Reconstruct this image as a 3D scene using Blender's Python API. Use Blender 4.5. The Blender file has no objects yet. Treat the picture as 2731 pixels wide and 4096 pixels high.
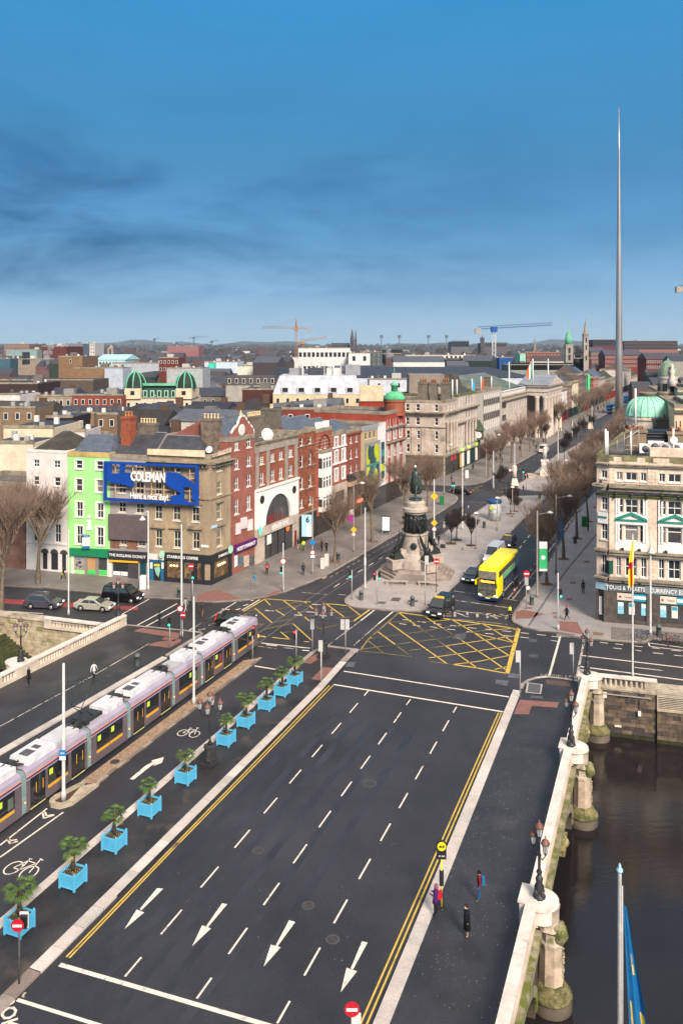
import bpy,math,random
from mathutils import Vector,Matrix
R=math.radians
sc=bpy.context.scene
COL=sc.collection
CAMH,F,CX,HY=32.0,3257.0,1365.5,1376.0
cam=bpy.data.objects.new('camera',bpy.data.cameras.new('camera'))
COL.objects.link(cam)
cam.location=(0,0,CAMH)
cam.rotation_euler=(R(90),0,0)
cd=cam.data
cd.sensor_fit='HORIZONTAL';cd.sensor_width=36
cd.lens=36*F/2731
cd.shift_y=-(2048-HY)/2731
cd.clip_start=0.5;cd.clip_end=30000
sc.camera=cam
world=bpy.data.worlds.new('World');sc.world=world;world.use_nodes=True
SUN_EL,SUN_ROT=36,158
def build_sky():
 nt=world.node_tree;N=nt.nodes;L=nt.links
 bg=N['Background']
 sky=N.new('ShaderNodeTexSky');sky.sky_type='NISHITA';sky.sun_disc=False
 sky.sun_elevation=R(SUN_EL);sky.sun_rotation=R(SUN_ROT);sky.air_density=1.0;sky.dust_density=0.6;sky.ozone_density=3.0
 tc=N.new('ShaderNodeTexCoord')
 sep=N.new('ShaderNodeSeparateXYZ');L.new(tc.outputs['Generated'],sep.inputs[0])
 r=N.new('ShaderNodeValToRGB');e=r.color_ramp.elements
 while len(e)>1:e.remove(e[-1])
 e[0].position=0.0;e[0].color=(0.42,0.60,0.75,1)
 for p,c in((0.02,(0.36,0.56,0.75)),(0.06,(0.25,0.48,0.73)),(0.13,(0.105,0.34,0.62)),(0.22,(0.060,0.275,0.54)),(0.40,(0.040,0.31,0.64)),(0.54,(0.20,0.35,0.52)),(0.70,(0.72,0.72,0.72)),(1.0,(1.15,1.10,1.05))):
  q=e.new(p);q.color=(*c,1)
 L.new(sep.outputs['Z'],r.inputs[0])
 mp=N.new('ShaderNodeMapping');mp.inputs['Location'].default_value=(1.7,0.4,2.2);mp.inputs['Rotation'].default_value=(0,R(-17),0);mp.inputs['Scale'].default_value=(2.3,2.3,7.5);L.new(tc.outputs['Generated'],mp.inputs[0])
 n1=N.new('ShaderNodeTexNoise');n1.inputs['Scale'].default_value=1.5;n1.inputs['Detail'].default_value=9;n1.inputs['Roughness'].default_value=0.64;n1.inputs['Distortion'].default_value=0.35;L.new(mp.outputs[0],n1.inputs[0])
 c1=N.new('ShaderNodeValToRGB');c1.color_ramp.elements[0].position=0.43;c1.color_ramp.elements[1].position=0.70
 c1.color_ramp.elements[0].color=(0,0,0,1);c1.color_ramp.elements[1].color=(1,1,1,1);L.new(n1.outputs[0],c1.inputs[0])
 hr=N.new('ShaderNodeValToRGB');h=hr.color_ramp.elements
 h[0].position=0.0;h[0].color=(0,0,0,1);h[1].position=1;h[1].color=(.25,.25,.25,1)
 for p,v in((0.03,.12),(0.07,.9),(0.15,1.15),(0.22,.8),(0.30,.2)):q=h.new(p);q.color=(v,v,v,1)
 L.new(sep.outputs['Z'],hr.inputs[0])
 lr=N.new('ShaderNodeMapRange');lr.inputs['From Min'].default_value=0.38;lr.inputs['From Max'].default_value=-0.30;lr.inputs['To Min'].default_value=0.25;lr.inputs['To Max'].default_value=1.0;L.new(sep.outputs['X'],lr.inputs['Value'])
 m1=N.new('ShaderNodeMath');m1.operation='MULTIPLY';L.new(c1.outputs[0],m1.inputs[0]);L.new(hr.outputs[0],m1.inputs[1])
 m2=N.new('ShaderNodeMath');m2.operation='MULTIPLY';L.new(m1.outputs[0],m2.inputs[0]);L.new(lr.outputs[0],m2.inputs[1])
 mx=N.new('ShaderNodeMix');mx.data_type='RGBA';L.new(m2.outputs[0],mx.inputs['Factor']);L.new(r.outputs[0],mx.inputs['A']);mx.inputs['B'].default_value=(0.018,0.14,0.33,1)
 sm=N.new('ShaderNodeMix');sm.data_type='RGBA';sm.inputs['Factor'].default_value=0.05
 sk=N.new('ShaderNodeMix');sk.data_type='RGBA';sk.blend_type='MULTIPLY';sk.inputs['Factor'].default_value=1;sk.inputs['B'].default_value=(0.09,0.09,0.09,1)
 L.new(sky.outputs[0],sk.inputs['A']);L.new(mx.outputs['Result'],sm.inputs['A']);L.new(sk.outputs['Result'],sm.inputs['B'])
 sc_=N.new('ShaderNodeMix');sc_.data_type='RGBA';sc_.blend_type='MULTIPLY';sc_.inputs['Factor'].default_value=1;sc_.inputs['B'].default_value=(SKYK,SKYK,SKYK,1)
 L.new(sm.outputs['Result'],sc_.inputs['A']);L.new(sc_.outputs['Result'],bg.inputs['Color'])
 bg.inputs['Strength'].default_value=0.1
EXPO=2.2
SKYK=10.0/2**EXPO
build_sky()
sl=bpy.data.lights.new('sun','SUN');sl.energy=1.5;sl.angle=R(22);sl.color=(1.0,0.875,0.74)
sun=bpy.data.objects.new('sun',sl);COL.objects.link(sun)
sun.rotation_euler=(R(90-SUN_EL),0,R(22))
sc.view_settings.view_transform='Standard';sc.view_settings.look='None'
sc.view_settings.gamma=1;sc.view_settings.use_curve_mapping=False
sc.view_settings.exposure=EXPO
FR=dict(A=(0,1250,1.568),B=(900,1250,1.568),C=(1800,1250,1.6842),D=(0,1700,2.24),E=(600,1700,2.24),F=(1200,1700,2.24),H=(1800,1800,2.6133),
          I=(2250,1600,2.1372),a=(0,2300,1.7422),b=(0,2900,1.967),c=(600,2350,1.7422),d=(1300,2300,1.7422),e=(2000,2400,2.145),g=(1900,3100,1.8869),
          h=(1300,3300,1.96),k=(600,3200,1.96),A1=(0,1330,3.136),A2=(450,1330,3.136),A3=(900,1330,3.136),A4=(1400,1330,3.136),A5=(1850,1230,3.136),
          A6=(2231,1330,3.136),F1=(900,1640,2.6133),F2=(1500,1450,1.96),V=(0,0,0.57415),S=(0,0,1))
def S(f,x,y=0):o=FR[f];return o[0]+x/o[2],o[1]+y/o[2]
def G(f,x,y,z=0.0):
 sx,sy=S(f,x,y);Y=F*(CAMH-z)/(sy-HY)
 return Vector(((sx-CX)/F*Y,Y,z))
def AT(f,x,y,Y):
 sx,sy=S(f,x,y)
 return Vector(((sx-CX)/F*Y,Y,CAMH-(sy-HY)/F*Y))
def PXH(f,y,Y):
 return CAMH-(FR[f][1]+y/FR[f][2]-HY)/F*Y
TH=R(21.7);BD=Vector((math.sin(TH),math.cos(TH),0));BN=Vector((BD.y,-BD.x,0))
TS=R(26.0);SD=Vector((math.sin(TS),math.cos(TS),0));SN=Vector((SD.y,-SD.x,0))
TQ=R(-15.7);QD=Vector((math.cos(TQ),math.sin(TQ),0))
MATS={}
def mat(name,col,rough=0.8,var=0.18,scale=0.6,bump=0.0,metal=0.0,emit=0.0,fine=0.12,spec=0.3,bscale=12.0,stain=None,transmission=0,streak=0):
 if name in MATS:return MATS[name]
 m=bpy.data.materials.new(name);MATS[name]=m;m.use_nodes=True
 nt=m.node_tree;N=nt.nodes;L=nt.links;b=N['Principled BSDF']
 b.inputs['Roughness'].default_value=rough;b.inputs['Metallic'].default_value=metal
 b.inputs['Specular IOR Level'].default_value=spec
 if emit:
  b.inputs['Emission Color'].default_value=(*col,1);b.inputs['Emission Strength'].default_value=emit
 if var<=0:
  b.inputs['Base Color'].default_value=(*col,1)
 else:
  g=N.new('ShaderNodeNewGeometry')
  n1=N.new('ShaderNodeTexNoise');n1.inputs['Scale'].default_value=scale;n1.inputs['Detail'].default_value=5;n1.inputs['Roughness'].default_value=.62
  L.new(g.outputs['Position'],n1.inputs['Vector'])
  if streak:
   mp=N.new('ShaderNodeMapping');mp.inputs['Scale'].default_value=(1,1,streak);L.new(g.outputs['Position'],mp.inputs[0]);L.new(mp.outputs[0],n1.inputs['Vector'])
  mr=N.new('ShaderNodeMapRange');mr.inputs['From Min'].default_value=.3;mr.inputs['From Max'].default_value=.7
  mr.inputs['To Min'].default_value=1-var*1.3;mr.inputs['To Max'].default_value=1+var
  L.new(n1.outputs[0],mr.inputs['Value'])
  n2=N.new('ShaderNodeTexNoise');n2.inputs['Scale'].default_value=bscale;n2.inputs['Detail'].default_value=3
  L.new(g.outputs['Position'],n2.inputs['Vector'])
  m2=N.new('ShaderNodeMapRange');m2.inputs['From Min'].default_value=.3;m2.inputs['From Max'].default_value=.7
  m2.inputs['To Min'].default_value=1-fine;m2.inputs['To Max'].default_value=1+fine;L.new(n2.outputs[0],m2.inputs['Value'])
  mu=N.new('ShaderNodeMath');mu.operation='MULTIPLY';L.new(mr.outputs[0],mu.inputs[0]);L.new(m2.outputs[0],mu.inputs[1])
  vm=N.new('ShaderNodeVectorMath');vm.operation='SCALE';vm.inputs[0].default_value=col;L.new(mu.outputs[0],vm.inputs['Scale'])
  out=vm.outputs[0]
  if stain:
   n3=N.new('ShaderNodeTexNoise');n3.inputs['Scale'].default_value=stain[1];n3.inputs['Detail'].default_value=6;L.new(g.outputs['Position'],n3.inputs['Vector'])
   cr=N.new('ShaderNodeMapRange');cr.inputs['From Min'].default_value=stain[2];cr.inputs['From Max'].default_value=stain[2]+.12;L.new(n3.outputs[0],cr.inputs['Value'])
   mx=N.new('ShaderNodeMix');mx.data_type='RGBA';mx.inputs['B'].default_value=(*stain[0],1);L.new(cr.outputs[0],mx.inputs['Factor']);L.new(out,mx.inputs['A']);out=mx.outputs['Result']
  L.new(out,b.inputs['Base Color'])
  if emit:L.new(out,b.inputs['Emission Color'])
  if bump:
   bp=N.new('ShaderNodeBump');bp.inputs['Strength'].default_value=bump;bp.inputs['Distance'].default_value=.05
   L.new(n2.outputs[0],bp.inputs['Height']);L.new(bp.outputs[0],b.inputs['Normal'])
 return m
def C3(h):
 v=[int(h[i:i+2],16)/255 for i in(0,2,4)]
 return tuple(x/12.92 if x<=.04045 else((x+.055)/1.055)**2.4 for x in v)
def cm(h,**k):
 return mat('paint_'+h+''.join(f'_{a}{v}' for a,v in k.items()if not isinstance(v,tuple)),C3(h),**k)
class M:
 def __init__(s):s.v=[];s.f=[];s.mi=[];s.sm=[]
 def face(s,idx,m=0,smooth=False):s.f.append(tuple(idx));s.mi.append(m);s.sm.append(smooth)
 def poly(s,pts,m=0):
  n=len(s.v);s.v+=[tuple(p)for p in pts];s.face(range(n,n+len(pts)),m)
 def box(s,x0,x1,y0,y1,z0,z1,m=0,rz=0,c=None):
  n=len(s.v)
  p=[(x0,y0,z0),(x1,y0,z0),(x1,y1,z0),(x0,y1,z0),(x0,y0,z1),(x1,y0,z1),(x1,y1,z1),(x0,y1,z1)]
  if rz or c:
   cx,cy=c if c else(0,0);ca,sa=math.cos(rz),math.sin(rz)
   p=[(cx+a*ca-b*sa,cy+a*sa+b*ca,z)for a,b,z in p]
  s.v+=p
  for q in((0,3,2,1),(4,5,6,7),(0,1,5,4),(1,2,6,5),(2,3,7,6),(3,0,4,7)):s.face([n+i for i in q],m)
  return s
 def taper(s,x0,x1,y0,y1,z0,z1,k,m=0,ky=None):
  ky=k if ky is None else ky
  n=len(s.v);cx,cy=(x0+x1)/2,(y0+y1)/2
  s.v+=[(x0,y0,z0),(x1,y0,z0),(x1,y1,z0),(x0,y1,z0)]+[(cx+(x-cx)*k,cy+(y-cy)*ky,z1)for x,y in((x0,y0),(x1,y0),(x1,y1),(x0,y1))]
  for q in((0,3,2,1),(4,5,6,7),(0,1,5,4),(1,2,6,5),(2,3,7,6),(3,0,4,7)):s.face([n+i for i in q],m)
  return s
 def prism(s,pts,z0,z1,m=0,mt=None):
  n=len(s.v);k=len(pts)
  a=sum(pts[i][0]*pts[(i+1)%k][1]-pts[(i+1)%k][0]*pts[i][1]for i in range(k))
  if a<0:pts=pts[::-1]
  s.v+=[(p[0],p[1],z0)for p in pts]+[(p[0],p[1],z1)for p in pts]
  s.face(range(n+k,n+2*k),m if mt is None else mt)
  s.face(list(range(n+k-1,n-1,-1)),m)
  for i in range(k):j=(i+1)%k;s.face((n+i,n+j,n+k+j,n+k+i),m)
  return s
 def xprism(s,pts,x0,x1,m=0):
  n=len(s.v);k=len(pts)
  s.v+=[(x0,p[0],p[1])for p in pts]+[(x1,p[0],p[1])for p in pts]
  a=sum(pts[i][0]*pts[(i+1)%k][1]-pts[(i+1)%k][0]*pts[i][1]for i in range(k))
  o=(lambda q:q)if a>0 else(lambda q:q[::-1])
  s.face(o(list(range(n+k,n+2*k))),m);s.face(o(list(range(n+k-1,n-1,-1))),m)
  for i in range(k):j=(i+1)%k;s.face(o([n+i,n+j,n+k+j,n+k+i]),m)
  return s
 def yprism(s,pts,y0,y1,m=0):
  n0=len(s.v);s.xprism(pts,y0,y1,m)
  s.v[n0:]=[(b,a,c)for a,b,c in s.v[n0:]]
  for i in range(len(s.f)):
   if s.f[i][0]>=n0:s.f[i]=s.f[i][::-1]
  return s
 def lathe(s,prof,n=12,c=(0,0,0),m=0,smooth=True,a0=0,ax=1,ay=1):
  b=len(s.v)
  for r,z in prof:
   for i in range(n):
    a=a0+2*math.pi*i/n;s.v.append((c[0]+r*ax*math.cos(a),c[1]+r*ay*math.sin(a),c[2]+z))
  for j in range(len(prof)-1):
   for i in range(n):
    k=(i+1)%n;s.face((b+j*n+i,b+j*n+k,b+(j+1)*n+k,b+(j+1)*n+i),m,smooth)
  if prof[0][0]>1e-4:s.face(list(range(b+n-1,b-1,-1)),m)
  if prof[-1][0]>1e-4:s.face(range(b+(len(prof)-1)*n,b+len(prof)*n),m)
  return s
 def tube(s,pts,rad,n=6,m=0,smooth=True,cap=True):
  pts=[Vector(p)for p in pts]
  if not hasattr(rad,'__len__'):rad=[rad]*len(pts)
  b=len(s.v);up=None
  for i,p in enumerate(pts):
   t=(pts[min(i+1,len(pts)-1)]-pts[max(i-1,0)])
   if t.length<1e-9:t=Vector((0,0,1))
   t.normalize()
   if up is None:up=Vector((1,0,0))if abs(t.x)<.8 else Vector((0,1,0))
   u=(up-t*up.dot(t));u.normalize();w=t.cross(u);up=u
   for k in range(n):
    a=2*math.pi*k/n;s.v.append(tuple(p+(u*math.cos(a)+w*math.sin(a))*rad[i]))
  for j in range(len(pts)-1):
   for k in range(n):
    q=(k+1)%n;s.face((b+j*n+k,b+j*n+q,b+(j+1)*n+q,b+(j+1)*n+k),m,smooth)
  if cap:
   s.face(list(range(b+n-1,b-1,-1)),m);s.face(range(b+(len(pts)-1)*n,b+len(pts)*n),m)
  return s
 def ball(s,c,r,n=8,k=5,m=0,sz=1.0):
  return s.lathe([(r*math.sin(math.pi*i/k)if 0<i<k else 0.0001,-r*sz*math.cos(math.pi*i/k))for i in range(k+1)],n,c,m)
 def xf(s,mtx,start=0):
  s.v[start:]=[tuple(mtx@Vector(p))for p in s.v[start:]];return s
 def mesh(s,name,mats):
  me=bpy.data.meshes.new(name);me.from_pydata(s.v,[],s.f)
  if not isinstance(mats,(list,tuple)):mats=[mats]
  for x in mats:me.materials.append(x)
  me.polygons.foreach_set('material_index',s.mi);me.polygons.foreach_set('use_smooth',s.sm)
  me.update();return me
 def build(s,name,mats,parent=None,loc=(0,0,0),rz=0,**p):
  return put(s.mesh(name,mats),name,parent,loc,rz,**p)
def put(me,name,parent=None,loc=(0,0,0),rz=0,**p):
 o=bpy.data.objects.new(name,me);COL.objects.link(o);o.parent=parent
 o.location=loc
 if rz:o.rotation_euler=(0,0,rz)
 for k,v in p.items():o[k]=v
 return o
def thing(name,label,cat,loc=(0,0,0),rz=0,group=None):
 o=bpy.data.objects.new(name,None);COL.objects.link(o);o.location=loc;o.rotation_euler=(0,0,rz)
 o['label']=label;o['category']=cat
 if group:o['group']=group
 return o
def struct(name,m,mats):return m.build(name,mats,kind='structure')
KIDS={}
def kids_index():
 KIDS.clear()
 for o in COL.objects:
  if o.parent:KIDS.setdefault(o.parent.name,[]).append(o)
def clone(root,loc,rz=0,label=None,group=None,scale=None,tree=None):
 """copy a thing with its parts and sub-parts"""
 if tree is None:tree=subtree(root)
 def cp(t,parent):
  o,ch=t;c=o.copy();COL.objects.link(c);c.parent=parent
  for q in ch:cp(q,c)
  return c
 r=cp(tree,None);r.location=loc;r.rotation_euler=(0,0,rz)
 if label:r['label']=label
 if group:r['group']=group
 if scale:r.scale=scale if hasattr(scale,'__len__')else(scale,)*3
 return r
def subtree(root):
 kids_index()
 def t(o):return(o,[t(c)for c in KIDS.get(o.name,[])])
 return t(root)
def text_mesh(txt,size,depth=0.02,align='CENTER',bold=0.0,sx=1.0):
 cu=bpy.data.curves.new('lettering','FONT');cu.body=txt;cu.size=size;cu.extrude=depth/2;cu.align_x=align;cu.align_y='CENTER'
 cu.resolution_u=2;cu.offset=bold
 o=bpy.data.objects.new('lettering',cu);COL.objects.link(o)
 dg=bpy.context.evaluated_depsgraph_get();me=bpy.data.meshes.new_from_object(o.evaluated_get(dg))
 bpy.data.objects.remove(o);bpy.data.curves.remove(cu)
 if sx!=1:me.transform(Matrix.Scale(sx,4,(1,0,0)))
 return me
def text(txt,size,m,parent=None,loc=(0,0,0),rz=0,flat=False,name='lettering',**k):
 me=text_mesh(txt,size,**k);me.materials.clear();me.materials.append(m)
 o=put(me,name,parent,loc);o.rotation_euler=(0 if flat else R(90),0,rz)
 return o
# materials in use
ASPH=mat('asphalt',(.029,.0285,.034),.6,.30,.13,.15,fine=.20,bscale=7,spec=.42,stain=((.040,.039,.046),.07,.52))
ASPH2=mat('footway_asphalt',(.030,.029,.033),.5,.35,.3,.12,fine=.3,bscale=14,spec=.5,stain=((.060,.054,.052),.16,.58))
BRASPH=mat('median_asphalt',(.034,.031,.032),.6,.4,.35,.1,fine=.25,stain=((.088,.066,.054),.42,.60))
GRAN=mat('granite_kerb',(.50,.44,.40),.75,.12,.8,.1,fine=.12)
GRAND=mat('granite_kerb_worn',(.30,.255,.225),.8,.25,.9,.1)
PAVEW=mat('grey_paving',(.185,.162,.150),.55,.22,.25,.06,fine=.2,bscale=5,spec=.5,stain=((.23,.205,.195),.5,.62))
PAVEC=mat('plaza_paving',(.36,.315,.295),.5,.14,.3,.05,fine=.14,bscale=4,spec=.5)
PAVEE=mat('pale_paving',(.30,.27,.26),.5,.14,.3,.05,fine=.16,bscale=5,spec=.5)
TACT=mat('red_tactile_paving',(.22,.105,.090),.8,.15,2,.1)
PAINT=mat('road_paint',(.70,.61,.53),.7,.10,2,0,stain=((.25,.22,.20),1.6,.58))
PAINTW=mat('worn_road_paint',(.42,.36,.31),.7,.3,2,0,stain=((.06,.06,.065),1.6,.5))
YELL=mat('yellow_road_paint',(.58,.385,.07),.7,.15,1,0,stain=((.20,.13,.06),.8,.62))
YELF=mat('faded_yellow_paint',(.28,.20,.06),.7,.25,1,0,stain=((.06,.055,.05),.5,.50))
PEBB=mat('pebble_strip',(.30,.205,.135),.9,.35,4,.4,fine=.4,bscale=16)
STONE=mat('pale_limestone',(.56,.47,.38),.8,.16,.7,.1,stain=((.30,.27,.22),.9,.66))
STONED=mat('stained_limestone',(.42,.35,.27),.85,.35,.9,.15,stain=((.16,.16,.07),1.1,.58))
MOSS=mat('moss',(.17,.21,.035),.95,.4,2.5,.4,fine=.35)
MOSSD=mat('damp_moss',(.055,.062,.022),.9,.4,1.2,.3)
WETST=mat('wet_quay_stone',(.085,.068,.050),.7,.4,.6,.2)
SOIL=mat('soil',(.07,.045,.03),.95,.4,5,.3)
DIRT=mat('brown_grit',(.17,.10,.065),.95,.3,3,.3)
BLACK=mat('black_paint',(.018,.018,.02),.45,.3,2,0,spec=.4)
DGREY=mat('dark_grey_metal',(.09,.09,.095),.5,.2,2)
GALV=mat('galvanised_steel',(.42,.41,.40),.45,.12,2,metal=.3)
WHITE=mat('white_paint',(.78,.76,.74),.5,.05,1)
OFFW=mat('off_white_paint',(.66,.62,.57),.6,.1,1)
# ground, water
NQ=G('e',820,640,1.2);NQ.z=0
def quay(x):return Vector((x,NQ.y+(x-NQ.x)*math.tan(TQ),0))
PE0,PE1=G('V',1345,1550,1.25),G('V',1222,2066,1.25)
PE0.z=PE1.z=0
EDIR=(PE0-PE1).normalized()
PW0,PW1=G('a',870,285,1.15),G('a',0,705,1.15);PW0.z=PW1.z=0
WDIR=(PW0-PW1).normalized()
def east(y,off=0):t=(y-PE1.y)/EDIR.y;return PE1+EDIR*t+Vector((EDIR.y,-EDIR.x,0))*off
def west(y,off=0):t=(y-PW1.y)/WDIR.y;return PW1+WDIR*t+Vector((WDIR.y,-WDIR.x,0))*off
def flat(name,pts,z,m,t=0.14):
 """a paving sheet of thickness t with its top at z"""
 return struct(name,M().prism([(p[0],p[1])for p in pts],z-t,z),m)
SOUTH=20.0
nl,nr=quay(-60),quay(90)
WN=west(quay(PW0.x).y-.2);EN=east(quay(PE0.x).y+.3)
m=M()
m.poly([(quay(-900).x,quay(-900).y,0),(WN.x,WN.y,0),(EN.x,EN.y,0),(quay(700).x,quay(700).y,0),(9000,200,0),(9000,9200,0),(-9000,9200,0),(-9000,1200,0)])
struct('ground',m,mat('town_ground',(.060,.055,.055),.85,.3,.02))
m=M();m.prism([(quay(-90).x,quay(-90).y),(WN.x,WN.y),(EN.x,EN.y),(quay(120).x,quay(120).y),(220,420),(150,560),(-150,150)],-.3,.004)
struct('road',m,ASPH)
EW0,EW1=east(SOUTH),west(SOUTH)
m=M();m.prism([(EW1.x,EW1.y),(EW0.x,EW0.y),(EN.x,EN.y),(WN.x,WN.y)],-.5,.002)
struct('bridge_road',m,ASPH)
WAT=mat('river_water',(.013,.011,.012),.06,.2,.3,0,spec=.5)
def ripple():
 nt=WAT.node_tree;N=nt.nodes;L=nt.links;b=N['Principled BSDF']
 g=N.new('ShaderNodeNewGeometry');mp=N.new('ShaderNodeMapping');mp.inputs['Scale'].default_value=(.9,1.6,1);L.new(g.outputs['Position'],mp.inputs[0])
 n=N.new('ShaderNodeTexNoise');n.inputs['Scale'].default_value=1.6;n.inputs['Detail'].default_value=7;n.inputs['Roughness'].default_value=.6;L.new(mp.outputs[0],n.inputs[0])
 n2=N.new('ShaderNodeTexNoise');n2.inputs['Scale'].default_value=.16;n2.inputs['Detail'].default_value=2;L.new(mp.outputs[0],n2.inputs[0])
 mu=N.new('ShaderNodeMath');mu.operation='MULTIPLY';L.new(n.outputs[0],mu.inputs[0]);L.new(n2.outputs[0],mu.inputs[1])
 bp=N.new('ShaderNodeBump');bp.inputs['Strength'].default_value=.22;bp.inputs['Distance'].default_value=.10;L.new(mu.outputs[0],bp.inputs['Height']);L.new(bp.outputs[0],b.inputs['Normal'])
ripple()
WZ=-4.4
m=M();m.poly([(-400,-60,WZ),(400,-60,WZ),(400,120,WZ),(-400,260,WZ)]);struct('water',m,WAT)
m=M();m.poly([(-400,-60,WZ-2),(400,-60,WZ-2),(400,120,WZ-2),(-400,260,WZ-2)]);struct('river_bed',m,mat('river_bed',(.02,.018,.015),.9))
# pavements
def gp(fr,pts,z=0.0):return[G(fr,x,y,z)for x,y in pts]
ZP=.13
def pave(name,pts,m,kerb=None,z=ZP,kw=.3,km=GRAND):
 o=flat(name,pts,z,m)
 return o
def kerb_row(pts,w,step,z=ZP+.006,name='kerb_stones',mats=(GRAN,),side=1,taper=None):
 """a run of kerb stones, each stone its own piece"""
 root=thing(name,'','kerb');del root['label'];del root['category'];root['kind']='structure'
 rnd=random.Random(int(pts[0][0]*100));k=0
 for a,b in zip(pts,pts[1:]):
  a,b=Vector(a),Vector(b);d=b-a;L=d.length;n=max(1,round(L/step));d.normalize();nn=Vector((d.y,-d.x,0))*side
  for i in range(n):
   j=.012;p=a+d*(L*i/n+j);q=a+d*(L*(i+1)/n-j)
   mm=M();dz=rnd.uniform(-.003,.006)
   c=(p+q)/2
   mm.prism([tuple((v-c)[:2])for v in(p,q,q+nn*w,p+nn*w)],-.16,dz)
   mm.build('kerb_stone',rnd.choice(mats),root,(c.x,c.y,z));k+=1
 return root
f=gp('h',[(490,1560),(1115,0)],ZP);KE=(f[1]-f[0]).normalized()
s0=f[0]-KE*22;top=G('d',1330,800,ZP);
inn=gp('h',[(380,1560),(1030,0)],ZP)
efw=[east(SOUTH,-.25),east(EN.y-.6,-.25)]+gp('e',[(690,700),(560,668),(400,655),(300,668),(235,685),(185,722)],ZP)+[G('d',1340,800,ZP),f[1],f[0],s0]
flat('east_footway',efw,ZP,ASPH2)
lo,hi=inn[0]-KE*20,G('d',1310,800,ZP)
mats_k=(GRAN,GRAN,mat('granite_kerb_light',(.56,.50,.46),.75,.12,.8,.1),mat('granite_kerb_grey',(.44,.40,.37),.75,.15,.8,.1))
kerb_row([lo,hi],0.74,1.7,mats=mats_k)
kerb_row(gp('e',[(160,760),(180,715),(235,682),(300,662),(400,652),(550,668),(685,692)],ZP),.34,1.2,mats=(GRAND,GRAN))
mr=gp('b',[(320,1945),(1377,890)],ZP);MDr=(mr[1]-mr[0]).normalized()
ml=gp('b',[(225,1910),(1377,775)],ZP)
ll=gp('b',[(200,1330),(1377,300)],ZP)
topm=gp('c',[(1130,440),(1240,402),(1455,430)],ZP)
ms=mr[0]-MDr*12;ls=ll[0]-(ll[1]-ll[0]).normalized()*12
MEDIAN=[ls,ms,G('c',1205,712,ZP),topm[2],topm[1],topm[0],G('c',985,560,ZP)]
flat('median_footway',MEDIAN,ZP,BRASPH)
kerb_row([mr[0],G('c',1205,705,ZP),G('c',1370,520,ZP)],-.72,1.7,mats=mats_k)
kerb_row([mr[0]-MDr*12,mr[0]-MDr*.05],-.72,1.7,mats=(GRAND,mat('pinkish_kerb',(.22,.17,.15),.8)))
kerb_row([G('c',1370,518,ZP),G('c',1455,432,ZP)],-.72,1.4,mats=(GRAND,))
kerb_row([ls,G('c',985,562,ZP)],.62,1.7,mats=mats_k)
kerb_row([G('c',985,560,ZP),topm[0],topm[1],topm[2]],.5,1.4,mats=(GRAND,))
ir=[G('b',780,455,ZP),G('b',1377,0,ZP),G('c',780,488,ZP)]
il=[G('b',520,470,ZP),G('c',640,492,ZP)]
wt=1.35
isl=[ir[0],ir[1],ir[2]]
ISR=(ir[2]-ir[0]).normalized();ISN=Vector((-ISR.y,ISR.x,0))
flat('tram_island',[ir[0],ir[2],ir[2]+ISN*wt-ISR*1.4,ir[0]+ISN*wt-ISR*.3],ZP,PEBB)
kerb_row([ir[0],ir[2]],.28,1.1,mats=(GRAND,mat('dark_kerb',(.17,.145,.13),.8)),side=-1)
ring=gp('b',[(780,455),(570,610),(470,640),(400,625),(385,600),(400,575),(430,550),(680,428)],ZP+.12)
inr=gp('b',[(640,480),(540,590),(480,612),(440,605),(428,595),(440,580),(470,560),(640,470)],ZP+.12)
m=M();nn=len(ring)
for i in range(nn-1):m.prism([tuple(ring[i][:2]),tuple(ring[i+1][:2]),tuple(inr[i+1][:2]),tuple(inr[i][:2])],0,ZP+.12)
struct('island_nose_kerb',m,mat('concrete_kerb',(.40,.33,.25),.9,.25,1.5,.2))
flat('island_soil',inr,ZP,SOIL)
k0=gp('a',[(0,1215),(640,850),(1130,568),(1330,448)],ZP)
wf=[west(SOUTH+25,.2),k0[0],k0[1],k0[2],k0[3]]+gp('a',[(1400,405),(1300,392),(1100,372),(880,352)],ZP)+[west(WN.y-1.0,.2)]
wf=[west(50,.2),k0[0]-(k0[1]-k0[0]).normalized()*8]+wf[1:]
flat('west_footway',wf,ZP,ASPH2)
kerb_row([wf[1],k0[1],k0[2]],-.62,1.5,mats=mats_k,side=-1)
kerb_row(gp('a',[(1150,556),(1400,405),(1300,392),(1100,372),(880,352)],ZP),.35,1.3,mats=(GRAND,))
wp=gp('a',[(0,78),(300,88),(700,128),(860,150),(1010,158)],ZP)+gp('E',[(250,1560),(400,1583),(560,1588),(740,1580),(900,1565),(1050,1540),(1200,1500),(1400,1425),(1568,1352)],ZP) +gp('F',[(200,1370),(900,960),(1200,820),(1390,695),(1415,665),(1410,640),(1370,618),(1290,600),(1180,595)],ZP)
fac0=G('E',540,1440)
WPAVE=wp+[fac0+SD*78-SN*1,fac0+SD*78-SN*14,fac0-SN*30-Vector((60,-17,0)),quay(-95)+Vector((0,28,0)),quay(-95)+Vector((0,14,0))]
flat('west_pavement',WPAVE,ZP,PAVEW)
kerb_row(wp,.3,2.4,mats=(GRAND,mat('pink_kerb',(.24,.18,.155),.8)),side=-1)
w2=gp('C',[(0,1165),(120,1163),(220,1148),(300,1105),(620,925),(800,815),(1040,690),(1200,610)],ZP)
a2=w2[0];sd2=(w2[-1]-w2[3]).normalized();sn2=Vector((-sd2.y,sd2.x,0))
flat('north_west_pavement',[a2-Vector((45,-12,0))]+w2+[w2[-1]+sd2*300,w2[-1]+sd2*300+sn2*30,a2+sn2*40+sd2*10],ZP,PAVEW)
kerb_row(w2,.3,5,mats=(GRAND,),side=-1)
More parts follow.
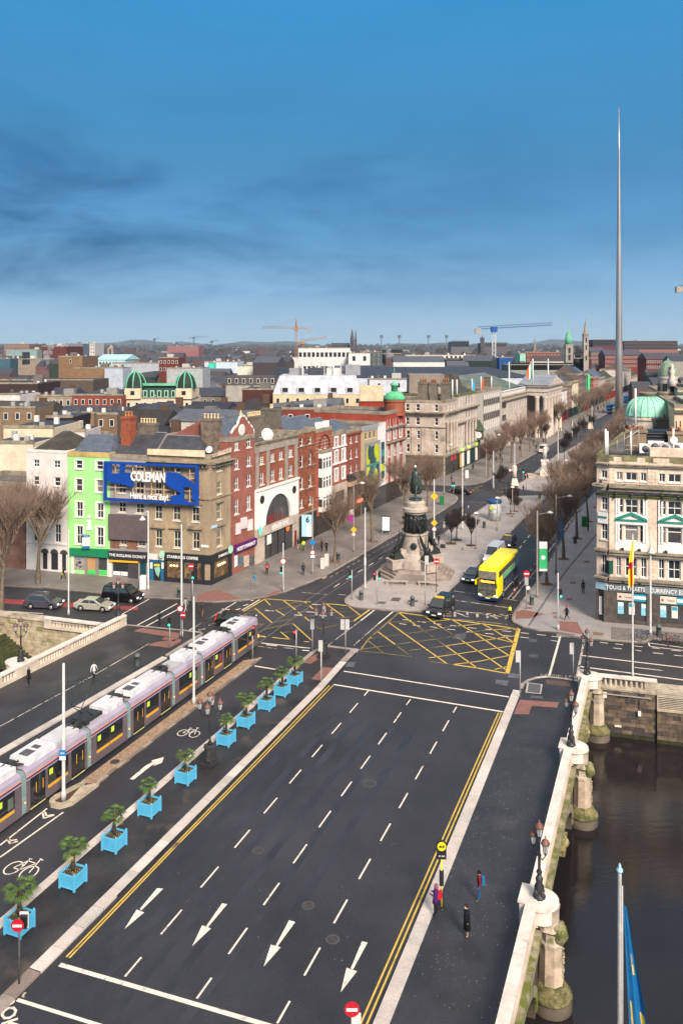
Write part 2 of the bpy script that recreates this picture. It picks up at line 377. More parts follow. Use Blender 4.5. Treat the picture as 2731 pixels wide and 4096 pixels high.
pl=gp('d',[(135,185),(137,168),(150,150),(200,112)],ZP)+gp('F',[(560,1430),(750,1300),(1130,1050),(1450,870)],ZP)+gp('H',[(200,690),(400,560),(470,505),(560,475),(700,480),(850,475),(960,470),(1000,480),(1000,500),(940,560),(700,790),(380,1130),(0,1462)],ZP) +gp('d',[(870,107),(745,218),(715,243),(670,253),(560,252),(480,250),(400,243),(300,236),(200,224),(160,212),(142,200)],ZP)
flat('plaza',pl,ZP,PAVEC)
kerb_row(pl+[pl[0]],.32,1.8,mats=(GRAND,mat('pink_kerb',(.24,.18,.155),.8)),side=1)
p2=gp('H',[(700,400),(720,345),(800,300),(900,215),(1130,30)],ZP)+gp('C',[(760,945),(950,830),(1190,690)],ZP)+[G('C',1190,690)+sd2*300,G('C',1190,690)+sd2*300+Vector((9,-4,0)),G('C',1250,740)]+gp('H',[(1180,330),(1130,400),(1080,430),(900,425)],ZP)
flat('upper_median',p2,ZP,PAVEC)
kerb_row(p2[:7],.3,4,mats=(GRAND,),side=1)
ep=gp('H',[(1340,620),(1200,860),(1010,1200),(880,1400),(760,1560),(680,1670),(640,1740),(638,1775),(665,1805),(760,1852),(900,1882),(1100,1905),(1300,1935)],ZP)+gp('e',[(480,295),(700,325),(950,347),(1180,366),(1235,368),(1275,352),(1300,335),(1568,352)],ZP)
e2=ep[0];dd=(ep[0]-ep[2]).normalized()
EP0=G('e',975,207)
flat('east_pavement',[e2+SD*260]+ep+[ep[-1]+QD*60,ep[-1]+QD*60+Vector((0,30,0)),EP0+SD*260+SN*20],ZP,PAVEE)
kerb_row(ep,.3,2.0,mats=(GRAND,mat('brown_kerb',(.20,.165,.145),.8)),side=-1)
flat('cobble_apron',gp('e',[(950,230),(1568,285),(1568,350),(1300,335),(1275,352),(1235,366),(1180,364),(950,345)],ZP+.004),ZP+.004,mat('setts',(.17,.145,.13),.85,.25,2,.3,fine=.3,bscale=8),.01)
def patch(name,fr,pts,m,z=ZP+.006):flat(name,gp(fr,pts,z),z,m,.01)
patch('tactile_paving','e',[(118,978),(168,857),(500,880),(490,925),(272,908),(245,982)],TACT,ZP+.012)
patch('tactile_paving','e',[(392,682),(606,702),(600,748),(395,720)],mat('dark_tactile',(.10,.06,.055),.8,.2),ZP+.012)
patch('access_cover_surround','e',[(232,708),(364,725),(350,807),(216,795)],mat('cover_frame',(.40,.35,.31),.7,.2))
patch('access_cover','e',[(246,714),(350,728),(340,800),(232,789)],mat('access_cover',(.095,.09,.10),.5,.2),ZP+.012)
patch('access_cover','e',[(262,818),(370,830),(362,848),(258,836)],mat('access_cover',(.1,.1,.1),.5,.2))
patch('tactile_paving','a',[(985,370),(1255,405),(1245,442),(930,392)],TACT)
patch('tactile_paving','a',[(1150,432),(1238,443),(1215,460),(1125,450)],TACT)
patch('tactile_paving','a',[(1085,468),(1258,446),(1262,462),(1180,508),(1030,490)],TACT)
patch('tactile_paving','c',[(1175,450),(1235,455),(1120,533),(1065,522)],TACT)
patch('tactile_paving','c',[(1205,556),(1275,562),(1190,650),(1125,638)],TACT)
patch('tactile_paving','E',[(400,1540),(510,1490),(620,1475),(680,1500),(820,1555),(600,1580),(420,1575)],TACT)
patch('tactile_paving','E',[(1030,1530),(1130,1480),(1180,1490),(1080,1535)],TACT)
patch('tactile_paving','H',[(690,1690),(760,1670),(990,1715),(830,1760),(680,1765)],TACT)
patch('tactile_paving','H',[(1130,1790),(1330,1800),(1400,1930),(1150,1890)],TACT)
for q in([(815,545),(905,552),(885,582),(800,572)],):patch('access_cover','F',[(830,1545),(908,1548),(885,1582),(808,1575)],mat('brown_cover',(.11,.08,.075),.7,.3))
patch('access_cover','F',[(700,1580),(778,1584),(755,1606),(690,1600)],mat('dark_cover',(.11,.105,.115),.7,.3))
patch('access_cover','F',[(970,1568),(1060,1572),(1050,1588),(960,1585)],mat('brown_cover',(.11,.08,.075),.7,.3))
patch('drain_channel','H',[(805,1842),(832,1842),(1100,1430),(1250,1230),(1580,830),(1562,828),(1235,1220),(1085,1420)],mat('dark_drain',(.13,.13,.14),.6,.1))
for x,y in((1285,1388),(1250,1560),(1430,1168),(1100,1705),(1105,1750),(830,1650)):
 patch('paving_inset','H',[(x-28,y-10),(x+30,y-8),(x+22,y+12),(x-34,y+10)],TACT)
patch('paving_inset','e',[(800,275),(890,283),(880,308),(792,300)],mat('brown_inset',(.20,.12,.08),.8,.2))
patch('red_bus_lane','a',[(0,165),(400,190),(960,222),(960,245),(600,232),(0,196)],mat('red_lane_surface',(.26,.045,.05),.8,.15,1),.010)
# road markings
MK=M()
def ribbon(m,a,b,w,z=.012,mi=0):
 a,b=Vector(a),Vector(b);d=b-a
 if d.length<1e-6:return
 d.normalize();n=Vector((d.y,-d.x,0))*w/2
 m.poly([(p.x,p.y,z)for p in(a+n,b+n,b-n,a-n)],mi)
def ln(fr,pts,w=.12,mi=0,m=None):
 m=m or MK;q=gp(fr,pts)
 for a,b in zip(q,q[1:]):ribbon(m,a,b,w,m=0 if False else None)if False else ribbon(m,a,b,w,.012+.0005*mi,mi)
def dashes(m,a,b,n,L,w=.11,mi=0):
 a,b=Vector(a),Vector(b);d=(b-a).normalized()
 for i in range(n):
  c=a.lerp(b,i/(n-1));ribbon(m,c-d*L/2,c+d*L/2,w,.012,mi)
for(f1,x1,y1,f2,x2,y2)in(('d',200,928,'k',169,959),('d',504,995,'k',690,1108),('d',841,1052,'k',1272,1270)):
 m=M();a,b=G(f1,x1,y1),G(f2,x2,y2);dashes(m,a,b,8,2.05);st=(b-a)/7
 e_=(b-a).normalized();q=a-st*.80;ribbon(m,q-e_*.6,q+e_*.6,.11);q=b+st*.86;ribbon(m,q-e_*.7,q+e_*.7,.11)
 struct('lane_marking',m,[PAINT])
ln('d',[(130,672),(1280,852)],.20);ln('d',[(60,765),(1255,958)],.22)
s1,s2=G('b',470,1890),G('V',600,2352);ribbon(MK,s1,s2+(s2-s1)*.5,.26)
s1,s2=G('b',135,2167),G('b',730,2352);ribbon(MK,s1,s2+(s2-s1)*.6,.2)
struct('stop_line',MK,[PAINT]);MK=M()
for p in(('h',[(970,0),(280,1560)]),('h',[(1003,0),(330,1560)])):
 q=gp(*p);d=(q[1]-q[0]).normalized();t=G('d',1210 if p[1][0][0]==970 else 1232,962)
 ribbon(MK,q[0]+(t-q[0]).dot(-d)*-d,q[1]+d*14,.10)
for x0,x1,c0 in((1377,520,1250),(1377,545,1275)):
 q=gp('b',[(x1,1832 if x1==520 else 1838),(1377,943 if x1==520 else 966)]);ribbon(MK,q[0],q[1],.10);ribbon(MK,q[1],G('c',c0,684),.10)
struct('double_yellow_line',MK,[YELL]);MK=M()
for fr,pts in(('b',[(1285,1290),(1235,1287),(1100,1450),(1075,1455),(978,1610),(1135,1478),(1112,1462)]),
    ('k',[(605,820),(565,812),(440,992),(408,985),(330,1150),(478,1010),(455,1000)]),
    ('k',[(1138,960),(1090,945),(985,1143),(947,1137),(890,1310),(1025,1158),(1000,1150)]),
    ('h',[(333,925),(288,915),(200,1128),(168,1122),(122,1315),(250,1150),(218,1138)])):
 m=M();q=gp(fr,pts,.012);m.face([])if 0 else None
 m.poly([q[0],q[1],q[2],q[6]]);m.poly([q[3],q[4],q[5]]);struct('arrow_marking',m,[PAINT])
m=M();q=gp('b',[(1020,427),(1050,433),(1190,322),(1140,325)],.012);m.poly(q);m.poly(gp('b',[(1140,325),(1190,322),(1232,303),(1200,290)],.012));m.poly(gp('b',[(1200,290),(1232,303),(1205,325),(1275,298),(1290,253),(1190,282)],.012))
struct('arrow_marking',m,[PAINT])
def bike_mark(fr,c1,c2,up):
 """the bicycle symbol painted on the lane"""
 a,b,u=G(fr,*c1),G(fr,*c2),G(fr,*up);L=(b-a);ex=L.normalized();L=L.length
 ey=Vector((-ex.y,ex.x,0));ey=ey if(u-a).dot(ey)>0 else-ey
 m=M();r=L*.40
 W=lambda x,y:a+ex*(x*L)+ey*(y*L*1.35)
 for cx_ in(0,1):
  for i in range(20):
   t0,t1=2*math.pi*i/20,2*math.pi*(i+1)/20
   ribbon(m,W(cx_+.38*math.cos(t0),.38*math.sin(t0)),W(cx_+.38*math.cos(t1),.38*math.sin(t1)),.09)
 for p,q in(((0,0),(.42,0)),((0,0),(.28,.55)),((.28,.55),(.42,0)),((.42,0),(.82,.55)),((.28,.52),(.82,.52)),((1,0),(.78,.78)),((.70,.80),(.95,.76)),((.18,.66),(.38,.66)),((.28,.55),(.26,.68))):
  ribbon(m,W(*p),W(*q),.08)
 struct('bicycle_marking',m,[PAINT])
bike_mark('b',(105,1128),(228,1167),(250,1050))
bike_mark('c',(228,1015),(310,1025),(300,965))
m=M();t_=G('b',55,2240);
o=text('LOOK',1.0,PAINT,None,G('b',60,2232,.014),0,flat=True,name='road_lettering',depth=.001,bold=.02);o['kind']='structure';o.rotation_euler=(0,0,TH+R(4)-R(180)+R(90)-R(0))
m=M();m.poly(gp('b',[(165,2145),(190,2105),(210,2108),(185,2140),(205,2150)],.012));struct('arrow_marking',m,[PAINTW])
for p in([(0,950),(370,660)],[(0,1045),(498,690)],[(62,905),(80,938),(140,918)],[(62,905),(68,893),(78,915),(135,905)],[(335,690),(345,738),(428,712)],[(335,690),(355,688),(365,718),(425,708)]):ln('b',p,.13)
struct('lane_marking',MK,[PAINT]);MK=M()
bx=[(515,262),(700,287),(880,312),(1100,342),(1348,377),(1268,688),(1060,650),(890,625)]
ln('d',bx[:5],.26);ln('d',bx[4:6],.42);ln('d',bx[5:],.24)
ln('d',[(890,625),(740,605),(600,572),(410,547),(245,532)],.12,1);ln('d',[(515,262),(435,332),(300,450),(245,525)],.2,1)
for p in([(515,265),(630,350)],[(690,287),(820,372)],[(885,313),(1045,408),(1320,475)],[(1095,342),(1170,382),(1320,475)],[(440,330),(700,515),(845,618)],[(840,495),(1060,650)],[(955,460),(1140,580),(1255,660)],[(1030,400),(1200,512),(1285,565)],[(370,398),(490,487)],[(1290,368),(1345,392)]):ln('d',p,.17)
for p in([(1180,660),(1268,640)],[(890,625),(1060,605),(1280,563)],[(720,580),(930,550),(1305,495)],[(840,495),(1100,458),(1325,425)],[(1140,385),(1348,372)],[(745,325),(880,312)],[(900,358),(1090,342)]):ln('d',p,.15)
for p in([(630,350),(840,495)],[(820,372),(960,462)],[(490,487),(600,570)],[(290,452),(410,547)],[(310,445),(610,405),(900,355)],[(245,520),(600,470),(840,440),(1000,400),(1140,385)],[(440,328),(600,330),(745,325)],[(590,527),(840,495)]):ln('d',p,.11,1)
ln('c',[(640,175),(800,80),(1120,102)],.2);ln('c',[(1225,115),(1290,118),(1540,148),(1420,235)],.24);ln('c',[(755,338),(805,345)],.3);ln('c',[(850,350),(975,362)],.2);ln('c',[(1110,380),(1070,378)],.2)
for p in([(795,80),(838,125)],[(925,88),(1015,157)],[(1065,97),(1092,112)],[(1112,128),(1135,150)],[(1230,118),(1350,205)],[(1380,130),(1465,195)],[(730,145),(850,247)],[(878,160),(938,197)],[(998,255),(1125,370)],[(910,310),(972,362)],[(1075,205),(1110,235)],[(1030,172),(1055,192)]):ln('c',p,.16)
for p in([(680,165),(830,140),(1010,105),(1080,98)],[(770,300),(900,270),(1000,250)],[(1030,172),(1100,165)],[(1290,215),(1350,212),(1480,190)],[(1330,150),(1430,130)],[(930,315),(1040,300)],[(1180,290),(1360,250),(1430,228)],[(1140,260),(1180,290)],[(940,230),(1200,185),(1530,150)],[(850,247),(1010,215)],[(700,200),(900,150),(1020,130),(1250,118)]):ln('c',p,.11,1)
ln('H',[(215,425),(340,370)],.3,1);ln('H',[(230,430),(400,400)],.2,1)
struct('box_junction',MK,[YELL,YELF]);MK=M()
for fr,p,w,mi in(('d',[(480,250),(370,342)],.18,0),('d',[(370,342),(200,492)],.14,1),('d',[(358,234),(250,318)],.18,0),('d',[(250,318),(20,492)],.12,1),
 ('c',[(728,548),(890,575)],.22,0),('c',[(775,388),(1115,425)],.2,0),('c',[(810,400),(885,408)],.2,0),('c',[(930,420),(1000,428)],.2,1),('c',[(745,410),(880,428)],.12,1),('c',[(1060,438),(1110,443)],.2,0),
 ('a',[(850,275),(1040,168)],.14,0),('a',[(0,72),(60,78)],.14,0),('a',[(0,250),(300,270)],.16,0),('a',[(940,360),(1235,200)],.18,0),('a',[(1000,368),(1250,235)],.18,0),('a',[(1320,385),(1568,240)],.15,0),
 ('c',[(300,285),(600,103)],.15,0),('c',[(640,160),(765,85)],.18,0),
 ('e',[(700,478),(1568,582)],.20,0),('e',[(685,573),(1568,688)],.22,0),('e',[(1360,732),(1568,755)],.22,0),('e',[(520,295),(420,655)],.22,0),('e',[(725,328),(652,685)],.22,1),('e',[(1150,580),(1400,608)],.14,0),
 ('e',[(1270,370),(1568,410)],.14,0),('e',[(1270,370),(1285,400),(1568,435)],.14,0),('e',[(870,632),(1030,655)],.1,0),('e',[(1085,650),(1245,670)],.1,0),
 ('H',[(40,1475),(280,1508)],.2,1),('H',[(40,1570),(620,1652)],.2,1),('H',[(20,1675),(610,1752)],.2,1),('H',[(555,1555),(740,1582)],.16,1),('H',[(0,1765),(600,1825)],.12,1),('H',[(90,535),(380,552)],.15,1),
 ('F',[(410,1525),(340,1520)],.2,1),('F',[(0,1500),(240,1520)],.12,1)):
 ln(fr,p,w,mi)
for fr,pts in(('e',[(175,282,245,290),(315,297,390,305),(440,312,500,320),(172,320,245,328),(430,348,498,357),(855,365,925,373),(985,378,1055,386),(745,352,795,358),(970,413,1042,422),(1145,395,1222,404),(1160,432,1210,440),(1310,455,1400,464),(1300,412,1370,420),(1465,432,1550,441),(1490,475,1568,483),(870,340,950,346)]),
    ('d',[(540,312,600,318),(645,325,702,332),(515,340,565,346),(730,362,780,368),(755,340,808,345),(870,352,930,357),(850,378,905,384),(995,368,1055,374),(985,396,1045,402),(1115,378,1175,384),(1115,408,1175,414),(1232,390,1298,397),(1235,422,1295,428),(610,350,665,358)])):
 for x0,y0,x1,y1 in pts:ln(fr,[(x0,y0),(x1,y1)],.14,0)
for fr,pts in(('a',[(1180,385,1240,395),(1385,385,1430,375),(1460,350,1510,335),(1520,305,1550,300)]),('c',[(345,298,380,290),(410,265,450,250),(470,225,510,212),(540,190,570,178),(595,158,630,148),(650,128,685,118),(705,95,720,88),(500,150,555,155),(490,178,545,183),(800,160,860,165),(1005,192,1060,196),(1130,118,1190,122),(1180,195,1230,200),(1085,170,1160,175)])):
 for x0,y0,x1,y1 in pts:ln(fr,[(x0,y0),(x1,y1)],.2,0)
a,b=G('F',330,1437),G('F',725,1193);dashes(MK,a,b,5,1.7,.13);a,b=G('F',280,1358),G('F',900,1008);dashes(MK,a,b,15,.9,.12,1)
a,b=G('H',160,680),G('H',190,592);dashes(MK,a,b,2,2.2,.13);dashes(MK,G('C',360,1130),G('C',900,760),16,1.6,.16,1)
a,b=G('H',733,1015),G('H',820,905);dashes(MK,a,b,3,2.0,.15);dashes(MK,G('H',860,855),G('H',1090,590),8,2,.16,1)
ln('H',[(598,1562),(860,1240)],.14,1);ln('H',[(648,1566),(900,1250)],.14,1);ln('H',[(1030,1065),(1340,620)],.14,0);ln('H',[(1000,1030),(1310,600)],.12,1);ln('H',[(640,1530),(690,1535)],.14,1);ln('H',[(720,1440),(760,1445)],.14,1);ln('H',[(800,1335),(890,1345)],.14,1);ln('H',[(850,1048),(905,1052)],.14,1)
for x,y in((1430,195),(1060,200)):pass
struct('lane_marking',MK,[PAINT,PAINTW])
MK=M()
ln('a',[(0,1068),(640,718),(1040,487)],.13,0)
for o_ in(struct('footway_line',MK,[PAINTW]),):o_.location.z=ZP+.002
def road_text(t,fr,x,y,size,rz,sx=1.0,m=PAINTW):
 o=text(t,size,m,None,G(fr,x,y,.016),0,flat=True,name='road_lettering',depth=.001,bold=.01,sx=sx);o.rotation_euler=(0,0,rz);o['kind']='structure'
road_text('ENTRY','H',275,1730,2.6,TQ*.5,1.05);road_text('LOOK LEFT','e',520,655,.75,TQ*.6);road_text('LOOK LEFT','e',630,318,.7,TQ*.6)
for x,y in((1090,265),(1000,200)):
 m=M();q=gp('a',[(x-90 if x>1050 else 930,y-70+68 if 0 else y),],.01)
for fr,pts in(('d',[(1190,728),(1280,740),(1268,772),(1184,758)]),('d',[(1278,685),(1350,692),(1348,722),(1272,712)]),('d',[(160,605),(215,608),(200,640),(140,640)])):
 patch('road_repair',fr,pts,mat('road_repair',(.11,.11,.125),.6,.4,2,0,fine=.3),.008)
for fr,pts in(('d',[(1420,443),(1478,447),(1475,470),(1418,465)]),('d',[(1424,552),(1482,556),(1478,578),(1420,573)]),('d',[(840,1010-20,),]if 0 else[(905,410),(985,412),(970,450),(885,445)])):
 patch('road_repair',fr,pts,mat('road_repair_dark',(.075,.075,.09),.6,.2,2,0),.0075)
# building kit
GLASS=mat('window_glass',(.025,.028,.032),.08,0,spec=.6)
GLASS2=mat('window_glass_with_blind',(.20,.185,.165),.25,.2,3,spec=.5)
GLASS3=mat('window_glass_dim',(.055,.055,.055),.12,.2,3,spec=.6)
SLATE=mat('blue_slate',(.085,.10,.135),.6,.25,1.2,.2,fine=.25,bscale=7)
SLATED=mat('dark_slate',(.048,.050,.060),.65,.3,.8,.2,fine=.3,bscale=7)
SLATEM=mat('mossy_slate',(.050,.046,.038),.8,.4,.6,.2,fine=.3,stain=((.10,.11,.02),.5,.60))
LEAD=mat('lead_roof',(.22,.235,.26),.55,.2,.4,0)
FELT=mat('roof_felt',(.10,.095,.095),.9,.35,.25,.1,stain=((.17,.165,.16),.4,.6))
COPPER=mat('verdigris_copper',(.135,.42,.27),.7,.22,.5,0,fine=.15,bscale=3)
COPPERL=mat('pale_verdigris',(.27,.56,.42),.7,.15,.5,0,fine=.1,bscale=3)
LIME=mat('ashlar_limestone',(.44,.365,.305),.85,.22,.35,.08,fine=.16,bscale=3,stain=((.21,.18,.15),.28,.62))
PORT=mat('portland_stone',(.47,.40,.35),.85,.2,.3,.08,fine=.14,bscale=3,stain=((.24,.205,.18),.3,.62))
MOULD=mat('dirty_moulding',(.27,.225,.17),.9,.35,.8,.1,stain=((.13,.13,.05),.9,.60))
TERRA=mat('terracotta_pot',(.46,.19,.085),.85,.25,3)
CREAMPOT=mat('buff_pot',(.62,.47,.27),.85,.2,3)
WMESH={}
def win_mesh(w,h,style,fm,gm):
 """(frame mesh, pane mesh, sill mesh) of a window with its lower left corner at the origin"""
 key=(round(w,2),round(h,2),style,fm.name,gm.name)
 if key in WMESH:return WMESH[key]
 m=M();b=min(.11,w*.12)
 m.box(0,b,-.03,.07,0,h);m.box(w-b,w,-.03,.07,0,h);m.box(b,w-b,-.03,.07,0,b);m.box(b,w-b,-.03,.07,h-b,h)
 if style in('sash','sash2','cross','grid'):m.box(b,w-b,-.02,.06,h*.5-.04,h*.5+.04)
 if style in('sash2','cross','grid','mull'):m.box(w*.5-.03,w*.5+.03,-.025,.05,b,h-b)
 if style=='transom':m.box(b,w-b,-.02,.06,h*.70-.04,h*.70+.04)
 if style=='grid':
  for k in(.26,.74):m.box(b,w-b,-.02,.05,h*k-.03,h*k+.03)
 fr=m.mesh('window',fm)
 p=M();p.poly([(b*.5,.02,b*.5),(w-b*.5,.02,b*.5),(w-b*.5,.02,h-b*.5),(b*.5,.02,h-b*.5)]);pa=p.mesh('pane',gm)
 WMESH[key]=(fr,pa);return WMESH[key]
RW=random.Random(5)
class Wall:
 """one upright face of a building: local x runs along it, y into the building, z up"""
 def __init__(s,bld,A,B,h,m,thick=.35):
  s.b=bld;s.A=Vector((A[0],A[1],0));s.B=Vector((B[0],B[1],0));s.d=(s.B-s.A);s.L=s.d.length;s.d.normalize()
  s.rz=math.atan2(s.d.y,s.d.x);s.h=h;s.m=m;s.rows=[];s.thick=thick;s.top=None
 def s_(s,f,x):
  a,_=S(f,x);r=(a-CX)/F
  return(r*s.A.y-s.A.x)/(s.d.x-r*s.d.y)
 def z_(s,f,x,y):
  k=s.s_(f,x);Y=s.A.y+k*s.d.y;return CAMH-(S(f,x,y)[1]-HY)/F*Y
 def loc(s,x=0,y=0,z=0):
  n=Vector((-s.d.y,s.d.x,0));p=s.A+s.d*x+n*y;return(p.x-s.b.o.x,p.y-s.b.o.y,z)
 def part(s,name,m,mats,x=0,y=0,z=0,parent=None,**k):return m.build(name,mats,parent or s.b.root,s.loc(x,y,z),s.rz,**k)
 def put(s,me,name,x,y,z,**k):return put(me,name,s.b.root,s.loc(x,y,z),s.rz,**k)
 def box(s,name,x0,x1,y0,y1,z0,z1,m,parts=None):return s.part(name,M().box(0,x1-x0,y0,y1,0,z1-z0),m,x0,0,z0)
 def win(s,cols,rows,style='sash',fm=None,sill=True,glass=None,surround=None,recess=.16,pp=.35):
  """cols: (frame, x0, x1) in picture; rows: (frame, x, y0, y1) in picture"""
  fm=fm or WHITE
  cs=[]
  for c in cols:
   if len(c)==3:cs.append((s.s_(c[0],c[1]),s.s_(c[0],c[2])))
   else:cs.append(c)
  for r in rows:
   if len(r)==4:z1,z0=s.z_(r[0],r[1],r[2]),s.z_(r[0],r[1],r[3])
   else:z0,z1=r
   s.rows.append((z0,z1,list(cs)))
   for a,b in cs:
    w=round(b-a,2);h=round(z1-z0,2)
    g=glass or RW.choices((GLASS,GLASS2,GLASS3),(1-pp,pp*.4,pp*.6))[0]
    fr,pa=win_mesh(w,h,style,fm,g)
    o=put(fr,'window',s.b.root,s.loc(a,recess,z0),s.rz)
    put(pa,'pane',o)
    if sill:
     k=('sill',w);
     if k not in WMESH:WMESH[k]=M().box(-.10,w+.10,-recess-.12,.02,-.14,-.002).mesh('sill',OFFW)
     put(WMESH[k],'sill',o)
    if surround:
     sw,sm_=surround;mm=M()
     mm.box(-sw,-.004,-recess-.05,-.02,-.02,h+sw);mm.box(w+.004,w+sw,-recess-.05,-.02,-.02,h+sw);mm.box(-.002,w+.002,-recess-.05,-.02,h+.004,h+sw)
     mm.build('surround',sm_,o)
 def course(s,z,h=.25,proud=.2,m=None,x0=0,x1=None,name='cornice'):
  x1=s.L if x1 is None else x1
  mm=M();mm.box(0,x1-x0,-proud,.0,0,h*.6);mm.box(0,x1-x0,-proud*1.4,-.001,h*.6+.002,h)
  return s.part(name,mm,m or MOULD,x0,-.004,z)
 def dentils(s,z,n,m=None,x0=0,x1=None,w=.22,d=.35,h=.35):
  x1=s.L if x1 is None else x1;mm=M()
  for i in range(n):c=(x1-x0)*(i+.5)/n;mm.box(c-w/2,c+w/2,-d,0,0,h)
  return s.part('bracket_course',mm,m or MOULD,x0,-.005,z,kind='stuff')
 def text(s,t,x,z,size,m,y=-.1,name='lettering',**k):
  o=text(t,size,m,s.b.root,s.loc(x,y,z),s.rz,name=name,**k);return o
 def poly(s,name,pts,y0,y1,m,conv=True):
  """picture outline -> a flat board on this face, with thickness"""
  q=[(s.s_(f,x),s.z_(f,x,y))for f,x,y in pts]if conv else pts
  a=sum(q[i][0]*q[(i+1)%len(q)][1]-q[(i+1)%len(q)][0]*q[i][1]for i in range(len(q)))
  if a<0:q=q[::-1]
  x0,z0=q[0]
  return s.part(name,M().yprism([(a-x0,b-z0)for a,b in q],y0,y1),m,x0,0,z0)
 def finish(s):
  """the wall itself, with real openings where the windows are"""
  m=M();zs=sorted({0.0,s.h}|{z for r in s.rows for z in r[:2]if 0<z<s.h})
  for z0,z1 in zip(zs,zs[1:]):
   if z1-z0<1e-4:continue
   zm=(z0+z1)/2;cuts=[]
   for r in s.rows:
    if r[0]<zm<r[1]:cuts+=[(max(0,a),min(s.L,b))for a,b in r[2]]
   cuts.sort();x=0
   for a,b in cuts:
    if b<=x:continue
    if a>x:m.poly([(x,0,z0),(a,0,z0),(a,0,z1),(x,0,z1)])
    x=max(x,b)
   if x<s.L:m.poly([(x,0,z0),(s.L,0,z0),(s.L,0,z1),(x,0,z1)])
  t=s.thick
  for z0,z1,cs in s.rows:
   for a,b in cs:
    m.poly([(a,0,z0),(a,t,z0),(a,t,z1),(a,0,z1)]);m.poly([(b,0,z1),(b,t,z1),(b,t,z0),(b,0,z0)])
    m.poly([(a,0,z0),(b,0,z0),(b,t,z0),(a,t,z0)]);m.poly([(a,0,z1),(a,t,z1),(b,t,z1),(b,0,z1)])
    m.poly([(a,t,z0),(b,t,z0),(b,t,z1),(a,t,z1)],1)
  s.part('wall',m,[s.m,BLACK])
class Bld:
 def __init__(s,name,label,cat,foot,h,m,roof='flat',roofm=None,parapet=.6,group=None,plain=()):
  """foot: ground corners, anticlockwise from above; every side is a Wall"""
  s.o=Vector((foot[0][0],foot[0][1],0));s.foot=[Vector((p[0],p[1],0))for p in foot];s.h=h
  s.root=thing(name,label,cat,s.o,0,group);s.m=m
  n=len(foot);s.walls=[Wall(s,s.foot[i],s.foot[(i+1)%n],h,m)for i in range(n)]
  s.roofk=roof;s.roofm=roofm or FELT;s.par=parapet
 def finish(s,cope=None):
  for w in s.walls:w.finish()
  loc=[p-s.o for p in s.foot]
  if s.roofk=='flat':
   m=M();m.poly([(p.x,p.y,s.h-s.par)for p in loc]);m.build('roof',s.roofm,s.root)
   m=M();n=len(loc);c=sum(loc,Vector())/n
   for i in range(n):
    a,b=loc[i],loc[(i+1)%n];d=(b-a).normalized();nn=Vector((d.y,-d.x,0))
    q=[a+nn*.06,b+nn*.06,b-nn*.30,a-nn*.30]
    m.prism([tuple(v[:2])for v in q],s.h-s.par,s.h+.06+.004*i)
   m.build('parapet',cope or MOULD,s.root)
 def box(s,name,x0,x1,y0,y1,z0,z1,m,wall=0,kind=None):return s.walls[wall].box(name,x0,x1,y0,y1,z0,z1,m)
 def pitched(s,x0,x1,y0,y1,z,rise,m=None,hip=(0,0),wall=0,gm=None,name='roof'):
  w=s.walls[wall];ym=(y0+y1)/2;a,b=x0+hip[0],x1-hip[1];mm=M()
  v=[(x0,y0,z),(x1,y0,z),(x1,y1,z),(x0,y1,z),(a,ym,z+rise),(b,ym,z+rise)];mm.v=v
  for q in((0,1,5,4),(2,3,4,5)):mm.face(q)
  mm.face((1,2,5),0 if hip[1]else 1);mm.face((3,0,4),0 if hip[0]else 1);mm.face((3,2,1,0))
  r=w.part(name,mm,[m or SLATED,gm or s.m]);
  rg=M().box(a,b,ym-.09,ym+.09,z+rise-.03,z+rise+.08);rg.build('ridge',LEAD,r)
  return r
 def chimney(s,x,y,z0,z1,w,d,m,pots=4,pm=None,wall=0):
  k=s.walls[wall];mm=M();mm.box(-w/2,w/2,-d/2,d/2,0,z1-z0-.35);mm.box(-w/2-.08,w/2+.08,-d/2-.08,d/2+.08,z1-z0-.348,z1-z0)
  c=k.part('chimney',mm,m,x,y,z0)
  for i in range(pots):
   key=('pot',(pm or TERRA).name)
   if key not in WMESH:WMESH[key]=M().lathe([(.17,0),(.15,.1),(.13,.5),(.17,.56),(.17,.66),(.11,.67)],8).mesh('chimney_pot',pm or TERRA)
   put(WMESH[key],'chimney_pot',c,(-w/2+w*(i+.5)/pots,0,z1-z0))
  return c
TSa=math.atan2(1,1)
TS=R(25.3);SD=Vector((math.sin(TS),math.cos(TS),0));SN=Vector((SD.y,-SD.x,0))
CORNER=G('E',540,1440);QW=Vector((math.cos(R(-15.3)),math.sin(R(-15.3)),0))
def on_line(A,d,f,x):
 r=(S(f,x)[0]-CX)/F;k=(r*A.y-A.x)/(d.x-r*d.y);return A+d*k
def street(f,x):return on_line(CORNER,SD,f,x)
def quayl(f,x):return on_line(CORNER,-QW,f,x)
def row_foot(A,B,depth,side=None):
 d=(B-A).normalized();n=Vector((-d.y,d.x,0));return[A,B,B+n*depth,A+n*depth]
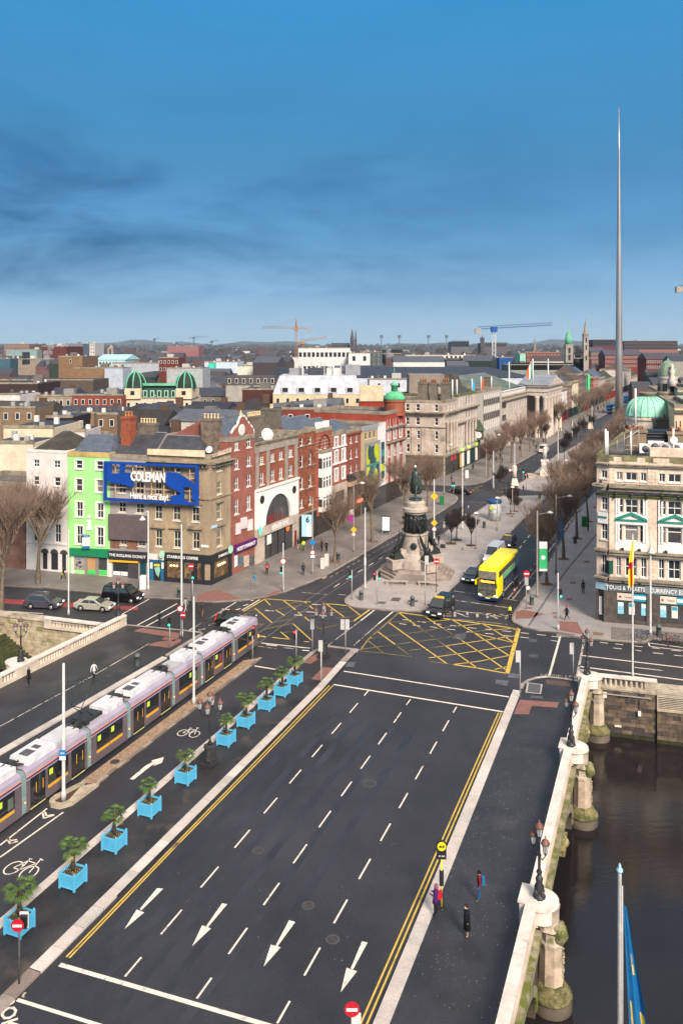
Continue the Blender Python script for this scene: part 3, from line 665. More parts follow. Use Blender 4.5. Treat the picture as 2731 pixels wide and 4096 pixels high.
# the west side: quay row and street row
wx=lambda x:quayl('D',x)
b=Bld('brick_building','old brown brick building with mossy parapet at the left edge behind the bare tree','building',row_foot(wx(-330),wx(228),9,None),12.3,mat('dull_red_brick',(.185,.098,.072),.9,.3,.5,.1,fine=.2,bscale=8))
w=b.walls[0];w.win([('D',-20,35),('D',-160,-105),('D',-300,-240)],[('D',10,520,650),('D',10,850,980)],'sash2');w.course(11.2,.3,.25)
w.text if 0 else None
b.finish()
h0=0
w0=Wall(type('x',(),{'o':Vector()})(),wx(232),wx(605),10,WHITE);hw=w0.z_('D',420,228)
b=Bld('white_house','white rendered townhouse with mossy hipped roof behind the bare tree by the quay','house',row_foot(wx(236),wx(604),11),hw,mat('white_render',(.66,.60,.56),.9,.12,.5,.05,fine=.06,stain=((.42,.37,.33),.5,.62)))
w=b.walls[0];w.win([('D',298,352),('D',480,538)],[('D',510,318,385)],'sash2',sill=False);w.win([('D',298,350),('D',484,542)],[('D',510,468,548),('D',510,678,815)],'sash');w.win([('D',300,358),('D',490,545)],[('D',515,888,1055)],'sash2')
w.win([('D',380,425),('D',455,520),('D',552,592)],[('D',485,1150,1300)],'plain',BLACK,sill=False)
for x in(402,487,572):
 xs,zs=w.s_('D',x),w.z_('D',485,1150);r=.62;w.part('arch',M().yprism([(r*math.cos(math.pi*i/10),r*math.sin(math.pi*i/10))for i in range(11)],-.04,.02),GLASS3,xs,0,zs-.02)
w.course(w.z_('D',515,1075),.2,.12,OFFW)
b.pitched(.3,w.L-.2,.5,9,hw-.3,2.6,SLATEM,hip=(2.5,2.5));b.par=.3
b.finish(OFFW)
w0=Wall(type('x',(),{'o':Vector()})(),wx(605),wx(985),10,WHITE);hg=w0.z_('D',800,248)
GREENR=mat('lime_green_render',(.34,.72,.25),.85,.07,.5,0,fine=.04,stain=((.28,.58,.20),.4,.68))
b=Bld('green_house','bright lime green townhouse with white window surrounds and a big white letter i','house',row_foot(wx(606),wx(984),11),hg,GREENR)
w=b.walls[0]
w.win([('D',678,738),('D',862,925)],[('D',705,316,392),('D',705,482,594)],'sash',surround=(.16,WHITE));w.win([('D',684,742),('D',868,928)],[('D',712,690,824),('D',712,905,1068)],'sash2',surround=(.22,WHITE))
w.poly('sign_fascia',[('D',636,1098),('D',984,1112),('D',984,1185),('D',640,1160)],-.45,-.01,mat('dark_green_fascia',(.012,.20,.085),.5,.1))
w.poly('letter_stem',[('D',790,850),('D',815,851),('D',815,915),('D',828,915),('D',828,940),('D',774,938),('D',774,912),('D',788,912),('D',788,868),('D',775,868),('D',775,852)],-.09,-.01,WHITE)
o=w.part('letter_dot',M().lathe([(.26,-.04),(.26,.04)],14),WHITE,w.s_('D',800),-.06,w.z_('D',800,820));o.rotation_euler=(R(90),0,w.rz)
w.poly('agency_board',[('D',762,968),('D',832,972),('D',832,1098),('D',764,1102)],-.75,-.69,WHITE)
w.poly('board_header',[('D',762,968),('D',832,972),('D',832,994),('D',762,998)],-.76,-.752,mat('teal_print',(.02,.14,.26),.6,0));w.poly('board_footer',[('D',764,1075),('D',832,1072),('D',832,1098),('D',764,1102)],-.76,-.752,mat('teal_print',(.02,.14,.26)))
w.text('TO LET',w.s_('D',797),w.z_('D',797,984),.26,WHITE,y=-.77)
SHUT=mat('grey_shutter',(.30,.27,.24),.7,.2,2)
for a,c,mm in((668,772,SHUT),(783,862,mat('plywood',(.47,.27,.13),.8,.2)),(888,968,GLASS3)):
 w.poly('shop_panel',[('D',a,1180),('D',c,1184),('D',c,1300),('D',a,1296)],-.06,-.01,mm)
 if a>700:w.poly('green_poster',[('D',a,1302),('D',c,1305),('D',c,1340),('D',a,1334)],-.09,-.01,mat('vivid_green_print',(.05,.55,.12),.6,.1))
for(x,y,ww,hh,hx)in((700,1200,50,10,'2b6ea8'),(712,1230,40,26,'23313f'),(690,1250,20,22,'1f2a33'),(722,1270,34,14,'23313f')):
 w.poly('graffiti',[('D',x-ww/2,y),('D',x+ww/2-8,y-hh/2),('D',x+ww/2,y+hh/3),('D',x,y+hh/2)],-.075,-.062,cm(hx,var=.1))
for a in(655,777,874,977):w.box('pilaster',w.s_('D',a)-.2,w.s_('D',a)+.2,-.18,0,0,w.z_('D',800,1172),OFFW if a in(655,977)else mat('grey_pier',(.24,.2,.18),.8))
b.pitched(.2,w.L-.2,.5,9,hg-.4,2.4,SLATE,hip=(0,2));b.finish(mat('yellowed_coping',(.45,.33,.12),.85,.3))
w0=Wall(type('x',(),{'o':Vector()})(),wx(985),wx(1330),10,WHITE);hd=w0.z_('D',1150,268)
b=Bld('doughnut_shop_house','grey rendered house with a blank brown hoarding above the black doughnut shop front','house',row_foot(wx(986),wx(1332),11),hd,mat('grey_render',(.33,.30,.285),.9,.15,.4,.05,fine=.08))
w=b.walls[0];CREAMF=mat('cream_window_frame',(.62,.54,.42),.6,.05)
w.win([('D',1060,1128),('D',1215,1290)],[('D',1250,345,410),('D',1250,508,618),('D',1250,702,792)],'cross',CREAMF);w.win([('D',1076,1136),('D',1236,1300)],[('D',1100,1022,1075)],'sash2',CREAMF)
w.poly('blank_hoarding',[('D',985,795),('D',1334,815),('D',1334,1038),('D',987,1015)],-.45,-.05,mat('brown_hoarding',(.115,.088,.092),.9,.12,2))
w.poly('brick_band',[('D',988,1018),('D',1074,1022),('D',1074,1108),('D',988,1100)],-.03,-.002,mat('red_brown_brick',(.22,.10,.065),.9,.3,.7,.1));w.poly('brick_band',[('D',1138,1025),('D',1234,1030),('D',1234,1118),('D',1138,1110)],-.03,-.002,mat('red_brown_brick',(.22,.10,.065)))
w.poly('sign_fascia',[('D',990,1122),('D',1338,1140),('D',1338,1215),('D',990,1195)],-.5,-.01,mat('black_fascia',(.03,.03,.036),.5,.1))
w.text('THE ROLLING DONUT',w.s_('D',1158),w.z_('D',1158,1166),.52,WHITE,y=-.53,sx=1.05,bold=.01)
w.poly('yellow_strip',[('D',988,1200),('D',1248,1215),('D',1248,1232),('D',988,1218)],-.42,-.02,mat('amber_strip',(.85,.42,.02),.5,.05))
w.poly('shop_window',[('D',1022,1225),('D',1150,1235),('D',1150,1310),('D',1022,1305)],-.2,-.02,GLASS);w.poly('shop_wall',[('D',1152,1238),('D',1240,1244),('D',1240,1385),('D',1152,1378)],-.2,-.02,mat('charcoal_panel',(.06,.055,.06),.7))
w.poly('window_notice',[('D',1024,1306),('D',1084,1310),('D',1084,1344),('D',1024,1340)],-.23,-.2,WHITE);w.poly('window_notice',[('D',1090,1310),('D',1150,1314),('D',1150,1348),('D',1090,1344)],-.23,-.2,WHITE)
w.poly('door',[('D',1262,1230),('D',1310,1234),('D',1310,1385),('D',1262,1380)],-.2,-.02,mat('deep_teal_door',(.01,.06,.075),.5))
w.box('side_pier',.0,.35,-.22,0,0,w.z_('D',985,1122),OFFW)
b.pitched(-.2,w.L+.1,.6,9.5,hd-.4,3.0,SLATED);b.chimney(.9,3.4,hd-.5,w.z_('A2',50,1130)+.6,1.4,1.8,mat('red_chimney_brick',(.27,.075,.04),.9,.25,2,.2),3)
b.chimney(3.0,5.2,hd,hd+3.9,2.6,1.2,mat('brown_stack',(.15,.125,.10),.9,.3,1),6,CREAMPOT)
b.finish()
P0,P1=wx(1333),CORNER;P2=street('F1',58)
w0=Wall(type('x',(),{'o':Vector()})(),P0,P1,10,WHITE);hc=w0.z_('E',300,262)
BUFF=mat('buff_render',(.335,.255,.165),.88,.24,.45,.08,fine=.12,bscale=3,stain=((.17,.135,.10),.33,.60),streak=.35)
b=Bld('corner_building','tall buff corner building with bracketed cornice above the black coffee shop','building',[P0,P1,P2,P2-Vector((12.5,-3.4,0)),P0+Vector((-QW.y,QW.x,0))*9],hc,BUFF)
w=b.walls[0];v=b.walls[1]
POST=mat('pane_with_poster',(.05,.052,.05),.3,.6,6,spec=.5)
w.win([('E',42,106),('E',205,270),('E',372,440)],[('E',75,350,412),('E',75,515,622)],'sash2',CREAMF)
w.win([('E',42,108),('E',205,272),('E',375,442)],[('E',75,715,845)],'sash2',CREAMF,surround=(.22,BUFF));w.win([('E',48,108),('E',212,275),('E',380,444)],[('E',78,938,1088)],'sash2',CREAMF,surround=(.28,BUFF))
v.win([('E',600,640)],[('E',620,342,410),('E',620,508,618),('E',620,702,845),('E',620,935,1085)],'sash2',CREAMF)
for a,y in((73,700),(237,705),(405,712),(78,920),(243,925),(408,932)):w.box('window_hood',w.s_('E',a)-1.05,w.s_('E',a)+1.05,-.38,-.01,w.z_('E',a,y),w.z_('E',a,y)+.18,BUFF)
for a,y in((620,690),(632,900)):v.box('window_hood',v.s_('E',a)-.9,v.s_('E',a)+.9,-.3,-.01,v.z_('E',a,y),v.z_('E',a,y)+.22,MOULD)
for x in(w,v):
 x.course(hc-1.25,.35,.75,MOULD);x.dentils(hc-1.62,int(x.L/.55),None,w=.2,d=.6,h=.34);x.course(x.z_('E',505,672)if x is w else w.z_('E',505,672),.18,.15,BUFF,name='string_course')
w.poly('roof_board',[('D',1330,210),('E',500,225),('E',500,285),('D',1330,262)],-.35,-.25,mat('flaking_cream_board',(.66,.54,.36),.9,.15,1))
v.poly('roof_board',[('E',542,262),('E',712,196),('E',712,240),('E',542,290)],-.35,-.25,mat('faded_red_board',(.42,.30,.24),.9,.2,2,stain=((.62,.50,.38),1.6,.5)))
v.text('SLATTERY',v.s_('E',640),v.z_('E',640,236),.62,mat('faded_red_letters',(.38,.09,.07),.8),y=-.37,sx=.72)if 0 else None
BLKF=mat('black_shopfront',(.022,.022,.026),.4,.1,1,spec=.4)
zt=w.z_('E',300,1150);zf=w.z_('E',300,1215)
w.box('sign_fascia',w.s_('E',140),w.L+.35,-.35,-.01,zf,zt,BLKF);v.box('sign_fascia',0,v.L,-.35,-.01,zf+.01,zt+.01,BLKF)
w.text('STARBUCKS COFFEE',w.s_('E',302),(zt+zf)/2,.52,WHITE,y=-.38,sx=.95,bold=.012);v.text('STARBUCKS COFFEE',v.s_('E',652),(zt+zf)/2,.46,WHITE,y=-.38,sx=.75,bold=.01)
w.box('fascia_white',0,w.s_('E',132),-.3,-.01,zf-.1,zt-.35,OFFW);
w.text('RESTAURANT ABOVE',w.s_('E',66),(zt+zf)/2-.2,.25,DGREY,y=-.32)if 0 else None
BLU=mat('blue_shopfront',(.015,.13,.24),.5,.15,1)
w.box('blue_front',.05,w.s_('E',138),-.14,-.01,0,zf-.12,BLU)
w.poly('door',[('E',35,1228),('E',100,1232),('E',100,1395),('E',40,1390)],-.2,-.13,BLACK);w.poly('graffiti',[('E',45,1275),('E',90,1262),('E',98,1300),('E',82,1360),('E',60,1330)],-.215,-.2,mat('mint_print',(.25,.5,.38),.7,.3,6));w.poly('graffiti',[('E',42,1240),('E',92,1240),('E',95,1262),('E',42,1262)],-.215,-.2,mat('yellow_print',(.6,.5,.05),.7,.3,6))
for a,c in((6,28),(108,130)):w.poly('poster',[('E',a,1228),('E',c,1229),('E',c,1285),('E',a,1284)],-.19,-.14,OFFW)
WARM=mat('warm_lit_interior',(.12,.075,.04),.3,.6,2,spec=.5,stain=((.30,.17,.07),1.1,.55))  # warm room light painted into the opaque shop panes
for a,c in((155,285),(318,405),(425,470)):
 w.box('shop_window',w.s_('E',a),w.s_('E',c),-.06,-.01,.7,zf-.35,WARM)
for a in(145,300,412,480):w.box('pilaster',w.s_('E',a)-.18,w.s_('E',a)+.18,-.3,-.01,0,zf,BLKF)
w.box('stall_riser',w.s_('E',140),w.L+.3,-.28,-.01,0,.7,BLKF);v.box('stall_riser',0,v.L,-.28,-.01,0,.7,BLKF)
v.box('shop_window',.55,v.L-.8,-.06,-.01,.7,zf-.3,WARM);v.box('pilaster',0,.5,-.3,-.01,0,zf,BLKF);v.box('pilaster',v.L-.7,v.L-.1,-.3,-.01,0,zf,BLKF)
LAMPG=mat('lit_lamp',(1,.62,.22),.4,0,emit=3.0)
for fw,fx in((w,(190,218,245)),(v,(608,622,645,662))):
 for x in fx:fw.part('pendant_lamp',M().ball((0,0,0),.11,6,4),LAMPG,fw.s_('E',x),-.12,zf-.75)
v.part('round_emblem',M().lathe([(.55,-.05),(.55,.05)],16),mat('pale_green_emblem',(.35,.6,.45),.5),v.s_('E',694),-.5,zt-.1).rotation_euler=(R(90),0,v.rz)
w.part('round_emblem',M().lathe([(.5,-.05),(.5,.05)],16),mat('pale_green_emblem',(.35,.6,.45),.5),w.s_('E',128),-.7,zt-.15).rotation_euler=(R(90),0,w.rz+1.2)
w.poly('notice',[('E',460,1072),('E',526,1080),('E',526,1098),('E',460,1092)],-.1,-.02,WHITE);v.poly('street_nameplate',[('E',545,905),('E',596,890),('E',596,915),('E',545,930)],-.1,-.02,mat('pale_blue_plate',(.45,.6,.75),.5))
w.poly('notice',[('E',400,712),('E',454,715),('E',454,740),('E',400,736)],-.1,-.02,WHITE)
b.par=.5;b.pitched(.3,w.L-1.2,1.2,8.4,hc-.6,2.5,SLATED,hip=(0,2.5));b.chimney(w.L-2.2,5.2,hc-.5,hc+4.4,2.5,1.5,mat('tall_brown_stack',(.17,.13,.10),.9,.35,1.5,.2),5,CREAMPOT)
b.finish()
v.part('satellite_dish',M().lathe([(.02,0),(.3,.04),(.45,.14)],12),WHITE,1.5,1.2,hc+.5).rotation_euler=(R(70),0,0)
t=thing('framed_sign','huge blue frame with blue hands and white name letters hung on the corner building','sign',w.A,w.rz)
BLUE=mat('royal_blue',(.006,.055,.31),.5,.1,1);BAMB=mat('bare_lattice',(.50,.36,.24),.8,.2,2)
sx=lambda f,x:w.s_(f,x);zz=w.z_
x0,x1=w.s_('D',968),w.s_('E',462)
zt0,zt1,zb0,zb1=zz('D',968,318),zz('E',462,348),zz('D',968,660),zz('E',462,708)
zt0=zt1=(zt0+zt1)/2;zb0=zb1=(zb0+zb1)/2
for(a,b_,c,d_)in((x0,x1,zt0-.32,zt0),(x0,x1,zb0,zb0+.34),(x0,x0+.30,zb0+.342,zt0-.322),(x1-.36,x1,zb0+.342,zt0-.322)):M().box(0,b_-a,-1.15,-.75,0,d_-c).build('frame_beam',BLUE,t,(a,0,c))
for k in(.11,.3,.425,.5,.63,.75,.9):M().box(-.06,.06,-.72,-.6,zb0+.35,zt0-.35).build('lattice_post',BAMB,t,(x0+(x1-x0)*k,0,0))
for k in(.06,.33,.66,.93):M().box(x0+.3,x1-.36,-.60,-.5,-.05,.05).build('lattice_rail',BAMB,t,(0,0,zb0+(zt0-zb0)*k))
def sgn(name,f,pts,y0,y1,m):
 q=[(w.s_(f,x),w.z_(f,x,y))for x,y in pts]
 a=sum(q[i][0]*q[(i+1)%len(q)][1]-q[(i+1)%len(q)][0]*q[i][1]for i in range(len(q)))
 if a<0:q=q[::-1]
 M().yprism(q,y0,y1).build(name,m,t)
sgn('hand_shape','D',[(990,340),(1035,338),(1033,425),(1108,425),(1106,340),(1140,345),(1157,370),(1142,415),(1205,420),(1232,460),(1225,500),(1240,535),(1205,541),(1130,520),(1040,505),(992,485)],-1.1,-.85,BLUE)
sgn('hand_shape','E',[(155,480),(175,415),(260,415),(330,450),(440,525),(442,660),(410,660),(408,545),(335,545),(335,655),(368,665),(360,682),(220,672),(215,625),(300,610),(308,600),(270,575),(210,550),(180,520)],-1.1,-.85,BLUE)
text('COLEMAN',1.75,WHITE,t,(w.s_('D',1368),-1.3,w.z_('D',1370,456)),0,bold=.05,sx=.62,depth=.15)
text('Have a nice day!',1.1,WHITE,t,(w.s_('D',1378),-1.3,w.z_('D',1378,628)),0,bold=.02,sx=.78,depth=.1)
def house(name,label,f,x0,x1,ytop,m,xr=None,depth=11,cat='building',roof='flat',**k):
 A,B=street(f,x0),street(f,x1);xr=x1 if xr is None else xr
 wt_=Wall(type('x',(),{'o':Vector()})(),A,B,1,m);h=wt_.z_(f,xr,ytop)
 return Bld(name,label,cat,row_foot(A,B,depth),h,m,roof,**k)
PINKBR=mat('pinkish_red_brick',(.27,.095,.072),.9,.2,.5,.1,fine=.14,bscale=8)
REDBR=mat('orange_red_brick',(.265,.080,.045),.9,.25,.6,.1,fine=.2,bscale=8)
DKBR=mat('weathered_brick',(.235,.075,.042),.9,.45,1.1,.1,fine=.3,bscale=6)
b=house('gabled_building','narrow red brick building with curved Dutch gable and clock above the purple pharmacy','F1',60,306,292,PINKBR,60);w=b.walls[0];hb=b.h
w.win([('F1',98,142),('F1',225,270)],[('F1',120,302,418),('F1',120,508,618),('F1',120,705,835),('F1',122,930,1088)],'sash2')
out=[(68,250),(97,195),(135,160),(150,105),(165,72),(190,58),(215,72),(240,118),(268,155),(300,195),(306,250)]
q=[(w.s_('F1',x),w.z_('F1',x,y))for x,y in out];q=[(min(max(a,0),w.L),c)for a,c in q]
g=[(0,hb),(w.L,hb)]+q[::-1];w.part('gable',M().yprism([(a,c-hb)for a,c in g],.0,.4),PINKBR,0,.003,hb)
mm=M()
for(a,c),(a2,c2)in zip(q,q[1:]):mm.tube([(a,.2,c-hb),(a2,.2,c2-hb)],.2,6)
w.part('gable_coping',mm,OFFW,0,-.05,hb);o=w.part('clock_face',M().lathe([(.85,-.05),(.85,.06),(.6,.08)],20),OFFW,w.s_('F1',174),-.02,w.z_('F1',174,210));o.rotation_euler=(R(90),0,w.rz)
w.part('finial',M().lathe([(.25,0),(.3,.2),(.12,.5),(.05,.8)],8),mat('mossy_cream',(.5,.42,.25),.9),w.s_('F1',178),.2,q[5][1])
w.poly('sign_fascia',[('F1',90,1415),('F1',305,1332),('F1',305,1402),('F1',86,1492)],-.5,-.01,mat('purple_fascia',(.085,.012,.13),.5,.08))
zc=w.z_('F1',205,1412);w.text("HICKEY'S PHARMACY",w.L/2+.1,zc,.72,WHITE,y=-.54,sx=.70,bold=.015)
for a,c,hx in((95,125,'c9d9e0'),(140,185,'5b6b70'),(195,245,'b9aaa0'),(262,300,'4c5a62')):w.poly('shop_window',[('F1',a,1530),('F1',c,1512),('F1',c,1625),('F1',a,1645)],-.1,-.01,cm(hx,var=.5,scale=3))
for a,c,y in((108,155,1190),(160,222,1130),(232,280,1150)):w.poly('white_panel',[('F1',a,y),('F1',c,y-15),('F1',c,y+100),('F1',a,y+115)],-.16,-.02,mat('pinkish_white',(.68,.58,.60),.7))
for x,y in((345,1235),):
 mm=M();mm.box(-.12,.12,-.08,.08,-.55,.55);mm.box(-.55,.55,-.079,.079,-.12,.12);w.part('green_cross',mm,mat('lit_green_cross',(.02,.75,.2),.4,0,emit=1.2),w.s_('F1',300),-1.1,w.z_('F1',330,1235)).rotation_euler=(0,0,w.rz+.9)
b.pitched(0,w.L,.4,10,hb-.2,2.4,SLATE,wall=0);b.finish()
b=house('burger_restaurant','red brick building with grey pilasters over a white arched restaurant front','F1',308,756,262,REDBR);w=b.walls[0];hb=b.h
w.win([('F1',362,404),('F1',475,516),('F1',562,603),('F1',665,704)],[('F1',383,476,566)],'grid');w.win([('F1',366,406),('F1',478,517),('F1',563,603),('F1',666,704)],[('F1',385,655,780)],'cross')
zP=w.z_('F1',755,718);zband=w.z_('F1',755,350)
GRST=mat('grey_stone_trim',(.30,.26,.225),.85,.2,1,.05)
for x in(332,446,638,740):w.box('pilaster',max(0.02,w.s_('F1',x)-.42),min(w.L-.02,w.s_('F1',x)+.42),-.12,-.01,zP+.25,zband,GRST)
w.box('stone_band',0,w.L,-.14,-.01,zband+.004,zband+.75,GRST);w.course(zband+1.2,.35,.25,MOULD)
PWH=mat('white_portal',(.78,.72,.69),.7,.06,.5,0)
zsp=w.z_('F1',668,1100);cxs=(w.s_('F1',405)+w.s_('F1',668))/2;rr=(w.s_('F1',668)-w.s_('F1',405))/2;zap=w.z_('F1',575,862);zsg=zsp-.1
hA=zap-zsp;na=24;mm=M()
arc=[(cxs-rr*math.cos(math.pi*i/na),zsp+hA*math.sin(math.pi*i/na))for i in range(na+1)]
for(a,c),(a2,c2)in zip(arc,arc[1:]):
 n=len(mm.v);mm.v+=[(a,-.25,c),(a2,-.25,c2),(a2,-.25,zP),(a,-.25,zP),(a,.3,c),(a2,.3,c2)]
 mm.face((n,n+1,n+2,n+3));mm.face((n+4,n+5,n+1,n))
mm.box(.0,cxs-rr,-.25,-.01,zsg,zP);mm.box(cxs+rr,w.L,-.25,-.01,zsg,zP);mm.box(0,w.L,-.45,-.02,zP+.002,zP+.3)
w.part('white_portal',mm,PWH)
mm=M()
for(a,c),(a2,c2)in zip(arc,arc[1:]):
 k=1.16;p=lambda u,v_,k_:(cxs+(u-cxs)*k_,zsp+(v_-zsp)*k_)
 q0,q1,q2,q3=p(a,c,1.0),p(a2,c2,1.0),p(a2,c2,k),p(a,c,k)
 n=len(mm.v);mm.v+=[(q0[0],-.36,q0[1]),(q1[0],-.36,q1[1]),(q2[0],-.36,q2[1]),(q3[0],-.36,q3[1]),(q2[0],-.25,q2[1]),(q3[0],-.25,q3[1])]
 mm.face((n,n+1,n+2,n+3));mm.face((n+3,n+2,n+4,n+5))
w.part('arch_moulding',mm,WHITE)
w.poly('arched_window',[(a,c)for a,c in arc],-.06,-.01,GLASS3,conv=False)
for k in(-.55,-.2,.2,.55):w.box('mullion',cxs+rr*k-.05,cxs+rr*k+.05,-.13,-.065,zsp,zsp+hA*math.sqrt(1-k*k),DGREY)
for k in(-.62,-.4,-.1,.3):w.box('red_seat',cxs+rr*k-.35,cxs+rr*k+.3,-.09,-.062,zsp+.15,zsp+1.1,mat('red_seating',(.25,.02,.02),.6,.3))
for x,y in((372,935),(708,830)):w.part('round_window',M().lathe([(.62,-.03),(.62,.03),(.45,.06)],14),BLACK,w.s_('F1',x),-.27,w.z_('F1',x,y)).rotation_euler=(R(90),0,w.rz)
w.box('sign_fascia',.9,w.L-.9,-.5,-.26,zsp-1.35,zsp-.12,mat('stone_fascia',(.46,.39,.34),.8))
w.text('BURGER KING',(w.s_('F1',465)+w.s_('F1',625))/2,zsp-.74,1.0,WHITE,y=-.55,sx=.80,bold=.025)
w.box('shop_glazing',w.s_('F1',400),w.s_('F1',690),-.08,-.01,.1,zsp-1.4,GLASS3)
for k in(400,470,545,620,690):w.box('mullion',w.s_('F1',k)-.07,w.s_('F1',k)+.07,-.16,-.081,.1,zsp-1.4,BLACK)
w.box('stone_pier',.0,w.s_('F1',396),-.3,-.01,0,zsp-.12,LIME);w.box('stone_pier',w.s_('F1',692),w.L,-.3,-.01,0,zsp-.12,LIME)
w.box('red_door',w.s_('F1',708),w.s_('F1',728),-.34,-.3,0,2.6,mat('dark_red_door',(.2,.01,.01),.5));w.box('white_notice',w.s_('F1',428),w.s_('F1',472),-.2,-.161,2.2,3.6,WHITE);
w.part('round_logo',M().lathe([(.55,-.03),(.55,.03)],16),mat('orange_logo',(.7,.2,.06),.5),w.s_('F1',643),-.2,w.z_('F1',643,1230)).rotation_euler=(R(90),0,w.rz)
w.part('rail',M().tube([(2,.4,.7),(w.L-1,.4,.7)],.05,5).tube([(4,.4,0),(4,.4,.7)],.05,5).tube([(8,.4,0),(8,.4,.7)],.05,5),GALV,0,0,hb)
w.part('satellite_dish',M().lathe([(.02,0),(.6,.08),(1.0,.3)],16),OFFW,w.s_('F1',522),1.5,hb+.7).rotation_euler=(R(75),0,.6)
b.box('roof_hut',1.5,5.5,3.5,8,hb-.6,hb+2.2,REDBR);b.chimney(8,5,hb-.6,hb+3.3,4.0,1.2,mat('brown_stack',(.15,.125,.10)),8,CREAMPOT);b.pitched(2.5,w.L,5.5,11,hb-.5,2.2,SLATE)
b.finish()
b=house('pub_building','weathered dark red brick building with four rows of sash windows over a black pub front','F1',757,944,178,DKBR);w=b.walls[0];hb=b.h
w.win([('F1',785,815),('F1',875,902)],[('F1',800,290,373),('F1',800,474,600),('F1',800,702,826),('F1',800,930,1022)],'sash')
for y in(385,608,845):w.course(w.z_('F1',800,y),.14,.12,MOULD,name='string_course')
zc=w.z_('F1',800,1085);w.box('pub_front',.05,w.L-.05,-.25,-.01,0,zc-.3,BLKF);w.course(zc-.25,.3,.4,MOULD);w.box('pub_window',1.2,2.6,-.28,-.251,.8,3.4,GLASS);w.box('pub_window',3.3,5.4,-.28,-.251,.8,3.4,GLASS3)
w.part('round_sign',M().lathe([(.62,-.05),(.62,.05)],16),mat('red_round_sign',(.4,.03,.03),.5),w.s_('F1',860),-.4,w.z_('F1',860,1195)).rotation_euler=(R(90),0,w.rz)
b.pitched(0,w.L,1,10,hb-.6,2.3,SLATE);b.chimney(.4,5,hb-.5,hb+3.4,.9,3.2,mat('brown_stack',(.15,.125,.10)),3,CREAMPOT);b.finish()
b=house('oriel_building','red brick building with pointed arch and tall white bay window','F1',945,1117,168,mat('banded_red_brick',(.29,.085,.05),.9,.22,.6,.1,fine=.15));w=b.walls[0];hb=b.h
w.win([('F1',980,1000),('F1',1032,1052)],[('F1',990,335,408)],'plain')
for k in range(5):w.box('brick_band',.02,w.L-.02,-.05,-.004,hb-1.7-k*.55,hb-1.5-k*.55,mat('pale_band',(.38,.20,.14),.9))
mm=M();c0=(w.s_('F1',980)+w.s_('F1',1100))/2-.2;zt_=w.z_('F1',1035,252);zb_=w.z_('F1',990,400)
pts=[(-1.9,zb_-zt_),(-1.8,(zb_-zt_)*.55),(-1.2,(zb_-zt_)*.2),(0,0),(1.2,(zb_-zt_)*.2),(1.8,(zb_-zt_)*.55),(1.9,zb_-zt_)]
for p,q in zip(pts,pts[1:]):mm.tube([(p[0],-.1,p[1]),(q[0],-.1,q[1])],.16,5)
w.part('pointed_arch',mm,mat('dark_brick_arch',(.14,.045,.03),.9),c0,0,zt_)
a,c=w.s_('F1',975),w.s_('F1',1070);zo1,zo0=w.z_('F1',1030,432),w.z_('F1',1030,1050);nfl=3
for i in range(nfl+1):
 zz0=zo0+(zo1-zo0)*(i/nfl);
for i,(ya,yb)in enumerate(((500,610),(700,810),(905,1010))):
 z1_,z0_=w.z_('F1',990,ya),w.z_('F1',990,yb)
 w.box('bay_glass',a+.12,c-.12,-.72,-.05,z0_-.05,z1_+.05,GLASS3)
 for k in range(4):w.box('bay_frame',a+(c-a-.2)*k/3,a+(c-a-.2)*k/3+.2,-.85,-.73,z0_,z1_,WHITE)
 w.box('bay_frame',a,c,-.83,-.735,(z0_+z1_)/2+.3,(z0_+z1_)/2+.42,WHITE)
 zn=w.z_('F1',990,(610,810,1010)[i]);zm=w.z_('F1',990,(700,905,1060)[i]);w.box('bay_panel',a,c,-.85,-.01,zm,zn,WHITE)
w.box('bay_panel',a,c,-.85,-.01,w.z_('F1',990,500),zo1,WHITE);w.box('bay_roof',a-.15,c+.15,-1.0,-.01,zo1+.002,zo1+.25,MOULD)
for x0_,x1_ in((960,1010),(1037,1085)):w.box('white_block',w.s_('F1',x0_),w.s_('F1',x1_),-.05,.4,hb-.1,hb+1.1,WHITE)
w.box('shop_front',.1,w.L-.1,-.2,-.01,0,zo0-.6,mat('dim_shopfront',(.05,.04,.035),.5,.5,1));b.pitched(0,w.L,1,10,hb-.6,2.3,SLATE);b.finish()
b=house('white_trimmed_building','red brick building with bold white window surrounds beside the bay window','F1',1118,1271,205,mat('crimson_brick',(.27,.085,.060),.9,.2,.6,.1));w=b.walls[0];hb=b.h
w.win([('F1',1147,1178),('F1',1222,1252)],[('F1',1160,290,392),('F1',1160,432,552),('F1',1160,622,742)],'sash2',surround=(.30,WHITE))
for y in(398,568):w.box('white_course',.1,w.L-.1,-.14,-.01,w.z_('F1',1160,y),w.z_('F1',1160,y)+.28,WHITE)
zc=w.z_('F1',1200,765);w.box('stone_storey',0,w.L,-.1,-.01,0,zc,LIME);w.box('white_window',1,w.L-1.4,-.16,-.101,w.z_('F1',1180,960),w.z_('F1',1180,850),GLASS);w.box('shop_front',.4,w.L-.4,-.16,-.101,0,3.2,mat('dim_shopfront',(.05,.04,.035)))
b.pitched(0,w.L,.6,10,hb-.6,2.6,SLATE,gm=mat('gable_render',(.22,.17,.13),.9));b.finish()
b=house('narrow_brick_building','narrow plain red brick building with dark shop canopy next to the yellow glazed front','F1',1272,1418,185,mat('brownish_red_brick',(.24,.072,.052),.9,.2,.6,.1));w=b.walls[0];hb=b.h
w.win([('F1',1303,1324),('F1',1362,1382)],[('F1',1313,268,345),('F1',1313,408,508),('F1',1313,575,655)],'sash');w.dentils(hb-.8,14,DKBR)
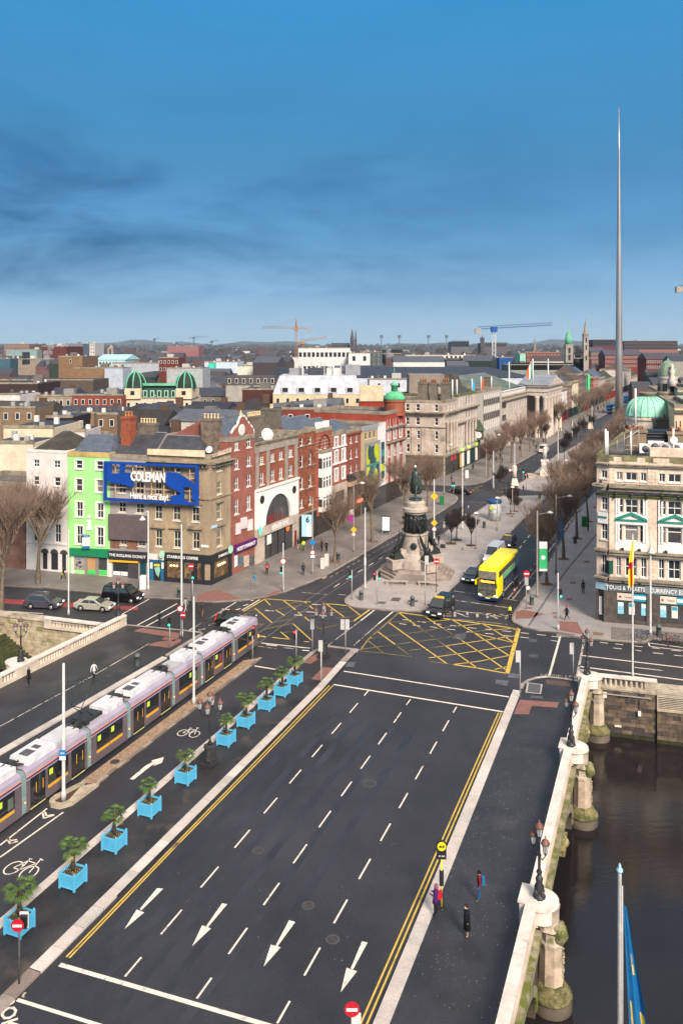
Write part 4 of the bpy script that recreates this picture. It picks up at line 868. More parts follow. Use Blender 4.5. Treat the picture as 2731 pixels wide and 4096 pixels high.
zc=w.z_('F1',1350,690);w.box('dark_canopy',0,w.L,-.9,-.01,zc-.3,zc+.6,BLKF);w.box('tan_fascia',.3,w.L-.3,-.5,-.01,zc-1.5,zc-.35,mat('tan_fascia',(.45,.30,.18),.8));w.box('shop_front',.3,w.L-.3,-.2,-.01,0,zc-1.6,mat('brown_shopfront',(.07,.045,.03),.6,.4))
w.text("FLANAGAN'S",w.L/2,zc-.95,.7,mat('brown_letters',(.12,.06,.03),.7),y=-.53,sx=.8)if 0 else None
w.box('red_neon',w.s_('F1',1355),w.s_('F1',1410),-.6,-.5,w.z_('F1',1380,960),w.z_('F1',1380,930),mat('red_neon',(.9,.06,.03),.5,0,emit=1.5))
b.pitched(0,w.L,.6,10,hb-.6,2.0,SLATE);b.finish()
b=house('glazed_shop','beige and white building with large green and yellow printed windows','A4',134,446,1118,mat('beige_panels',(.42,.325,.19),.8,.1,.5),446);w=b.walls[0];hb=b.h
w.win([('A4',185,212),('A4',237,265),('A4',290,315)],[('A4',200,1258,1340)],'plain',GRST)
a=w.s_('A4',345);w.box('white_bay',a,w.L,-.06,-.004,0,hb+.02,mat('white_panels',(.68,.66,.66),.6,.05));w.box('grey_cap',0,a,-.1,-.01,hb-.9,hb,mat('grey_cladding',(.28,.30,.34),.5,.05))
g0,g1=w.s_('F',590),w.s_('F',702);z1_,z0_=w.z_('F',650,185),w.z_('F',600,530);w.box('grey_frame',g0-.6,g1+.6,-.12,-.01,z0_-.8,z1_+.8,mat('grey_frame',(.24,.23,.235),.6))
YG=mat('lime_print',(.47,.52,.02),.5,.2,1);DG=mat('dark_teal_glass',(.02,.07,.085),.2,.3,.6,spec=.6);TEAL=mat('teal_panel',(.06,.24,.22),.5,.2)
for r in range(2):
 za,zb__=z0_+(z1_-z0_)*(r*.53),z0_+(z1_-z0_)*(r*.53+.46)
 for i,mm_ in enumerate((YG,DG,DG,YG)if r else(YG,DG,TEAL,DG)):w.box('printed_pane',g0+(g1-g0)*i/4+.03,g0+(g1-g0)*(i+1)/4-.03,-.17,-.121,za,zb__,mm_)
 for i in(0,2):w.part('print_blot',M().lathe([(.9,0),(.9,.03)],9,ay=1.6),YG if i else DG,g0+(g1-g0)*(i+.9)/4,-.17,(za+zb__)/2+(.6 if r else-.5)).rotation_euler=(R(90),0,w.rz)
w.box('teal_band',g0,g1,-.165,-.121,z0_+(z1_-z0_)*.465,z0_+(z1_-z0_)*.525,TEAL)
s0_,s1_=w.s_('F',722),w.s_('F',750);zq=w.z_('F',735,150)
for k,mm_ in enumerate((DG,YG,DG,TEAL,DG)):w.box('printed_pane',s0_,s1_,-.14,-.061,z0_+(zq-z0_)*k/5+.04,z0_+(zq-z0_)*(k+1)/5,mm_)
w.box('shop_front',.3,w.L-.3,-.2,-.13,.2,4,GLASS3);w.box('green_sign',w.s_('F',605),w.s_('F',640),-.4,-.2,w.z_('F',620,592),w.z_('F',620,572),mat('lit_green_sign',(.2,.8,.05),.4,0,emit=1));b.finish()
b=house('domed_brick_building','red brick and stone corner building topped by a small green copper dome','A4',440,690,946,mat('scarlet_brick',(.30,.052,.032),.9,.2,.5,.08),depth=16);w=b.walls[0];hb=b.h
zm=w.z_('A4',560,1395-30)
w.win([('A4',468,480),('A4',498,510),('A4',542,553),('A4',570,581),('A4',613,624),('A4',640,650)],[('A4',475,1085,1180)],'plain');w.win([('A4',472,503),('A4',545,577),('A4',618,650)],[('A4',488,1235,1350)],'cross',surround=(.35,OFFW));w.win([('A4',474,503),('A4',546,577),('A4',620,650)],[('A4',488,1455,1560)],'cross')
for y,mm_ in((1215,MOULD),(1395,MOULD)):w.course(w.z_('A4',480,y),.4,.45,mm_)
zs_=w.z_('A4',480,1400);w.box('stone_storeys',0,w.s_('A4',470),-.1,-.004,0,zs_,PORT);w.box('stone_storeys',w.s_('A4',505),w.s_('A4',544),-.1,-.004,0,zs_,PORT);w.box('stone_storeys',w.s_('A4',579),w.s_('A4',617),-.1,-.004,0,zs_,PORT);w.box('stone_storeys',w.s_('A4',652),w.L,-.1,-.004,0,zs_,PORT)
w.box('shop_front',.2,w.L-.2,-.15,-.105,0,4.0,mat('dim_shopfront',(.05,.04,.035)));b.finish()
dc=AT('A4',555,842,171);loc=(dc.x-b.o.x,dc.y-b.o.y,0);r_=135/3.136/F*171
M().lathe([(r_*.97,dc.z-3.2),(r_*.97,dc.z-.5),(r_*1.05,dc.z-.4),(r_*1.05,dc.z)],16,smooth=False).build('drum',REDBR,b.root,loc)
d_=M().lathe([(r_*1.03*math.cos(t),r_*.82*math.sin(t))for t in[i*math.pi/2/7 for i in range(7)]]+[(r_*.22,r_*.84)],24).build('dome',mat('bright_verdigris',(.10,.42,.20),.65,.3,.7,0,fine=.15,bscale=2),b.root,(loc[0],loc[1],dc.z))
M().lathe([(.7,0),(.7,1.1),(.95,1.15),(.8,1.5),(.3,1.9),(.05,2.1),(.04,5.6),(.0,5.7)],10).build('lantern',COPPER,d_,(0,0,r_*.82))
# north of the side street, and the east side
st=lambda f,x:street(f,x)
INW=Vector((-SD.y,SD.x,0))
QI=Vector((-QW.y,QW.x,0))
c1=Vector((st('F2',640).x,st('F2',640).y,0));c0=G('F2',545,890)
cw=on_line(c0,-QW,'A4',640)
kk=c0+(c1-c0)
w0=Wall(type('x',(),{'o':Vector()})(),cw,c0,1,LIME);hs=w0.z_('A4',1000,850)
b=Bld('stone_corner_building','massive pale stone corner building with square chimneys and cut corner on the side street','building',[cw,c0,c1,c1+INW*22,cw+Vector((-4,18,0))],hs,LIME)
w,v=b.walls[0],b.walls[1]
w.win([('A4',698,742),('A4',826,873),('A4',1060,1102)],[('A4',850,898,982),('A4',850,1065,1158)],'sash');w.win([('A4',706,746),('A4',838,876),('A4',1064,1102)],[('A4',856,1232,1330),('A4',856,1400,1500)],'sash',surround=(.22,PORT))
v.win([('A4',1218,1232),('A4',1258,1272),('A4',1296,1310)],[('A4',1225,905,980),('A4',1225,1080,1140),('A4',1225,1200,1300),('A4',1225,1350,1420)],'plain')
for x in(w,v):
 for y,h_,p_ in((1018,.55,.8),(1188,.25,.2),(1560,.5,.5)):x.course(w.z_('A4',1000,y+(8 if y<1500 else 0)),h_,p_,MOULD)
 x.dentils(w.z_('A4',1000,1045),int(x.L/.7),LIME,h=.3,d=.5)
for x in(790,915,960):w.box('pilaster',w.s_('A4',x)-.45,w.s_('A4',x)+.45,-.25,-.01,w.z_('A4',1000,1560),w.z_('A4',1000,1200),LIME)
for k in(0.05,.32,.55,.78):
 v.part('column',M().lathe([(.5,0),(.42,.3),(.36,6.6),(.5,6.9)],10),LIME,v.L*k+.5,-.45,w.z_('A4',1000,1480))
w.box('shop_front',.4,w.L-.3,-.3,-.01,0,4.6,mat('bronze_shopfront',(.12,.10,.07),.5,.4));v.box('shop_front',.3,v.L-.3,-.3,-.01,.0,4.6,mat('dark_shopfront',(.05,.05,.045),.5,.4))
for f_,x,hx in((v,590,'c02a3a'),(v,615,'c02a3a')):f_.box('red_sign',f_.s_('F2',x)-.5,f_.s_('F2',x)+.5,-.5,-.3,3.2,4.2,mat('red_sign',(.5,.03,.06),.5))
b.finish(MOULD)
for x0,x1,yt,yb in((858,980,640,782),(1003,1095,650,800),(1143,1252,640,775)):
 a=AT('A4',(x0+x1)/2,yt,203);w_=(x1-x0)/3.136/F*203;z0=b.h-.6;loc=a-b.o
 mm=M().box(-w_/2,w_/2,-1.2,1.2,0,a.z-z0).box(-w_/2-.15,w_/2+.15,-1.35,1.35,a.z-z0+.003,a.z-z0+.4)
 c=mm.build('chimney',mat('brown_stack',(.15,.125,.10)),b.root,(loc.x,loc.y,z0),R(-15))
 for i in range(3):put(M().lathe([(.26,0),(.2,.9),(.26,1.0),(.18,1.01)],8).mesh('chimney_pot',TERRA),'chimney_pot',c,(-w_/4+w_/4*i,0,a.z-z0+.4))
def box_at(name,f,x0,x1,yt,yb,Y,dep,m,parent=None,rz=0,taper=None,**k):
 """a block whose front stands at depth Y and spans these picture columns"""
 a,c=AT(f,x0,yt,Y),AT(f,x1,yt,Y);zb_=PXH(f,yb,Y);w_=(c-a).length;mid=(a+c)/2
 mm=M()
 if taper:mm.taper(-w_/2,w_/2,0,dep,0,a.z-zb_,taper[0],ky=taper[1])
 else:mm.box(-w_/2,w_/2,0,dep,0,a.z-zb_)
 if parent:return mm.build(name,m,parent.root,(mid.x-parent.o.x,mid.y-parent.o.y,zb_),rz,**k)
 return mm.build(name,m,None,(mid.x,mid.y,zb_),rz,**k)
box_at('attic','A4',740,1180,525,800,212,8,mat('attic_render',(.24,.20,.17),.9),b)
box_at('mansard_roof','A4',940,1440,525,770,216,12,SLATEM,b,taper=(.72,.6))
def front(name,label,f,x0,x1,yt,m,xr=None,**k):return house(name,label,f,x0,x1,yt,m,xr,**k)
b=front('pilastered_building','pale stone commercial building with columned bays and green awning signs','F2',641,800,222,PORT,800,depth=16);w=b.walls[0]
cols=[('F2',655,663),('F2',676,684),('F2',712,724),('F2',735,747),('F2',758,768),('F2',780,789)]
for a_,c_ in((275,345),(395,450),(485,580),(600,660)):w.win(cols,[('F2',660,a_,c_)],'plain',sill=False)
for y,p_ in((365,.7),(470,.5),(690,.6)):w.course(w.z_('F2',700,y),.45,p_,MOULD)
for x in(705,729,752,774,795):w.part('column',M().lathe([(.45,0),(.36,.3),(.32,5.6),(.45,6)],8),PORT,w.s_('F2',x),-.45,w.z_('F2',700,640))
w.box('shop_front',.2,w.L-.2,-.3,-.01,0,w.z_('F2',700,700),mat('dark_green_shopfront',(.02,.045,.035),.5,.3))
for a_,c_,mm_ in((655,664,mat('amber_strip',(.85,.42,.02))),(668,686,WHITE),(712,732,WHITE),(776,792,WHITE)):w.box('lit_poster',w.s_('F2',a_),w.s_('F2',c_),-.36,-.3,.5,4.2,mm_)
for x in(672,722,783):w.box('green_sign',w.s_('F2',x)-.4,w.s_('F2',x)+.4,-.7,-.3,4.7,5.2,mat('lit_green_sign',(.2,.8,.05)))
b.pitched(.4,w.L-.2,.6,12,b.h-.5,3.2,mat('green_slate',(.045,.055,.045),.7,.3),wall=0)
b.finish(mat('mossy_parapet',(.13,.13,.05),.9,.4))
b=front('concrete_office','plain pale concrete block with bands of dark ribbon windows beside the pillared post office','F2',801,990,190,mat('pale_concrete',(.40,.37,.34),.85,.14,.4),990,depth=18);w=b.walls[0]
for a_,c_,mm_ in((255,290,OFFW),(295,340,GLASS),(350,400,OFFW),(405,455,GLASS),(465,535,OFFW)):
 z1_,z0_=w.z_('F2',850,a_),w.z_('F2',850,c_)
 w.box('ribbon_window',w.s_('F2',845),w.s_('F2',972),-.08,-.01,z0_,z1_,mm_)
for i in range(9):x=845+127*i/8;w.box('fin',w.s_('F2',x)-.10,w.s_('F2',x)+.10,-.22,-.085,w.z_('F2',850,535),w.z_('F2',850,250),mat('grey_fin',(.30,.27,.25),.8))
w.box('shop_front',.3,w.L-.3,-.2,-.01,0,4,mat('brown_shopfront',(.07,.045,.03)));b.finish()
ck=AT('F2',790,560,222);t=thing('street_clock','ornate bracket clock with pointed green roof hung over the western pavement','clock',(ck.x+.6,ck.y-1.5,ck.z),R(-20))
M().box(-1.1,1.1,-.9,.9,-1.3,1.2).build('case',mat('bronze_case',(.10,.085,.05),.6),t);M().taper(-1.4,1.4,-1.2,1.2,1.203,4.2,.05).build('pointed_roof',mat('mossy_green_roof',(.06,.09,.05),.8),t)
f_=M().lathe([(.85,-.03),(.85,.03)],18).build('clock_face',WHITE,t,(0,-.94,0));f_.rotation_euler=(R(90),0,0);M().box(-.04,.04,-.02,.02,0,.6).build('hand',BLACK,t,(0,-1.0,0));M().box(0,.45,-.02,.02,-.04,.04).build('hand',BLACK,t,(0,-1.0,0))
M().box(-.3,.3,-.3,.3,-2.8,-1.303).build('bracket',BLACK,t)
A,B_=st('F2',991),st('A5',1182);L_=(B_-A).length;hg_=CAMH-(S('A5',640,1085)[1]-HY)/F*street('A5',640).y
b=Bld('post_office','long stone post office with columned portico, pediment and roof balustrade','building',row_foot(A,B_,34),hg_,PORT,parapet=.9);w=b.walls[0]
for x in(655,690,728,762,797):w.win([('A5',x-7,x+7)],[('A5',690,1178,1250)],'plain',sill=False)
for x in(655,690,728,762,797):w.win([('A5',x-7,x+7)],[('A5',690,1330,1420)],'plain',sill=False)
w.box('window_recess',w.s_('A5',494),w.s_('A5',542),-.05,-.01,w.z_('A5',515,1262),w.z_('A5',515,1190),GLASS);w.box('window_recess',w.s_('A5',494),w.s_('A5',542),-.05,-.01,w.z_('A5',515,1420),w.z_('A5',515,1345),GLASS)
w.course(w.h-1.6,.5,.7,MOULD);w.course(w.h-.3,.3,.3,PORT)
bal=M();nb=26
for i in range(nb):bal.box(w.L*.0+.3+i*(w.L*.48)/nb,.3+i*(w.L*.48)/nb+.35,-.1,.2,.1,1.35)
bal.box(0,w.L*.5,-.2,.3,1.352,1.65);w.part('balustrade',bal,mat('white_balustrade',(.66,.62,.58),.8,.1),0,.2,w.h)
b.finish()
pa,pb=w.s_('A5',800),w.s_('A5',1010);dep=7.0
pm=w.part('portico',M().box(pa-pb,0,-dep,0,0,1.6),PORT,pb,-.01,w.h-.2)
M().box(pa-pb-.5,.5,-dep-.6,0,1.603,2.2).build('portico_cornice',MOULD,pm);M().box(pa-pb+.3,-.3,-dep+.3,0,-1.3,-.004).build('frieze',PORT,pm)
pw=pb-pa
M().yprism([(pa-pb-.5,2.203),(.5,2.203),(-pw/2,5.2)],-dep-.5,0).build('pediment',PORT,pm)if False else None
pe=M().yprism([(-pw-.4,0),(.4,0),(-pw/2,3.0)],-dep-.55,3).build('pediment',PORT,pm,(0,0,2.203))
M().poly([(-pw-.6,-dep-.7,-.05),(-pw/2,-dep-.7,3.2),(-pw/2,3,3.2),(-pw-.6,3,-.05)])and None
rm=M();rm.poly([(-pw-.7,-dep-.7,0.05),(-pw/2,-dep-.7,3.25),(-pw/2,3,3.25),(-pw-.7,3,.05)]);rm.poly([(.7,-dep-.7,.05),(.7,3,.05),(-pw/2,3,3.25),(-pw/2,-dep-.7,3.25)]);rm.build('pediment_roof',LEAD,pe,(0,0,.02))
colm=M().lathe([(1.0,0),(1.0,.4),(.82,.6),(.70,(w.h-1.6)*.92),(.95,(w.h-1.6)*.96),(1.05,w.h-1.6)],14).mesh('column',mat('lit_portland',(.50,.42,.36),.85,.18,.6))  # columns use a lighter copy of the wall stone, light put into its colour
for i in range(6):put(colm,'column',pm,(-pw+.9+(pw-1.8)*i/5,-dep+.9,-w.h+.2))
for i in(1,):put(colm,'column',pm,(-pw+.9,-dep+3.6,-w.h+.2))
M().box(-pw+.6,-.6,-.3,-.02,-w.h+.3,-1.5).build('shadowed_back',BLACK,pm)  # black sheet behind the columns, portico shade put in as colour
for i,(x,yt)in enumerate(((880,640),(583,680),(1072,640))):
 fp=on_line(A+INW*(3 if i else-3),SD,'A5',x);zt=CAMH-(S('A5',x,yt)[1]-HY)/F*fp.y;zb_=b.h+(2.5 if i==0 else 0)
 fl=thing('flagpole',('tall white pole with green white and orange flag above the portico','white flagpole on the post office roof left of the portico','white flagpole right of the tricolour on the post office roof')[i],'flagpole',(fp.x,fp.y,zb_));M().tube([(0,0,0),(0,0,zt-zb_)],[.28,.16],8).build('pole',WHITE,fl)
 if i==0:
  for k,hx in enumerate(('0f7a4a','e8e4e0','d95a1a')):M().yprism([(-.5-k*.75,-3.4+k*.2),(-.5-k*.75-.7,-4.4+k*.2),(-1.2-k*.7,-8.2),(-.3-k*.75,-7.6)]if False else[(-k*.62-.05,-.3-k*1.0),(-k*.62-.65,-1.6-k*1.0),(-k*.62-.75,-7.0),(-k*.62-.05,-6.2)],-.08,.08).build('flag_stripe',cm(hx,var=.05),fl,(0,0,zt-zb_))
rf=b.pitched(2,w.L*.62,3,32,b.h-.8,6.5,mat('green_streaked_roof',(.10,.125,.10),.6,.3,.3,0,stain=((.16,.19,.17),.25,.55)),hip=(10,10));b.chimney(3,5,b.h-.5,b.h+6,2.6,2,mat('brown_stack',(.15,.125,.10)),0)
for i,(x,yt,hx)in enumerate(((215,895,'2f9fd0'),(326,865,'d0532a'),(452,865,None))):
 fp=street('A5',x);zt=CAMH-(S('A5',x,yt)[1]-HY)/F*fp.y
 fl=thing('flagpole',('short flagpole with furled pale blue flag on the concrete block roof','short flagpole with furled orange flag on the concrete block roof','bare short flagpole at the right end of the concrete block roof')[i],'flagpole',(fp.x-2,fp.y+1,18));M().tube([(0,0,0),(0,0,zt-18)],.16,6).build('pole',WHITE,fl)
 if hx:M().box(.1,.7,-.2,.2,zt-18-5,zt-18-.8).build('furled_flag',cm(hx,var=.1),fl)
for i,x in enumerate((1330,1386)):
 fp=street('A4',x)-SN*1;zt=CAMH-(S('A4',x,590)[1]-HY)/F*fp.y;fl=thing('flagpole',('white roof flagpole just left of its twin above the pilastered building','white roof flagpole just right of its twin above the pilastered building')[i],'flagpole',(fp.x,fp.y,18));M().tube([(0,0,0),(0,0,zt-18)],.18,6).build('pole',WHITE,fl)
up=[('A5',1185,1305,1000,'cfcacc','white painted building next to the portico',3),('A5',1306,1370,945,'7d675c','brown brick building between the white and the cream fronts',3),('A5',1371,1450,905,'c9bfa2','cream stuccoed building with arched windows up the street',4),('A6',249,325,500,'6d5a52','dull brown building left of the green neon sign',3),
      ('A6',326,388,508,'5f6a66','grey building with a vertical green neon sign',3),('A6',389,440,545,'6e3a34','small red brick building right of the green neon sign',3),('A6',441,505,545,'a5716a','pink and white striped brick building far up the street',3),('A6',506,590,548,'a8a09a','long grey stone frontage left of the spire',3),('A6',591,718,552,'908a86','grey stone frontage just left of the spire',3),('A6',800,850,450,'c7c0b8','pale front just right of the spire',3),('A6',851,915,452,'a79c94','grey stone building right of the spire behind the trees',3),('A6',916,1160,470,'b0a090','long pale terrace behind the trees right of the spire',8)]
for i,(f,x0,x1,yt,hx,lab,n)in enumerate(up):
 b=front('street_building',lab,f,x0,x1,yt,cm(hx,var=.15,rough=.85),x1,depth=14);w=b.walls[0]
 cs=[(w.L*(k+.3)/n,w.L*(k+.66)/n)for k in range(n)];nr=4
 for r in range(nr):w.win(cs,[(4.5+(b.h-6)*r/nr,4.5+(b.h-6)*(r+.58)/nr)],'plain',sill=False)
 w.box('shop_front',.2,w.L-.2,-.3,-.01,0,3.8,cm(('7a1418','2a2a2e','20342c','3a3030')[i%4],var=.3))
 w.course(b.h-1,.5,.4,MOULD)
 if 'vertical' in lab:w.part('neon_sign',M().box(-.3,.3,-1.3,-.5,0,11),mat('lit_green_neon',(.03,.55,.12),.4,0,emit=.3),w.L*.6,0,6)
 b.pitched(0,w.L,1,12,b.h-.7,3+(i*37%20)/10,(SLATED,SLATE,SLATEM)[i%3],gm=cm('6a554a'));b.finish()
e0,e1=G('e',975,207),G('e',1568,262);EQ=(e1-e0).normalized();l0,l1=G('I',290,1882),G('I',392,1905)
q1=l1;q2=l1+Vector((math.cos(R(-15.5)),math.sin(R(-15.5)),0))*28
w0=Wall(type('x',(),{'o':Vector()})(),q1,q2,1,LIME);hr=w0.z_('I',600,482)
PINKST=mat('pinkish_ashlar',(.66,.52,.41),.85,.16,.5,.08,fine=.14,bscale=3,stain=((.44,.36,.28),.35,.62))
b=Bld('corner_office_building','large pinkish stone corner building with white bay panels above the ticket shop','building',[l0,q1,q2,q2+SD*26,l0+SD*26],hr,PINKST,parapet=.7);v,w=b.walls[0],b.walls[1]
EASTB=b
colsA=[('I',457,512),('I',533,640),('I',665,720),('I',820,876),('I',900,1015),('I',1040,1095)]
def rowI(y0,y1,cols,st_,x=600,**k):w.win([('I',)+c for c in cols],[('I',x,y0,y1)],st_,**k)
rowI(618,692,((457,512),(536,638),(666,716)),'mull',pp=.1);rowI(618,692,((822,876),(900,1014),(1040,1095)),'mull',pp=.1)
rowI(848,970,((457,520),(534,645),(660,718)),'cross');rowI(848,970,((820,882),(896,1020),(1036,1100)),'cross')
rowI(1070,1210,((457,508),(528,645),(662,716)),'transom');rowI(1070,1210,((820,880),(893,1020),(1036,1100)),'transom')
rowI(1345,1510,((455,498),(533,635),(668,716)),'cross');rowI(1345,1510,((820,868),(900,1010),(1036,1090)),'cross')
v.win([('I',326,380)],[('I',350,600,668)],'mull',pp=.1);v.win([('I',328,382)],[('I',350,825,940),('I',350,1045,1190)],'cross');v.win([('I',330,376)],[('I',350,1320,1475)],'cross')
WP=mat('white_bay_paint',(.74,.70,.66),.6,.06,1)
for x0_,x1_ in((448,722),(812,1105)):
 a_,c_=w.s_('I',x0_),w.s_('I',x1_);fz=lambda y:w.z_('I',600,y)
 w.box('bay_panel',a_,c_,-.28,-.01,fz(1062),fz(978),WP);w.box('bay_panel',a_,c_,-.28,-.01,fz(1285),fz(1218),WP);w.box('green_band',a_,c_,-.42,-.29,fz(1032),fz(1018),mat('jade_trim',(.02,.22,.16),.5))
 m_=(a_+c_)/2;w.part('green_pediment',M().yprism([(-1.7,0),(-1.6,.16),(0,.85),(1.6,.16),(1.7,0),(1.35,0),(0,.55),(-1.35,0)],-.5,-.29),mat('jade_trim',(.02,.22,.16)),m_,0,fz(1018))
 for x in(a_+.02,m_-1.45,m_+1.25,c_-.22):w.box('bay_mullion',x,x+.2,-.34,-.16,fz(974),fz(842),WP);w.box('bay_mullion',x,x+.2,-.34,-.16,fz(1215),fz(1064),WP)
v.box('bay_panel',.2,v.L-.1,-.2,-.01,w.z_('I',600,1070),w.z_('I',600,975),WP);v.box('green_band',.2,v.L-.1,-.3,-.21,w.z_('I',600,1020),w.z_('I',600,1008),mat('jade_trim',(.02,.22,.16)))
zI=lambda y:w.z_('I',600,y)
for x in(w,v):
 x.course(zI(572),.3,.3,MOULD);x.course(zI(775),.75,.95,MOULD);x.course(zI(832),.25,.3,mat('mossy_ledge',(.13,.14,.04),.9,.4));x.course(zI(1330),.6,.5,MOULD);x.course(zI(1560),.5,.55,MOULD)
 x.dentils(zI(800),int(x.L/1.6),MOULD,w=.3,d=.6,h=.35)
for x in(440,760,1128):w.box('pilaster',w.s_('I',x)-.55,w.s_('I',x)+.55,-.22,-.01,zI(1320),zI(842),PINKST)
for k in range(9):w.box('brace',.6+k*1.7,.7+k*1.7,-.6,-.23,zI(842),zI(780),BLACK)
ash=M();rs=random.Random(3)
def ashlar(x0,x1,z0,z1,hh=.42):
 n=max(1,round((z1-z0)/hh));
 for r in range(n):
  x=x0-(.4 if r%2 else 0)
  while x<x1:
   a,c=max(x,x0),min(x+.85,x1)
   if c-a>.1:ash.box(a+.012,c-.012,-.05-rs.random()*.012,0,z0+(z1-z0)*r/n+.012,z0+(z1-z0)*(r+1)/n-.012)
   x+=.85
ashlar(.05,w.s_('I',446),zI(760),zI(580));ashlar(w.s_('I',724),w.s_('I',815),zI(760),zI(580));ashlar(.05,w.s_('I',435),zI(1320),zI(850));ashlar(w.s_('I',735),w.s_('I',808),zI(1555),zI(1345));ashlar(.05,w.s_('I',450),zI(1555),zI(1345));ashlar(.1,w.L,zI(565),zI(490))
w.part('ashlar_blocks',ash,PINKST,0,-.004,0,kind='stuff')
GF=mat('slate_blue_fascia',(.17,.21,.235),.5,.08,1);za,zb_=zI(1578),zI(1640)
w.box('sign_fascia',0,w.s_('I',700),-.35,-.01,zb_,za,mat('dark_slate_fascia',(.10,.12,.135),.5,.08));w.box('sign_fascia',w.s_('I',700)+.01,w.L,-.36,-.01,zb_,za,GF);v.box('sign_fascia',0,v.L,-.3,-.01,zb_,za,mat('pale_blue_fascia',(.30,.45,.52),.5,.1))
w.text('TOURS & TICKETS',w.s_('I',535),(za+zb_)/2,.66,WHITE,y=-.38,sx=.78,bold=.01);w.text('CURRENCY EXCHANGE',w.s_('I',738),(za+zb_)/2-.02,.66,WHITE,y=-.39,sx=.85,bold=.01,align='LEFT')
DST=mat('dark_stone_front',(.085,.07,.062),.7,.3,2)
for x in(405,770,1140):w.box('stone_pier',w.s_('I',x)-.7,w.s_('I',x)+.75,-.3,-.01,0,zb_-.003,DST)
v.box('stone_pier',0,.25,-.3,-.01,0,zb_-.003,DST);v.box('shop_door',.3,v.L,-.12,-.01,0,zb_,GLASS);v.box('poster',.35,.7,-.16,-.13,.8,2.9,WHITE);v.box('poster',1.0,1.35,-.16,-.13,.7,2.6,mat('vivid_green_print',(.05,.55,.12)))
for x0_,x1_ in((440,735),(800,1110)):
 a_,c_=w.s_('I',x0_),w.s_('I',x1_);w.box('shop_window',a_,c_,-.12,-.01,.6,zb_-.02,GLASS3);w.box('stall_riser',a_,c_,-.22,-.01,0,.58,DST)
 z1_,z0_=zI(1655),zI(1715);h_=(a_+c_)/2
 w.box('cream_board',a_+.05,h_+.2,-.2,-.121,z0_,z1_,mat('cream_sign',(.66,.58,.48),.6,.05));w.box('teal_board',h_+.23,c_-.05,-.2,-.121,z0_,z1_,mat('teal_sign',(.02,.30,.40),.5,.05));w.box('white_stripe',h_+.25,c_-.07,-.212,-.2,z0_+.25,z0_+.6,WHITE)
 w.box('round_mark',a_+.5,a_+.75,-.212,-.2,z1_-.55,z1_-.3,mat('red_mark',(.5,.03,.04),.5));w.text('Tickets',a_+1.5,z1_-.42,.3,mat('red_mark',(.5,.03,.04)),y=-.21)
 for k,mm_ in((.1,mat('sky_poster',(.25,.55,.65),.5,.2,4)),(.42,OFFW),(.78,mat('sky_poster',(.25,.55,.65)))):
  x=a_+(c_-a_)*k;w.box('poster',x,x+.65,-.17,-.125,1.2,z0_-.25,mm_);w.box('poster_head',x+.05,x+.6,-.182,-.17,z0_-.7,z0_-.3,WHITE if 'sky' in mm_.name else mat('teal_sign',(.02,.30,.40)))
w.part('club_banner',M().box(-.32,.32,-.06,.06,0,1.5),mat('dark_green_banner',(.01,.07,.05),.5,.3,3),w.s_('I',408),-.6,zI(1490)).rotation_euler=(0,0,w.rz+.8)
w.part('club_banner',M().box(-.32,.32,-.06,.06,0,1.5),mat('black_banner',(.02,.02,.02),.5,.3,3),w.s_('I',385),-.5,zI(1490)).rotation_euler=(0,0,w.rz-.7)
fl=M().taper(-.18,.18,-.12,.12,0,.25,.7).mesh('floodlight',BLACK)
for x,y in((515,738),(652,742),(885,750),(510,1555),(648,1558),(320,710)):w.put(fl,'floodlight',w.s_('I',x),-1.2,zI(y)+.1)
for x in(508,652,878):w.put(fl,'lamp',w.s_('I',x),-.5,zI(1280))
b.finish(mat('mossy_coping',(.20,.18,.09),.9,.45,1.2))
w.part('attic_block',M().box(0,w.L-w.s_('I',745),-.1,.5,0,1.0),PINKST,w.s_('I',745),0,hr+.07)
for x0_,x1_,yt in((525,683,262),(890,1100,268)):
 sxx=w.s_('I',x0_)+1.5;wd=(x1_-x0_)/2.1372/F*97;zt=PXH('I',yt,97)
 mm=M().box(0,wd,0,1.6,0,zt-hr);mm.box(-.15,wd+.15,-.15,1.75,zt-hr+.004,zt-hr+.28)
 c=w.part('chimney',mm,mat('brown_render_stack',(.24,.175,.115),.9,.2,1),w.s_('I',x0_)+.4,2.4,hr)
 for i in range(3):put(M().lathe([(.24,0),(.2,.45),(.24,.5),(.18,.51)],8).mesh('chimney_pot',TERRA),'chimney_pot',c,(wd*(i+.6)/3.6,.8,zt-hr+.28))
acm=M().box(-.6,.6,-.25,.25,0,.95)
for i,(x,y,sc_)in enumerate(((722,450,1),(805,440,1.15),(893,440,1),(990,440,1))):
 o=w.part('air_conditioner',M().box(-.75*sc_,.75*sc_,-.3,.3,0,1.05*sc_),WHITE,w.s_('I',x),1.2,hr+.5 if i else hr+.3);f_=M().lathe([(.38*sc_,-.02),(.38*sc_,.03),(.1,.04)],14).build('fan',DGREY,o,(-.1,-.31,.52*sc_));f_.rotation_euler=(R(90),0,0)
w.part('louvred_plant',M().box(0,3.6,0,2,0,2.4),mat('black_louvre',(.02,.022,.028),.5),w.s_('I',730),3,hr+.3)
for k in range(6):w.part('louvre',M().box(0,3.5,-.15,.0,0,.06),DGREY,w.s_('I',730)+.05,2.98,hr+.6+k*.35)
